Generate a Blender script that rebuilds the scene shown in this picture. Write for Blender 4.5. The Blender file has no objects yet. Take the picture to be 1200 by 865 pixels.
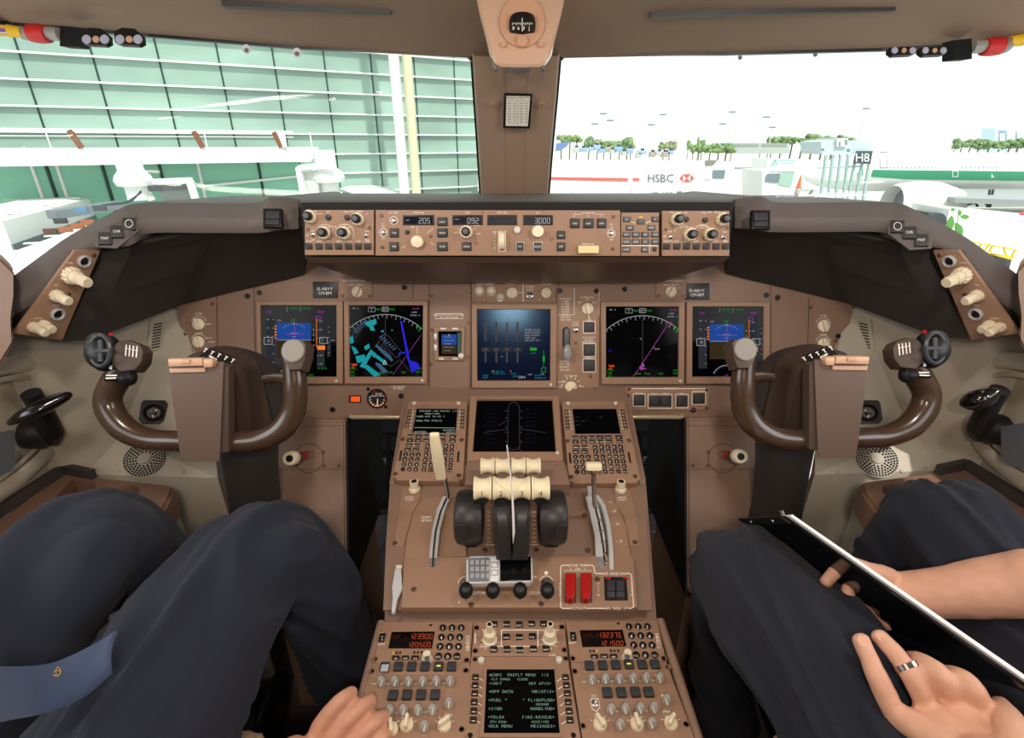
import bpy, bmesh, math, random
from mathutils import Vector as V, Matrix as Mx
random.seed(7)
SC = bpy.context.scene
C = SC.collection
sin, cos, PI = math.sin, math.cos, math.pi
# ---------------------------------------------------------------- camera frame (1200 x 865)
F, PX, PY = 600.0, 600.0, 432.5
TH, YAW = math.radians(23.8), 0.0085
CAM = V((-.02, 0, 1.30))
fw = V((sin(YAW)*cos(TH), cos(YAW)*cos(TH), -sin(TH)))
rt = V((cos(YAW), -sin(YAW), 0))
upv = rt.cross(fw)
def ray(u, v): return fw + rt*((u-PX)/F) + upv*((PY-v)/F)
def at(u, v, t): return CAM + ray(u, v)*t
def atz(u, v, z):
    r = ray(u, v); return CAM + r*((z-CAM.z)/r.z)
def aty(u, v, y):
    r = ray(u, v); return CAM + r*(y/r.y)
def mir(p): return V((-p.x, p.y, p.z))
# ---------------------------------------------------------------- materials
MATS = {}
def mat(name, col, rough=.55, metal=0, bump=0, bscale=300, emit=None, es=1, spec=.5, var=0, vscale=40, coat=0, alpha=1, trans=0, ior=1.45, sheen=0, tint=(1,1,1)):
    if name in MATS: return MATS[name]
    m = bpy.data.materials.new(name); m.use_nodes = True
    nt = m.node_tree; b = nt.nodes['Principled BSDF']
    def s(k, v):
        if k in b.inputs: b.inputs[k].default_value = v
    c = tuple(((x/12.92) if x <= .04045 else ((x+.055)/1.055)**2.4) for x in [q/255 for q in col]) + (1,)
    s('Base Color', c); s('Roughness', rough); s('Metallic', metal); s('Specular IOR Level', spec)
    s('Specular Tint', tint+(1,)); s('Coat Weight', coat); s('Coat Roughness', .12); s('Alpha', alpha); s('Transmission Weight', trans); s('IOR', ior); s('Sheen Weight', sheen)
    if emit:
        e = tuple((q/255)**2.2 for q in emit) + (1,)
        s('Emission Color', e); s('Emission Strength', es)
    if var or bump:
        tc = nt.nodes.new('ShaderNodeTexCoord')
    if var:
        n = nt.nodes.new('ShaderNodeTexNoise'); n.inputs['Scale'].default_value = vscale; n.inputs['Detail'].default_value = 6
        nt.links.new(tc.outputs['Object'], n.inputs['Vector'])
        mp = nt.nodes.new('ShaderNodeMapRange'); mp.inputs[1].default_value = .3; mp.inputs[2].default_value = .7
        mp.inputs[3].default_value = 1-var; mp.inputs[4].default_value = 1+var
        nt.links.new(n.outputs[0], mp.inputs[0])
        mx = nt.nodes.new('ShaderNodeVectorMath'); mx.operation = 'SCALE'; mx.inputs[0].default_value = c[:3]
        nt.links.new(mp.outputs[0], mx.inputs['Scale']); nt.links.new(mx.outputs[0], b.inputs['Base Color'])
    if bump:
        n2 = nt.nodes.new('ShaderNodeTexNoise'); n2.inputs['Scale'].default_value = bscale; n2.inputs['Detail'].default_value = 3
        nt.links.new(tc.outputs['Object'], n2.inputs['Vector'])
        bp = nt.nodes.new('ShaderNodeBump'); bp.inputs['Strength'].default_value = bump; bp.inputs['Distance'].default_value = .002
        nt.links.new(n2.outputs[0], bp.inputs['Height']); nt.links.new(bp.outputs[0], b.inputs['Normal'])
    MATS[name] = m
    return m
BROWN = mat('brown_panel_paint', (142,114,97), .5, bump=.15, bscale=900, var=.04, vscale=30)
BROWN2 = mat('brown_unit_paint', (155,122,99), .5, bump=.15, bscale=900, var=.04, vscale=30)
DBROWN = mat('dark_brown_plastic', (88,68,56), .35, bump=.08, bscale=500, spec=.5)
PAD = mat('grey_brown_padding', (104,95,92), .6, bump=.25, bscale=700, var=.05, vscale=12)
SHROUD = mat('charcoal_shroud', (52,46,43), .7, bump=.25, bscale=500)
CREAM = mat('cream_wall_paint', (172,162,146), .6, bump=.12, bscale=600, var=.03, vscale=8)
HEAD = mat('headliner_tan', (150,126,106), .8, bump=.2, bscale=500, var=.04, vscale=6)
IVORY = mat('ivory_plastic', (232,218,188), .35, var=.03, vscale=60)
WHITEK = mat('white_knob', (214,208,196), .35)
BLACK = mat('black_plastic', (22,22,23), .4)
BLACKM = mat('matt_black', (16,16,17), .75)
CHAR = mat('charcoal_button', (52,54,58), .5)
GREYB = mat('grey_button', (88,92,96), .45)
DKEY = mat('dark_key', (46,36,32), .4)
CHROME = mat('brushed_steel', (190,190,190), .28, metal=1)
SILVER = mat('silver_paint', (206,207,208), .32, metal=.25)
BRASS = mat('tan_metal', (214,172,142), .4, metal=.15)
GLASSB = mat('black_screen_glass', (7,7,9), .10, spec=.12)
INK = mat('white_lettering', (236,230,220), .6, emit=(236,225,205), es=.12)
BLKINK = mat('black_lettering', (20,20,20), .6)
RED = mat('red_plastic', (170,24,20), .3)
YEL = mat('yellow_tape', (235,190,40), .5)
SCREW = mat('screw_brown', (120,92,76), .35, metal=.6)
SCREWB = mat('screw_black', (40,38,40), .35, metal=.5)
NAVY = mat('navy_wool', (33,38,53), .95, bump=.35, bscale=1600, sheen=.06, var=.06, vscale=5)
NAVY2 = mat('charcoal_navy_wool', (31,35,47), .95, bump=.35, bscale=1600, sheen=.06, var=.06, vscale=5)
TIE = mat('blue_tie_silk', (60,78,112), .55, bump=.2, bscale=1400, sheen=.3)
SKIN = mat('skin', (205,150,124), .5, var=.07, vscale=45, bump=.2, bscale=300)
SKIN2 = mat('skin_pale', (212,162,136), .5, var=.06, vscale=45, bump=.2, bscale=300)
SHIRT = mat('white_shirt', (215,216,220), .8)
CARPET = mat('carpet_grey_brown', (74,62,60), 1, bump=.8, bscale=1200, var=.25, vscale=500)
def glow(name, col, es=1.0): return mat(name, tuple(c*.35 for c in col), .5, emit=col, es=es, spec=.1)
G_W = glow('glow_white', (190,190,196), .6); G_G = glow('glow_green', (30,190,50), .5); G_M = glow('glow_magenta', (190,70,190), .5)
G_C = glow('glow_cyan', (30,170,180), .6); G_B = glow('glow_blue', (36,40,215), .75); G_A = glow('glow_amber', (255,130,50), .8)
G_SKY = glow('glow_sky_blue', (30,78,165), .65); G_GND = glow('glow_ground_brown', (60,48,26), .6); G_GRY = glow('glow_grey', (44,48,54), .7)
G_STEEL = glow('glow_steel', (66,98,130), .7); G_OR = glow('glow_orange', (255,90,30), 1.2); G_RD = glow('glow_red', (245,70,45), 1.0)
G_DIM = glow('glow_dim_violet', (40,38,66), .3); G_DG = glow('glow_dim_grey', (92,86,94), .4); G_PALE = glow('glow_pale_green', (190,215,200), .7)
# ---------------------------------------------------------------- mesh builders
CACHE = {}
def new_mesh(bm, m, name='mesh', smooth=True, ang=35):
    me = bpy.data.meshes.new(name)
    bmesh.ops.recalc_face_normals(bm, faces=bm.faces)
    if smooth:
        for f in bm.faces: f.smooth = True
        a = math.radians(ang)
        for e in bm.edges:
            e.smooth = not (len(e.link_faces) == 2 and e.calc_face_angle(0) > a)
    bm.to_mesh(me); bm.free()
    me.materials.append(m)
    return me
def cached(key, fn):
    if key not in CACHE: CACHE[key] = fn()
    return CACHE[key]
def bm_box(w, h, d, bev=.001, seg=2, z0=0, taper=0):
    bm = bmesh.new(); bmesh.ops.create_cube(bm, size=1)
    for v in bm.verts:
        k = 1-taper if v.co.z > 0 else 1
        v.co = V((v.co.x*w*k, v.co.y*h*k, v.co.z*d + d/2 + z0))
    if bev > 0:
        bmesh.ops.bevel(bm, geom=bm.edges[:], offset=min(bev, w*.45, h*.45, d*.45), segments=seg, affect='EDGES', profile=.6)
    return bm
def m_box(w, h, d, m, bev=.001, seg=2, taper=0, z0=0):
    k = ('box', round(w,5), round(h,5), round(d,5), bev, seg, taper, z0, m.name)
    return cached(k, lambda: new_mesh(bm_box(w, h, d, bev, seg, z0, taper), m))
def bm_lathe(prof, seg=24, sc=(1,1)):
    """prof: list of (r, z); closed with caps"""
    bm = bmesh.new(); rings = []
    for r, z in prof:
        if r <= 1e-6: rings.append([bm.verts.new((0,0,z))])
        else: rings.append([bm.verts.new((r*cos(2*PI*i/seg)*sc[0], r*sin(2*PI*i/seg)*sc[1], z)) for i in range(seg)])
    for a, b in zip(rings, rings[1:]):
        if len(a) == 1 and len(b) == 1: continue
        for i in range(seg):
            j = (i+1) % seg
            if len(a) == 1: bm.faces.new((a[0], b[i], b[j]))
            elif len(b) == 1: bm.faces.new((a[i], a[j], b[0]))
            else: bm.faces.new((a[i], a[j], b[j], b[i]))
    for r in (rings[0], rings[-1]):
        if len(r) > 1: bm.faces.new(r)
    return bm
def m_lathe(prof, m, seg=24, sc=(1,1)):
    k = ('lathe', tuple((round(a,5), round(b,5)) for a, b in prof), seg, sc, m.name)
    return cached(k, lambda: new_mesh(bm_lathe(prof, seg, sc), m))
def bm_rings(rings, closed_ends=True, bm=None, loop=False):
    bm = bm or bmesh.new()
    vs = [[bm.verts.new(p) for p in r] for r in rings]
    n = len(vs[0])
    prs = list(zip(vs, vs[1:]))
    if loop: prs.append((vs[-1], vs[0]))
    for a, b in prs:
        for i in range(n):
            j = (i+1) % n
            bm.faces.new((a[i], a[j], b[j], b[i]))
    if closed_ends and not loop:
        bm.faces.new(vs[0]); bm.faces.new(vs[-1][::-1])
    return bm
def catmull(pts, n=6):
    """pts: list of vectors (any length tuple) -> smooth interpolation"""
    out = []
    P = [pts[0]] + list(pts) + [pts[-1]]
    for i in range(1, len(P)-2):
        for k in range(n):
            t = k/n
            q = []
            for a, b, c, d in zip(P[i-1], P[i], P[i+1], P[i+2]):
                q.append(.5*((2*b) + (-a+c)*t + (2*a-5*b+4*c-d)*t*t + (-a+3*b-3*c+d)*t**3))
            out.append(tuple(q))
    out.append(tuple(pts[-1]))
    return out
def tube_rings(path, rad, seg=12, flat=1.0, ref=V((0,0,1)), roundend=False):
    """path: list of V; rad: list of radii (or (ra, rb)); returns rings"""
    rings = []
    n = len(path)
    a0 = None
    for i in range(n):
        d = (path[min(i+1, n-1)] - path[max(i-1, 0)]).normalized()
        if a0 is None:
            a = ref.cross(d)
            if a.length < 1e-3: a = V((1,0,0)).cross(d)
            a.normalize()
        else:
            a = (a0 - d*a0.dot(d)).normalized()
        a0 = a; b = d.cross(a)
        r = rad[i] if isinstance(rad, (list, tuple)) else rad
        ra, rb = r if isinstance(r, (list, tuple)) else (r, r*flat)
        rings.append([path[i] + a*(ra*cos(2*PI*k/seg)) + b*(rb*sin(2*PI*k/seg)) for k in range(seg)])
    return rings
def bm_tube(path, rad, seg=12, flat=1.0, ref=V((0,0,1)), bm=None):
    return bm_rings(tube_rings([V(p) for p in path], rad, seg, flat, ref), True, bm)
def smooth_tube(pts, seg=12, n=6, flat=1.0, ref=V((0,0,1)), bm=None):
    """pts: (x,y,z,r) control points"""
    q = catmull([tuple(p) for p in pts], n)
    return bm_tube([V(p[:3]) for p in q], [p[3] for p in q], seg, flat, ref, bm)
def bm_prism(pts, d, bev=0, z0=0, bm=None, holes=None):
    """extrude a 2D polygon along z"""
    nb = bmesh.new()
    vs = [nb.verts.new((x, y, z0)) for x, y in pts]
    f = nb.faces.new(vs)
    r = bmesh.ops.extrude_face_region(nb, geom=[f])
    for g in r['geom']:
        if isinstance(g, bmesh.types.BMVert): g.co.z += d
    if bev:
        top = [e for e in nb.edges if all(abs(v.co.z-z0-d) < 1e-7 for v in e.verts)]
        bmesh.ops.bevel(nb, geom=top, offset=bev, segments=2, affect='EDGES', profile=.6)
    if bm is None: return nb
    me = bpy.data.meshes.new('t'); nb.to_mesh(me); nb.free(); bm.from_mesh(me); bpy.data.meshes.remove(me)
    return bm
def bm_merge(bm, other, M=None):
    me = bpy.data.meshes.new('t'); other.to_mesh(me); other.free()
    if M is not None: me.transform(M)
    bm.from_mesh(me); bpy.data.meshes.remove(me)
    return bm
def solid_poly(pts3, off, bm=None):
    """closed slab from a 3D polygon and an offset vector"""
    bm = bm or bmesh.new()
    a = [bm.verts.new(p) for p in pts3]; b = [bm.verts.new(p+off) for p in pts3]
    bm.faces.new(a); bm.faces.new(b[::-1])
    for i in range(len(a)):
        j = (i+1) % len(a); bm.faces.new((a[j], a[i], b[i], b[j]))
    return bm
def bm_bar(p, q, w, h, bm=None, ref=V((0,0,1))):
    """rectangular bar between two points"""
    p, q = V(p), V(q); d = (q-p).normalized(); a = ref.cross(d)
    if a.length < 1e-4: a = V((1,0,0)).cross(d)
    a.normalize(); b = d.cross(a)
    rs = [[c + a*(sx*w/2) + b*(sy*h/2) for sx, sy in ((-1,-1),(1,-1),(1,1),(-1,1))] for c in (p, q)]
    return bm_rings(rs, True, bm)
# ---------------------------------------------------------------- objects
def thing(name, label, cat, loc=(0,0,0), group=None):
    o = bpy.data.objects.new(name, None); C.objects.link(o); o.location = loc
    o.empty_display_size = .02
    o['label'] = label; o['category'] = cat
    if group: o['group'] = group
    return o
def tag(o, label, cat, group=None, kind=None):
    o['label'] = label; o['category'] = cat
    if group: o['group'] = group
    if kind: o['kind'] = kind
    return o
def worldm(o):
    M = Mx.LocRotScale(o.location, o.rotation_euler, o.scale)
    if o.parent: M = worldm(o.parent) @ o.matrix_parent_inverse @ M
    return M
def put(name, me, M=None, parent=None, label=None):
    """link mesh me at world matrix M under parent"""
    o = bpy.data.objects.new(name, me); C.objects.link(o)
    if M is None: M = Mx.Identity(4)
    if parent is not None:
        o.parent = parent
        o.matrix_parent_inverse = worldm(parent).inverted()
    o.matrix_basis = M
    if label: o['label'] = label
    return o
def putbm(name, bm, m, parent=None, label=None, smooth=True, ang=35, M=None, center=True):
    me = new_mesh(bm, m, name, smooth, ang)
    if M is None and center and len(me.vertices):
        c = V((0,0,0))
        lo = V((1e9,)*3); hi = V((-1e9,)*3)
        for v in me.vertices:
            for i in range(3):
                lo[i] = min(lo[i], v.co[i]); hi[i] = max(hi[i], v.co[i])
        c = (lo+hi)/2
        me.transform(Mx.Translation(-c)); M = Mx.Translation(c)
    return put(name, me, M, parent, label)
def struct(o):
    o['kind'] = 'structure'; return o
def copy_tree(o, T, parent=None, label=None):
    """copy a thing and its parts, moved by world transform T"""
    c = o.copy(); C.objects.link(c)
    if parent is None:
        M = T @ worldm(o); c.matrix_basis = M
    else:
        inv = o.matrix_parent_inverse.copy(); c.parent = parent; c.matrix_parent_inverse = inv; c.matrix_basis = o.matrix_basis.copy()
    for ch in list(o.children): copy_tree(ch, T, c)
    if label: c['label'] = label
    return c
# ---------------------------------------------------------------- surfaces
class Surf:
    def __init__(s, p0, n, X=None):
        s.p0 = V(p0); s.n = V(n).normalized()
        s.X = (V(X) if X is not None else V((0,0,1)).cross(s.n)*-1)
        if X is None:
            s.X = V((0,0,1)).cross(s.n)
            if s.X.length < 1e-3: s.X = V((1,0,0))
        s.X = (s.X - s.n*s.X.dot(s.n)).normalized()
        s.Y = s.n.cross(s.X)
        s.M = Mx((( s.X.x, s.Y.x, s.n.x, s.p0.x), (s.X.y, s.Y.y, s.n.y, s.p0.y), (s.X.z, s.Y.z, s.n.z, s.p0.z), (0,0,0,1)))
    def p(s, u, v, h=0):
        r = ray(u, v); k = (s.p0 + s.n*h - CAM).dot(s.n)/r.dot(s.n)
        return CAM + r*k
    def loc(s, u, v, h=0):
        d = s.p(u, v, h)-s.p0; return (d.dot(s.X), d.dot(s.Y))
    def fr(s, u, v, h=0, rot=0):
        x, y = s.loc(u, v, h)
        return s.M @ Mx.Translation((x, y, h)) @ Mx.Rotation(rot, 4, 'Z')
    def sz(s, u, v, px): return (s.p(u+px/2, v)-s.p(u-px/2, v)).length
    def rect(s, u0, v0, u1, v1, h=0):
        um, vm = (u0+u1)/2, (v0+v1)/2
        w = (s.p(u1, vm, h)-s.p(u0, vm, h)).length
        hh = (s.p(um, v1, h)-s.p(um, v0, h)).length
        return w, hh, s.fr(um, (v0+v1)/2, h)
    def shift(s, h): return Surf(s.p0+s.n*h, s.n, s.X)
# glyphs -----------------------------------------------------------------
GLY = {}
def _glyphs():
    chars = 'ABCDEFGHIJKLMNOPQRSTUVWXYZ0123456789/-.<>+*=:()&%'
    obs = []
    for ch in chars:
        cu = bpy.data.curves.new('g', 'FONT'); cu.body = ch; cu.size = 1; cu.resolution_u = 2
        o = bpy.data.objects.new('g', cu); C.objects.link(o); obs.append((ch, o, cu))
    dg = bpy.context.evaluated_depsgraph_get()
    for ch, o, cu in obs:
        e = o.evaluated_get(dg); me = e.to_mesh()
        vs = [(v.co.x, v.co.y) for v in me.vertices]; fs = [tuple(p.vertices) for p in me.polygons]
        x0 = min(a for a, b in vs); x1 = max(a for a, b in vs)
        GLY[ch] = ([(a-x0, b) for a, b in vs], fs, x1-x0)
        e.to_mesh_clear()
    for ch, o, cu in obs:
        bpy.data.objects.remove(o); bpy.data.curves.remove(cu)
_glyphs()
CAPH = .70
class Ink:
    """flat marks (lettering, lines, shapes) on a surface, one raised mesh"""
    def __init__(s, surf, h=.0004):
        s.s = surf; s.h = h; s.v = []; s.f = []
    def _add(s, pts, faces, h=None):
        n = len(s.v); hh = s.h if h is None else h
        s.v += [(x, y, hh) for x, y in pts]; s.f += [tuple(i+n for i in f) for f in faces]
    def poly(s, px, h=None):
        hh = s.h if h is None else h
        s._add([s.s.loc(u, v, hh) for u, v in px], [tuple(range(len(px)))], h)
    def rect(s, u0, v0, u1, v1, h=None): s.poly([(u0,v1),(u1,v1),(u1,v0),(u0,v0)], h)
    def line(s, px, w=.8, h=None, close=False):
        if close: px = list(px)+[px[0]]
        for (a, b), (c, d) in zip(px, px[1:]):
            L = math.hypot(c-a, d-b)
            if L < 1e-6: continue
            nx, ny = -(d-b)/L*w/2, (c-a)/L*w/2
            s.poly([(a+nx,b+ny),(a-nx,b-ny),(c-nx,d-ny),(c+nx,d+ny)], h)
    def box(s, u0, v0, u1, v1, w=.8, h=None): s.line([(u0,v0),(u1,v0),(u1,v1),(u0,v1)], w, h, True)
    def circ(s, u, v, r, n=14, h=None): s.poly([(u+r*cos(2*PI*k/n), v+r*sin(2*PI*k/n)) for k in range(n)], h)
    def arc(s, u, v, r, a0, a1, w=.8, n=16, h=None):
        s.line([(u+r*cos(math.radians(a0+(a1-a0)*k/n)), v-r*sin(math.radians(a0+(a1-a0)*k/n))) for k in range(n+1)], w, h)
    def text(s, t, u, v, px, al='c', h=None, rot=0, mono=0, sx=1.0):
        """cap height px pixels, centred vertically on v"""
        hh = s.h if h is None else h
        k = px/CAPH
        items = []; x = 0
        for ch in t:
            if mono:
                if ch in GLY:
                    g = GLY[ch]; items.append((x+(mono-g[2])/2, ch))
                x += mono
            elif ch == ' ' or ch not in GLY: x += .33
            else:
                items.append((x, ch)); x += GLY[ch][2]+.09
        W = x*k*sx; off = {'c': -W/2, 'l': 0, 'r': -W}[al]
        cr, sr = cos(rot), sin(rot)
        for gx, ch in items:
            vs, fs, w = GLY[ch]
            pts = []
            for a, b in vs:
                lx = off+(gx+a)*k*sx; ly = -(b-CAPH/2)*k
                pts.append(s.s.loc(u+lx*cr-ly*sr, v+lx*sr+ly*cr, hh))
            s._add(pts, fs, h)
    SEG = {'0':'abcdef','1':'bc','2':'abged','3':'abgcd','4':'fgbc','5':'afgcd','6':'afgedc','7':'abc','8':'abcdefg','9':'abcfgd',
           'V':'fbedc','H':'fbgec','F':'afge','L':'fed','R':'afbgec','M':'efabc','T':'afe','E':'afged'}
    def seg(s, t, u, v, px, w=None, adv=None, h=None, lw=1.0):
        """seven-segment figures; u = left edge"""
        w = w or px*.55; adv = adv or px*.85
        for ch in t:
            if ch == '.':
                s.rect(u-adv*.22, v+px/2-lw, u-adv*.22+lw, v+px/2, h); continue
            L = {'a':((0,-1),(1,-1)),'b':((1,-1),(1,0)),'c':((1,0),(1,1)),'d':((0,1),(1,1)),'e':((0,0),(0,1)),'f':((0,-1),(0,0)),'g':((0,0),(1,0))}
            for q in s.SEG.get(ch, ''):
                (a, b), (c, d) = L[q]
                s.line([(u+a*w, v+b*px/2),(u+c*w, v+d*px/2)], lw, h)
            u += adv
    def build(s, name, m, parent=None, label=None):
        if not s.v: return None
        me = bpy.data.meshes.new(name); me.from_pydata(s.v, [], s.f); me.materials.append(m)
        return put(name, me, s.s.M, parent, label)
# controls ---------------------------------------------------------------
def knob_round(r, h, m, cap=None):
    return m_lathe([(r,0),(r,h*.75),(r*.92,h*.92),(r*.75,h),(0,h)], m, 20)
def k_pointer(r, h, m):
    """round skirt with a grip bar"""
    def f():
        bm = bm_lathe([(r,0),(r,h*.3),(r*.85,h*.42),(0,h*.42)], 22)
        bm_merge(bm, bm_box(r*.55, r*1.9, h*.65, r*.18, 2, h*.35))
        return new_mesh(bm, m)
    return cached(('kp', round(r,4), round(h,4), m.name), f)
def k_flute(r, h, m):
    def f():
        bm = bmesh.new(); seg = 36; rings = []
        for rr, z in ((1,0),(1,.8),(.9,1)):
            rings.append([V((r*rr*(1+(.05 if k % 3 else -.06))*cos(2*PI*k/seg), r*rr*(1+(.05 if k % 3 else -.06))*sin(2*PI*k/seg), h*z)) for k in range(seg)])
        return new_mesh(bm_rings(rings), m)
    return cached(('kf', round(r,4), round(h,4), m.name), f)
def knob(surf, u, v, px, parent, m=IVORY, style='round', h=None, rot=0, name='knob', cap=None, hk=1.3):
    r = surf.sz(u, v, px)/2; h = h or r*hk
    me = {'round': knob_round, 'pointer': k_pointer, 'flute': k_flute}[style](round(r,4), round(h,4), m)
    o = put(name, me, surf.fr(u, v, 0, rot), parent)
    if cap:
        put('cap', knob_round(round(r*.62,4), round(h*.45,4), cap), surf.fr(u, v, 0, rot) @ Mx.Translation((0,0,h*.98)), o)
    return o
def dual_knob(surf, u, v, px, parent, inner=BLACK, top=GREYB):
    """ivory knurled ring, with a dark-topped inner knob standing up"""
    r = round(surf.sz(u, v, px)/2, 4)
    o = put('knob', k_flute(r, round(r*.8,4), IVORY), surf.fr(u, v), parent)
    put('inner_knob', knob_round(round(r*.68,4), round(r*1.3,4), inner), surf.fr(u, v) @ Mx.Translation((0,0,r*.75)), o)
    put('cap', knob_round(round(r*.4,4), round(r*.12,4), top), surf.fr(u, v) @ Mx.Translation((0,0,r*2.0)), o)
    return o
def button(surf, u0, v0, u1, v1, parent, m=CHAR, d=.004, name='button', frame=None, bev=.0012, label=None):
    w, h, M = surf.rect(u0, v0, u1, v1)
    w, h = round(w, 4), round(h, 4)
    o = put(name, m_box(w, h, d, m, bev), M, parent, label)
    if frame:
        put('button_frame', m_box(round(w*1.18,4), round(h*1.14,4), d*.45, frame, .0006), M, parent)
    return o
def screws(surf, pts, parent, px=5, m=SCREW, name='screw'):
    for u, v in pts:
        r = round(surf.sz(u, v, px)/2, 4)
        put(name, m_lathe([(r,0),(r,r*.35),(r*.8,r*.55),(r*.3,r*.55),(r*.28,r*.25),(0,r*.25)], m, 14), surf.fr(u, v), parent)
def toggle(surf, u, v, px, parent, m=CHROME, tip=WHITEK):
    r = round(surf.sz(u, v, px)/2, 4)
    o = put('toggle_switch', m_lathe([(r,0),(r,r*.3),(r*.7,r*.5),(0,r*.5)], m, 12), surf.fr(u, v), parent)
    put('lever', m_lathe([(r*.25,0),(r*.4,r*1.6),(r*.3,r*1.9),(0,r*2)], tip, 10), surf.fr(u, v) @ Mx.Rotation(.3, 4, 'X'), o)
    return o
def slab(surf, px, d, m, name, parent, bev=.0015, h0=0, label=None):
    """raised plate with the given pixel outline on the surface"""
    pts = [surf.loc(u, v, h0+d) for u, v in px]
    bm = bm_prism(pts, d, bev, h0)
    return put(name, new_mesh(bm, m, name, True, 30), surf.M, parent, label)
def sdist(surf, u0, v0, u1, v1): return (surf.p(u0,v0)-surf.p(u1,v1)).length
# main planes of the flight deck (world metres, floor at z=0)
def tilt(y, z, deg, x=0): a = math.radians(deg); return Surf((x, y, z+1.30), (0, -cos(a), sin(a)), (1,0,0))
S_MAIN = tilt(1.172, -.454, 20)
S_MCP = tilt(1.023, -.159, 12)
S_CDU = tilt(.887, -.640, 66.6)
S_QUAD = tilt(.887, -.645, 78)
S_RAD = Surf((0, .5, 1.30-.715), (0,0,1), (1,0,0))
# ================================================================ room shell
def quadbm(bm, pts):
    f = bm.faces.new([bm.verts.new(p) for p in pts]); return f
def slab3(name, pts, off, m, parent=None, smooth=False):
    return putbm(name, solid_poly([V(p) for p in pts], V(off)), m, parent, smooth=smooth)
def floor():
    struct(slab3('floor', [(-1.15,-.9,0),(1.15,-.9,0),(1.15,1.75,0),(-1.15,1.75,0)], (0,0,-.04), CARPET))
floor()
# side walls: faceted inner lining, mirrored left and right
def wall_pts(s):
    f = (lambda p: p) if s < 0 else mir
    V1 = at(208,345,1.27); V2 = at(140,512,1.11); V3 = at(101,556,1.06); V4 = at(255,560,1.13); V5 = at(218,345,1.30); V7 = at(252,522,1.19)
    X = -.955
    aft_low = V((X+.01, -.9, .66)); aft_top = V((X-.03, -.9, 1.02))
    top_f = V((V1.x-.04, V1.y+.05, 1.04)); top_m = at(16,375,.93); top_m = V((X-.01, top_m.y, 1.02))
    low_m = V((X+.01, V3.y-.02, .66))
    fl1 = V((V4.x+.02, V4.y-.02, 0)); fl2 = V((X+.01, V3.y-.02, 0)); fl3 = V((X+.01, -.9, 0))
    P = dict(V1=V1,V2=V2,V3=V3,V4=V4,V5=V5,V7=V7,al=aft_low,at=aft_top,tf=top_f,tm=top_m,lm=low_m,f1=fl1,f2=fl2,f3=fl3)
    return {k: f(p) for k, p in P.items()}
for s, nm in ((-1,'wall_left'),(1,'wall_right')):
    P = wall_pts(s); bm = bmesh.new()
    fs = [('V1','V2','V3','lm','tm'),('V1','tm','tf'),('V1','V2','V7'),('V1','V7','V5'),('V2','V7','V4','V3'),('V3','V4','f1','f2'),('lm','V3','f2'),('lm','f2','f3','al'),('tm','lm','al','at'),('V1','tf','V5')]
    vd = {k: bm.verts.new(p) for k, p in P.items()}
    for f in fs:
        try: bm.faces.new([vd[k] for k in f])
        except Exception as e: print('wallface', e)
    # give the lining thickness by extruding outwards
    me = new_mesh(bm, CREAM, nm, False)
    o = struct(put(nm, me)); md = o.modifiers.new('t', 'SOLIDIFY'); md.thickness = .03; md.offset = -1 if False else 1
    md.use_even_offset = False
# rear bulkhead, and the side walls above the sill with their side-window openings
struct(slab3('wall_back', [(-1.15,-.9,0),(1.15,-.9,0),(1.15,-.9,1.75),(-1.15,-.9,1.75)], (0,-.04,0), CREAM))
for s in (-1, 1):
    pts = [(-.1,1.62),(.62,1.60)]
    o = slab3('wall_upper', [(s*1.02,-.9,1.02),(s*1.02,-.12,1.02),(s*1.02,-.12,1.75),(s*1.02,-.9,1.75)], (s*.03,0,0), HEAD); o.name = 'wall_rear_left' if s < 0 else 'wall_rear_right'; struct(o)
    o = slab3('trim', [(s*1.02,-.12,1.52),(s*1.02,.72,1.47),(s*1.02,.72,1.75),(s*1.02,-.12,1.75)], (s*.03,0,0), HEAD); o.name = 'trim_6' if s < 0 else 'trim_7'; struct(o)
    o = slab3('trim', [(s*1.02,.66,1.02),(s*1.02,.76,1.02),(s*1.03,.72,1.75),(s*1.03,.62,1.75)], (s*.03,0,0), HEAD); o.name = 'trim_8' if s < 0 else 'trim_9'; struct(o)
# firewall behind the panels (dark), closes the nose under the windscreen
struct(slab3('wall_front', [(-1.15,1.68,0),(1.15,1.68,0),(1.15,1.68,1.0),(-1.15,1.68,1.0)], (0,.03,0), BLACKM))
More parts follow.
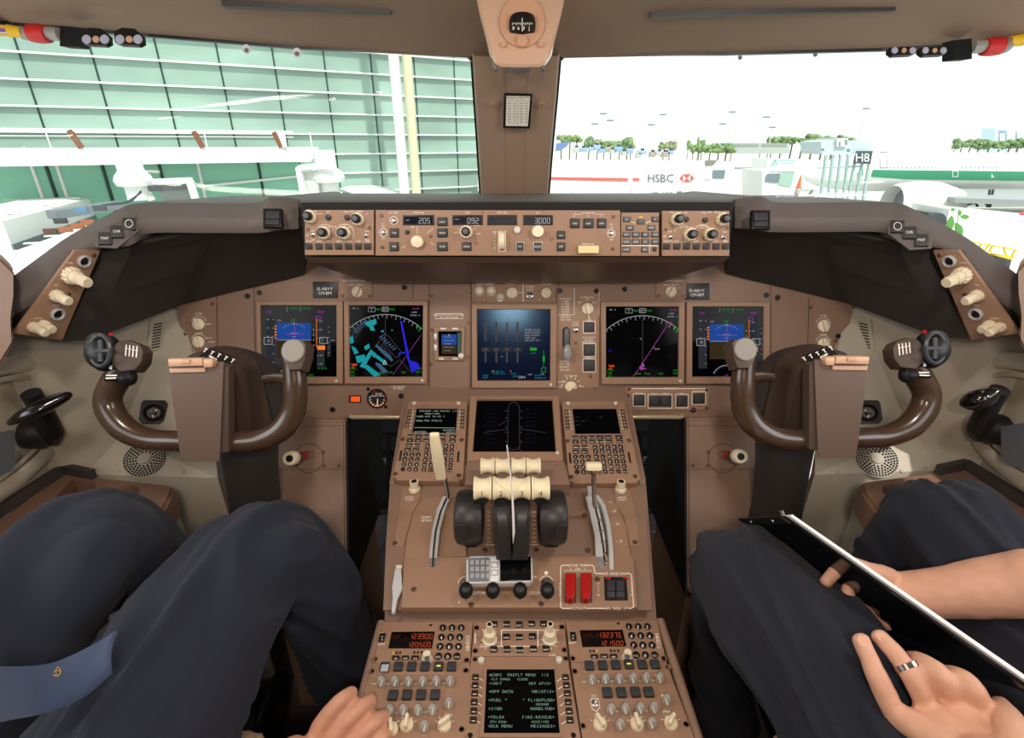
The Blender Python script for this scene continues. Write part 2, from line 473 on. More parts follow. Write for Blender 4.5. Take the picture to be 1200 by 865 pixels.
# ---------------------------------------------------------------- windscreen, posts, headliner
# window top edge points (left half): measured at the post and outboard
WT = [at(553,64,1.12), at(350,53,1.10), at(168,38,1.06), at(0,24,.98)]
WT.append(V((-1.02, WT[-1].y-.12, WT[-1].z-.01)))
WB = [at(563,236,1.48), V((-.5,1.46,1.13)), V((-.82,1.33,1.11)), V((-1.0,1.10,1.07)), V((-1.10,.86,1.03))]
WTR = [mir(WT[0]), at(855,60,1.10), at(1040,55,1.06), at(1209,47,.98)]
WTR.append(V((1.04, WTR[-1].y-.12, WTR[-1].z-.01)))
post_t = WT[0]; post_b = WB[0]
def headliner():
    bm = bmesh.new()
    rows = []
    left = [WT[-1], WT[-2], WT[2], WT[1], WT[0]]
    line = left + WTR
    def row(dy, dz, sc=1.0): return [bm.verts.new(V((p.x*sc, p.y+dy, p.z+dz))) for p in line]
    r0 = row(.02, -.004); r1 = row(0, .004); r2 = row(-.10, .035); r3 = row(-.20, .055); r4 = [bm.verts.new(V((p.x, .55, 1.60))) for p in line]; r5 = [bm.verts.new(V((p.x, -.9, 1.66))) for p in line]
    r6 = row(.10, .06)
    r7 = [bm.verts.new(V((p.x, p.y+.1, 1.75))) for p in line]
    r8 = [bm.verts.new(V((p.x, -.9, 1.75))) for p in line]
    for a, b in ((r8,r7),(r7,r6),(r6,r0),(r0,r1),(r1,r2),(r2,r3),(r3,r4),(r4,r5),(r5,r8)):
        for i in range(len(line)-1): bm.faces.new((a[i], a[i+1], b[i+1], b[i]))
    o = putbm('ceiling', bm, HEAD, None, ang=25); struct(o)
headliner()
# dark light slots in the headliner
def hl_slot(px, name):
    pts = [at(u, v, t) for u, v, t in px]
    n = (pts[1]-pts[0]).cross(pts[2]-pts[0]).normalized()
    if n.y > 0: n = -n
    return pts, n
def centre_post():
    bm = bmesh.new()
    L = [at(553,60,1.12), at(556,110,1.20), at(560,170,1.33), at(564,238,1.47)]
    rings = []
    for p in L:
        w = -p.x
        rings.append([V((-w, p.y, p.z)), V((-w*.93, p.y-.022, p.z-.012)), V((-w*.3, p.y-.03, p.z-.015)), V((-w*.22, p.y-.026, p.z-.013)), V((w*.22, p.y-.026, p.z-.013)), V((w*.3, p.y-.03, p.z-.015)), V((w*.93, p.y-.022, p.z-.012)), V((w, p.y, p.z)), V((w*.85, p.y+.06, p.z+.02)), V((-w*.85, p.y+.06, p.z+.02))])
    bm_rings(rings, True, bm)
    o = putbm('trim_1', bm, HEAD, None, ang=20); struct(o)
    # black window seals along the post and along the header
    for s in (-1, 1):
        b2 = bmesh.new()
        for p, q in zip(L, L[1:]):
            a, c = V((s*abs(p.x), p.y+.015, p.z+.004)), V((s*abs(q.x), q.y+.015, q.z+.004))
            bm_bar(a, c, .010, .02, b2)
        a = V((s*abs(L[0].x), L[0].y+.02, L[0].z-.016)); c = V((s*(abs(L[0].x)+.018), L[0].y+.02, L[0].z+.002))
        bm_bar(a, c, .010, .008, b2)
        line = [L[0]]+(WT if s < 0 else WTR)[1:]
        for p, q in zip(line, line[1:]):
            bm_bar(V((s*abs(p.x), p.y+.018, p.z-.002)), V((s*abs(q.x), q.y+.018, q.z-.002)), .016, .007, b2)
        struct(putbm('trim_2' if s < 0 else 'trim_3', b2, BLACK, None, smooth=False))
centre_post()
# windscreen glass, one curved pane each side
GLASS = bpy.data.materials.new('windscreen_glass'); GLASS.use_nodes = True
nt = GLASS.node_tree; nt.nodes.clear()
out = nt.nodes.new('ShaderNodeOutputMaterial'); tr = nt.nodes.new('ShaderNodeBsdfTransparent'); gl = nt.nodes.new('ShaderNodeBsdfGlossy'); mx = nt.nodes.new('ShaderNodeMixShader'); fr = nt.nodes.new('ShaderNodeFresnel')
tr.inputs[0].default_value = (.93,.97,.95,1); gl.inputs['Roughness'].default_value = .03; fr.inputs[0].default_value = 1.25
mx.inputs[0].default_value = .008; nt.links.new(tr.outputs[0], mx.inputs[1]); nt.links.new(gl.outputs[0], mx.inputs[2]); nt.links.new(mx.outputs[0], out.inputs[0])
for s, nm in ((-1,'window_1'),(1,'window_2')):
    bm = bmesh.new()
    for k in range(4):
        WW = WT if s < 0 else WTR; q = [WW[k], WW[k+1], WB[k+1], WB[k]]
        q = [V((s*abs(p.x), p.y+.025, p.z)) for p in q]
        bm.faces.new([bm.verts.new(p) for p in q])
    bmesh.ops.remove_doubles(bm, verts=bm.verts, dist=.0005)
    o = struct(putbm(nm, bm, GLASS, None)); 
    md = o.modifiers.new('t', 'SOLIDIFY'); md.thickness = .006
# side window frames: the brown lining at the far left and right edges under the side windows
for s, nm in ((-1,'trim_4'),(1,'trim_5')):
    f = (lambda p: p) if s < 0 else mir
    pts = [at(-60,280,.88), at(0,300,.86), at(20,320,.85), at(11,345,.845), at(12,374,.84), at(17,402,.84), at(0,430,.85), at(-60,450,.88)]
    bm = bmesh.new(); solid_poly([f(p) for p in pts], f(V((-.05,.05,0))), bm)
    bmesh.ops.bevel(bm, geom=bm.edges[:], offset=.006, segments=2, affect='EDGES')
    struct(putbm(nm, bm, BROWN, None))
# ================================================================ glareshield
G = thing('glareshield', 'grey-brown padded glareshield sweeping across the cockpit under the windscreens', 'glareshield', (0,1.05,1.14))
GST = [ # T, N, L
 ((352,235,1.07),(350,250,1.03),(350,268,1.03)),
 ((322,232,1.05),(321,248,1.00),(324,270,1.01)),
 ((303,239,1.05),(300,256,.995),(303,273,1.01)),
 ((235,239,1.04),(234,256,.985),(236,273,1.00)),
 ((170,239,1.02),(168,257,.97),(172,274,.985)),
 ((143,245,1.00),(146,268,.95),(152,288,.965)),
 ((90,280,.965),(88,287,.93),(92,297,.935)),
 ((50,306,.94),(46,322,.90),(54,342,.905)),
 ((13,331,.92),(12,352,.885),(20,372,.90)),
]
def glare_half(f, bm):
    rings = []
    for T, N, L in GST:
        T, N, L = at(*T), at(*N), at(*L)
        k = 1 if T.x > -.78 else .4
        W = V((T.x*(1.02 if k == 1 else 1.06), T.y+.40*k, T.z-.02))
        A = T + (N-T)*.35 + V((0,-.008,.012)) 
        B = N + (L-N)*.5 + V((0,-.004,-.002))
        K = L + V((0,.03,.006))
        D = V((W.x, W.y, W.z-.12*k-.03))
        prof = [W, T+V((0,.05,0)), T, A, N, B, L, K, D]
        rings.append([f(p) for p in prof])
    # smooth along the length
    R = []
    n = len(rings[0])
    cols = [catmull([tuple(r[i]) for r in rings], 4) for i in range(n)]
    for j in range(len(cols[0])): R.append([V(cols[i][j]) for i in range(n)])
    bm_rings(R, True, bm)
for f, nm in ((lambda p: p, 'l'), (mir, 'r')):
    bm = bmesh.new(); glare_half(f, bm)
    putbm('padding', bm, PAD, G, ang=50)
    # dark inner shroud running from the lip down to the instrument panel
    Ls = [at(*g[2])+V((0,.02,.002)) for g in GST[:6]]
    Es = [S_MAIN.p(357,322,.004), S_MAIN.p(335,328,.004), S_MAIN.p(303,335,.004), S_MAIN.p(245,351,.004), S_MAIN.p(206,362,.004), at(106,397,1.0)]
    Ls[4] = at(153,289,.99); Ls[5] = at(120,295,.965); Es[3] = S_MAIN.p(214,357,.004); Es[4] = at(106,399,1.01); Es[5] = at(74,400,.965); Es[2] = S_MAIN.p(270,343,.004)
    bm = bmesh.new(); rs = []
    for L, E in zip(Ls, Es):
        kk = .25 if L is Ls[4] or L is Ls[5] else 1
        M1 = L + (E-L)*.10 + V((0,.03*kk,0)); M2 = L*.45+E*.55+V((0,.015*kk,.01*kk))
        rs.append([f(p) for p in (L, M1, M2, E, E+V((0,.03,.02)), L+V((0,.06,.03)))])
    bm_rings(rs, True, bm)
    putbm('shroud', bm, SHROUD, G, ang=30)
# centre crest bar over the control panels
bm = bmesh.new()
a = at(352,236,1.07); xs = [-abs(a.x)-.004, abs(a.x)+.004]
prof = [(a.y-.02,a.z-.002),(a.y-.03,a.z-.008),(a.y-.025,a.z-.016),(a.y+.40,a.z-.05),(a.y+.42,a.z-.02),(a.y+.05,a.z+.004),(a.y,a.z+.003)]
bm_rings([[V((x, y, z)) for y, z in prof] for x in xs], True, bm)
putbm('crest', bm, PAD, G, smooth=False)
# dark gap behind the crest bar + console box carrying the control units
def mcp_console():
    tl, tr = S_MCP.p(352,240,-.012), S_MCP.p(859,240,-.012); bl, br = S_MCP.p(355,303,-.012), S_MCP.p(857,303,-.012)
    x = (abs(tl.x)+abs(tr.x))/2
    bm = solid_poly([V((-x,tl.y,tl.z+.004)),V((x,tl.y,tl.z+.004)),V((x,bl.y,bl.z)),V((-x,bl.y,bl.z))], V((0,.16,-.012)))
    putbm('console_box', bm, BLACKM, G, smooth=False)
    # brown underside, sloping forward to the instrument panel
    b0, b1 = S_MCP.p(358,301.5,.004), S_MCP.p(856,301.5,.004); bx = (abs(b0.x)+abs(b1.x))/2
    e0 = at(430,330,1.17); ex = abs(e0.x)
    s0 = at(362,318,1.10); sx = abs(s0.x)
    bm = bmesh.new()
    r0 = [V((-bx,b0.y,b0.z)), V((bx,b0.y,b0.z))]
    top = [bm.verts.new(p) for p in (V((-bx,b0.y,b0.z)), V((bx,b0.y,b0.z)))]
    m1 = [bm.verts.new(V((s*(bx-.005), b0.y+.012, b0.z-.014))) for s in (-1,1)]
    e = [bm.verts.new(V((s*ex, e0.y, e0.z))) for s in (-1,1)]
    w = [bm.verts.new(V((s*(bx-.01), b0.y+.15, b0.z-.035))) for s in (-1,1)]
    g = [bm.verts.new(V((s*ex, e0.y+.06, e0.z-.02))) for s in (-1,1)]
    bm.faces.new((top[0],top[1],m1[1],m1[0])); bm.faces.new((m1[0],m1[1],e[1],e[0])); bm.faces.new((m1[0],e[0],w[0])); bm.faces.new((m1[1],w[1],e[1]))
    bm.faces.new((e[0],e[1],g[1],g[0])); bm.faces.new((e[0],g[0],w[0])); bm.faces.new((e[1],w[1],g[1]))
    bm.faces.new((top[0],m1[0],w[0])); bm.faces.new((top[1],w[1],m1[1]))
    putbm('underside', bm, DBROWN, G, smooth=False)
    for u in (382,420,453,480,560,640,722,760,790,825):
        pass
mcp_console()
# switch and annunciator buttons on the glareshield
def S3(a, b, c):
    n = (b-a).cross(c-a).normalized()
    if n.dot(CAM-a) < 0: n = -n
    return Surf(a, n)
def facing(p, ref, k):
    pass
SG_L = Surf(at(319,255,.992), (0.0,-.80,.6))
SG_R = Surf(at(892,257,.992), (0.0,-.80,.6))
for S_, u, v, s in ((SG_L,319,255,-1),(SG_R,892,257,1)):
    bz = slab(S_, [(u-11,v-11),(u+11,v-11),(u+11,v+11),(u-11,v+11)], .008, BLACK, 'warning_switch', G, .002, h0=-.002)
    slab(S_, [(u-8,v-8),(u+8,v-8),(u+8,v+1),(u-8,v+1)], .005, CHAR, 'switch_cap', bz, .001, h0=.006)
    slab(S_, [(u-8,v+2),(u+8,v+2),(u+8,v+8),(u-8,v+8)], .004, CHAR, 'switch_cap', bz, .001, h0=.006)
def wingsurf(s):
    n = V((.55*(-s), -.65, .5))
    a = at(138,268,.952)
    if s > 0: a = mir(a)
    return Surf(a, n)
for s, c in ((-1, [(151,262,''),(137,271,'CHR'),(123,279,'MAP')]), (1, [(1052,265,''),(1066,272,'CHR'),(1080,281,'MAP')])):
    S_ = wingsurf(s)
    tray = [(c[0][0]-s*0+(9 if s<0 else -9), c[0][1]-12),(c[0][0]+(12 if s<0 else -12), c[0][1]+8),(c[2][0]+(14 if s<0 else -14),c[2][1]+12),(c[2][0]-(12 if s<0 else -12),c[2][1]+10),(c[2][0]-(12 if s<0 else -12),c[2][1]-8)]
    ink = Ink(S_, .0105)
    bm = None
    slab(S_, tray if s > 0 else tray, .004, PAD, 'switch_tray', G, .001, h0=-.001)
    for u, v, t in c:
        slab(S_, [(u-8,v-7),(u+8,v-7),(u+8,v+7),(u-8,v+7)], .007, CHAR, 'glareshield_switch', G, .0015, h0=.003)
        if t: ink.text(t, u, v, 3.2)
        else: ink.arc(u, v, 4.5, 0, 360, .7)
    ink.build('lettering', INK, G)
# sun-glare pad strip (yellowish card) lying on top at the base of the centre post
bm = solid_poly([at(533,233,1.25), at(679,233,1.25), at(683,237,1.22), at(529,237,1.22)], V((0,0,-.004)))
o = putbm('card_strip', bm, mat('cream_card', (214,200,150), .7), None, smooth=False); tag(o, 'thin pale yellow card lying on the glareshield top before the centre post', 'card')
# ---------------------------------------------------------------- light control panels at the glareshield wing ends
def light_panel(s):
    f = (lambda p: p) if s < 0 else mir
    A, B, Cc = f(at(118,294,.955)), f(at(73,399,.955)), f(at(17,391,.875))
    S_ = S3(A, B, Cc)
    T = thing('light_control_panel', ('brown corner panel of ivory lighting knobs at the left glareshield end' if s < 0 else 'brown corner panel of ivory lighting knobs at the right glareshield end'), 'control panel', (A+B)/2)
    q = (lambda u: u) if s < 0 else (lambda u: 1211-u)
    outl = [(q(88),294),(q(118),294),(q(73),399),(q(17),391)]
    o = slab(S_, outl, .006, BROWN2, 'panel_plate', T, .0015)
    slab(S_, [(q(93),298),(q(116),298),(q(75),396),(q(26),390)], .035, SHROUD, 'housing', T, .002, h0=-.036)
    ink = Ink(S_, .0066)
    K = [(98,306,8),(67,368,7.5)]
    for u, v, r in K:
        put('air_outlet', m_lathe([(.0115,0),(.0115,.004),(.009,.005),(.007,.001),(.003,.001),(.002,.003),(0,.003)], SILVER, 20), S_.fr(q(u), v, .006), T)
        put('dark_ball', m_lathe([(.0072,0),(.006,.003),(0,.0045)], BLACK, 16), S_.fr(q(u), v, .0075), T)
    def bigknob(u, v, px, stages):
        M = S_.fr(q(u), v, .006)
        z = 0; par = T
        r0 = S_.sz(q(u), v, px)/2
        for i, (k, h) in enumerate(stages):
            o = put('knob' if i == 0 else 'inner_knob', k_flute(round(r0*k,4), h, IVORY) if i % 2 == 0 else knob_round(round(r0*k,4), h, IVORY), M @ Mx.Translation((0,0,z)), par)
            if i == 0: par = o
            z += h
    bigknob(82, 322, 21, [(1,.012),(.8,.012),(.62,.018)])
    bigknob(65, 346, 15, [(1,.010),(.85,.022)])
    bigknob(50, 381, 14, [(1,.010),(.85,.014)])
    bigknob(38, 383, 13, [(1,.012),(.85,.02)])
    ink.text('PANEL', q(82), 308, 2, h=.0066); ink.text('MAP', q(66), 334, 2); ink.text('FLOOD', q(45), 373, 2)
    ink.text('FOOT', q(66), 358, 2); ink.build('lettering', INK, T)
    screws(S_.shift(.006), [(q(110),299),(q(80),345),(q(52),391)], T, 5)
light_panel(-1); light_panel(1)
# ================================================================ glareshield control units
def unit(name, label, surf, outl, d=.012, m=BROWN2, cat='control panel', group=None, bev=.0015):
    c = V((0,0,0))
    for u, v in outl: c += surf.p(u, v)
    T = thing(name, label, cat, c/len(outl), group)
    slab(surf, outl, d, m, 'panel_plate', T, bev, h0=0)
    return T, surf.shift(d)
def rect4(a, b, c, d): return [(a,b),(c,b),(c,d),(a,d)]
SM = S_MCP
# EFIS control panels
def efis(x0, x1, side, dz=0):
    mirr = side == 'right'
    T, S_ = unit('display_control_panel', 'brown glareshield unit with four dark-topped ivory knobs, %s end of the row' % side, SM, [(x0,246+dz),(x1,246+dz),(x1,299+dz),(x0,299+dz)])
    ink = Ink(S_, .0005)
    def X(u): return u if not mirr else 1210-u + 1
    for u, v in (((364,254),(420,257),(381,273),(404,273)) if not mirr else ((793,257),(846,257),(808,275),(831,275))):
        dual_knob(S_, u, v, 15, T)
    base = 0 if not mirr else 419
    for k, u in enumerate((362,374,385.5,397,408.5,420,431)):
        button(S_, u-4.2+base, 285, u+4.2+base, 292.5, T, DKEY, .003)
        ink.text(('WXR','STA','WPT','ARPT','DATA','POS','TERR')[k], u+base, 283, 1.9)
    for u, v in (((385,255),(407,255)) if not mirr else ((804,257),(826,258))):
        put('push_knob', knob_round(.0052,.004,DKEY), S_.fr(u, v), T)
    for u, v in (((367,275),(429,276)) if not mirr else ((786,278),(847,278))):
        toggle(S_, u, v, 5, T, CHROME, BLACK)
    tx = [('MINS',369,247.8),('FPV',385,248.5),('MTRS',406,248.5),('BARO',422,247.8),('RADIO',374,250.5),('IN',430,251),('HPA',413,247.8),('VOR',366,270.5),('ADF',367,281),('OFF',360,276),
          ('APP VOR MAP',386,265.5),('PLN',394,268),('RANGE',406,263.5),('10 20 40 80',407,266),('VOR',430,271),('ADF',430,281)]
    for t, u, v in tx: ink.text(t, u+base, v+(1 if mirr else 0), 1.8)
    ink.arc(404+base, 273+dz, 10.5, -30, 200, .5); ink.arc(381+base, 273+dz, 10, 0, 170, .4)
    ink.build('lettering', INK, T)
    screws(S_, [(361+base,269),(433+base,267)], T, 4)
efis(357, 438, 'left'); efis(776, 855, 'right', 1)
# mode control panel
T, S_ = unit('mode_control_panel', 'long brown autopilot panel with lit figures in the glareshield middle', SM, [(440,246),(727,246.5),(727,300),(440,299.5)])
ink = Ink(S_, .0005)
lit = Ink(S_, .0016)
for u0, u1, t, ul, lab in ((472,509,'205',491,'IAS/MACH'),(530,566,'092',548,'HDG'),(571,606,'',580,'VERT SPD'),(613,648,'3000',627,'ALT')):
    w, h, M = S_.rect(u0, 252, u1, 264)
    put('display_frame', m_box(round(w,4), round(h,4), .0012, BLACK, .0004), M, T)
    put('display_window', m_box(round(w*.9,4), round(h*.72,4), .0003, mat('lcd_glass', (16,20,32), .3, spec=.1), 0), M @ Mx.Translation((0,0,.0012)), T)
    if t: lit.seg(t, ul, 258.6, 6, w=3.0, adv=4.8, h=.0017, lw=.8)
    ink.text(lab, (u0+u1)/2, 249.3, 2)
lit.text('IAS', 476, 258, 2.0, 'l', h=.0017)
lit.text('HDG', 533, 257, 1.8, 'l', h=.0017)
lit.build('lit_figures', G_W, T)
for u0, v0, u1, v1, fr in ((456,267,468,279,0),(456,283,468,295,0),(512,254,525,265.5,0),(512,267,525,279,0),(512,283,525,295,0),(541,283,553,294.5,0),
        (604,283,615,295,1),(624,283,636,295,1),(652,270,663,281,0),(652,283.5,663,295,0),
        (667.5,255.5,680,268,0),(683,255.5,696,268,0),(699,255.5,711,268,0)):
    button(S_, u0+1.4, v0+1.3, u1-1.4, v1-1.3, T, CHAR, .005, frame=(SILVER if fr else BLACK))
ink2 = Ink(S_, .0054)
for t, u, v in (('THR',462,273),('SPD',462,289),('LNAV',518.5,260),('VNAV',518.5,273),('FLCH',518.5,289),('HOLD',547,289),('V/S',609.5,289),('HOLD',630,289),('LOC',657.5,276),('APP',657.5,289),('CMD',673.7,262),('CMD',689.5,262),('CMD',705,262)):
    ink2.text(t, u, v, 2)
ink2.build('button_legend', INK, T)
knob(S_, 489.5, 283.5, 14.5, T, IVORY, 'round', h=.012)
dual_knob(S_, 546.5, 272, 15, T)
knob(S_, 630, 271.5, 14, T, IVORY, 'flute', h=.014)
put('push_knob', knob_round(.0068,.006,WHITEK), S_.fr(606, 269.5), T)
# vertical speed thumb wheel
bmw = bm_lathe([(0,-.006),(.016,-.006),(.018,-.004),(.018,.004),(.016,.006),(0,.006)], 28)
put('thumb_wheel', new_mesh(bmw, IVORY), S_.fr(588, 282, .002) @ Mx.Rotation(PI/2, 4, 'Y') @ Mx.Scale(1.0,4,(1,0,0)), T)
ink.box(584, 271, 592.5, 294.5, .6)
# disengage bar, toggles
w, h, M = S_.rect(677, 288, 701, 297)
put('disengage_bar', m_box(round(w,4), round(h,4), .009, mat('pale_yellow_bar', (236,214,160), .45), .002), M, T)
for u, v in ((461.5,258.5),(449,272.5),(716.5,273.5)):
    toggle(S_, u, v, 6, T, CHROME, WHITEK); ink.arc(u, v, 4.6, 0, 360, .6)
put('push_knob', knob_round(.0045,.004,DKEY), S_.fr(477.5, 272), T)
for t, u, v in (('A/T ARM',461,249.3),('F/D',449,262.5),('ON',449,265.5),('OFF',449,279.5),('SEL',484,266),('AUTO',536,272.5),('BANK',559,264),('LIMIT',561,274),('A/P ENGAGE',689,249.5),('L',673,253),('C',689,253),('R',705,253),('DISENGAGE',689,286),('F/D',716.5,263),('ON',716.5,266.5),('OFF',716.5,281),('DN',579.5,272),('UP',579.5,292)):
    ink.text(t, u, v, 1.9)
for a, b in (((500,273),(508,268)),((504,284),(509,287)),((476,288),(470,291)),((489,265),(489,274))): ink.line([a,b], .4)
for k in range(5): ink.line([(578,275+k*3.6),(581,275+k*3.6)], .5)
for k in range(5): a = math.radians(20+35*k); ink.line([(546.5+9*cos(a),272-9*sin(a)),(546.5+11.5*cos(a),272-11.5*sin(a))], .5)
ink.line([(672,251),(682,251)], .4); ink.line([(698,251),(708,251)], .4)
ink.build('lettering', INK, T)
screws(S_, [(447,253),(448,290),(505,277),(558,285),(646,280),(719,254),(718,292),(565,249)], T, 4)
# display select panel
T, S_ = unit('display_select_panel', 'small brown glareshield unit of grey push keys right of the autopilot panel', SM, [(728,249),(772.5,249),(772.5,300),(728,300)])
ink = Ink(S_, .0005); ink2 = Ink(S_, .0042)
for row in ((734.5,257,'L'),(751,260,''),(768,257,'R'),(738,267,'ENG'),(763.5,267,'STAT'),(734,275,'ELEC'),(745,275,'FUEL'),(756,275,'AIR'),(768,275,'HYD'),(734,283.5,'DOOR'),(745,283.5,'GEAR'),(756,283.5,'CKL'),(768,283.5,'NAV'),(734,292.5,'CANC'),(756,292.5,'RCL')):
    u, v, t = row
    button(S_, u-3.8, v-2.8, u+3.8, v+2.8, T, GREYB, .0035, frame=BLACK)
    if t: ink2.text(t, u, v, 1.8)
put('push_knob', knob_round(.004,.003,DKEY), S_.fr(767, 292), T)
put('amber_mark', m_box(.007,.003,.001,YEL,0), S_.fr(751, 254.5), T)
ink.line([(729,287.8),(771,287.8)], .8); ink.line([(738,259),(744,261.5)], .6); ink.line([(757,261.5),(763,259)], .6); ink.line([(761,288),(761,297)], .6)
ink.build('lettering', INK, T); ink2.build('key_legend', INK, T)
# ================================================================ main instrument panel
MP = thing('instrument_panel', 'wide brown main instrument panel below the glareshield', 'instrument panel', (0,1.17,.8))
SM_ = S_MAIN
slab(S_MAIN, [(203,300),(1004,300),(986,490),(219,490)], .02, BROWN, 'panel_face', MP, .002, h0=-.02)
ink = Ink(S_MAIN, .0006)
# seams between panel segments
seam = Ink(S_MAIN, .0003)
for pts in ([(254,345),(256,490)],[(297,330),(298,350),(300,450)],[(503,318),(503,470)],[(552,318),(552,470)],[(655,320),(656,470)],[(948,350),(945,470)],[(903,335),(903,470)],[(298,450),(410,450)],[(800,450),(905,450)],[(484,318),(484,350)],[(485,330),(503,330)]):
    seam.line(pts, .7)
seam.build('seam', BLKINK, MP)
def side_knobs(cx, vs, s):
    for v in vs:
        knob(S_MAIN, cx, v, 14, MP, IVORY, 'pointer', h=.012, rot=.3)
        ink.arc(cx, v, 9.5, 20, 160, .4)
side_knobs(233, (380,401), -1); side_knobs(965, (382,403), 1)
for t, u, v in (('OUTBD',233,367.5),('NORM',244,380),('LOWER',233,390.5),('EICAS',245,396),('NORM',248,401),('PFD',220,399),('OUTBD',965,370),('LOWER',965,392)): ink.text(t, u, v, 1.8)
screws(S_MAIN, [(216,393),(290,347),(304,343),(474,337),(732,339),(898,346),(911,349),(982,394),(316,465),(390,480),(884,464),(893,460),(470,464),(311,461)], MP, 6, SCREWB, 'panel_fastener')
screws(S_MAIN, [(249,356),(950,360),(218,420),(979,400)], MP, 4)
ink.build('lettering', INK, MP)
# registration placards
for u, lab in ((381,'left'),(817,'right')):
    T = thing('registration_placard', 'small black placard with white letters on the %s panel top' % lab, 'placard', S_MAIN.p(u,338))
    v0 = 331 if lab == 'left' else 333
    slab(S_MAIN, rect4(u-14.5,v0-1,u+14.5,v0+18.5), .0025, BLACK, 'plate', T, .0005)
    k = Ink(S_MAIN, .003); k.text('D-ABVY', u, v0+7.5, 3.4); k.text('CM-BM', u, v0+12.5, 3.6); k.build('lettering', INK, T)
# selector units under the glareshield
for (x0, x1, kn, lab) in ((398,436,(419,342),'left'),(769,804,(786,342),'right')):
    T, S_ = unit('source_select_panel', 'small brown selector unit with one ivory knob above the %s chart display' % lab, S_MAIN, rect4(x0,326,x1,350), .003)
    knob(S_, kn[0], kn[1], 13, T, IVORY, 'pointer', h=.012, rot=-.5)
    k = Ink(S_, .0005); k.text('INSTR SOURCE SELECT', (x0+x1)/2, 329, 2); k.text('FMC-L   FMC-R', (x0+x1)/2, 334, 1.8); k.text('NAV', (x0+x1)/2+10, 337.5, 1.6); k.build('lettering', INK, T)
    screws(S_, [(x0+3,347),(x1-3,347)], T, 4)
# ---------------------------------------------------------------- display units
def frame_ring(surf, outer, inner, d, m, name, parent, drop=.006, wall=0, ch=.35):
    """raised bezel: outer quad, inner quad, chamfered, with recess walls"""
    bm = bmesh.new()
    O0 = [surf.p(u, v, d)-surf.n*d for u, v in outer]; O1 = [surf.p(u, v, d) for u, v in outer]
    I1 = [surf.p(u, v, d) for u, v in inner]; 
    c = sum(I1, V((0,0,0)))/4
    Om = [p+(c-p).normalized()*.0015 for p in O1]; O1 = [p-surf.n*.0015 for p in O1]
    I2 = [p-surf.n*drop + (c-p).normalized()*.0015 for p in I1]
    rows = [[bm.verts.new(p) for p in r] for r in (O0, O1, Om, I1, I2)]
    n = len(outer)
    for a, b in zip(rows, rows[1:]):
        for i in range(n):
            j = (i+1) % n; bm.faces.new((a[i], a[j], b[j], b[i]))
    return putbm(name, bm, m, parent, smooth=False)
def display(label, surf, outer, inner, d=.014, drop=.005, group=None, knob_px=None):
    T = thing('display_unit', label, 'display', surf.p(outer[0][0], outer[0][1]))
    frame_ring(surf, outer, inner, d, BROWN2, 'bezel', T, drop)
    S_ = surf.shift(d-drop)
    cu = sum(p[0] for p in inner)/4; cv = sum(p[1] for p in inner)/4
    g = [(u+(1.5 if u < cu else -1.5)*-.6, v+(1.2 if v < cv else -1.2)*-.6) for u, v in inner]
    scr = slab(surf, g, .002, GLASSB, 'screen', T, 0, h0=d-drop-.002+.0002)
    if knob_px:
        put('brightness_knob', knob_round(.0038,.004,WHITEK), surf.fr(knob_px[0], knob_px[1], d), T)
    return T, S_, scr
def layers(S_, scr):
    class L:
        def __init__(s): s.d = {}; s.z = .0006
        def __getitem__(s, m):
            if m.name not in s.d:
                s.d[m.name] = (Ink(S_, s.z), m); s.z += .00004
            return s.d[m.name][0]
        def done(s):
            for k, (i, m) in s.d.items(): i.build('symbology', m, scr)
    return L()
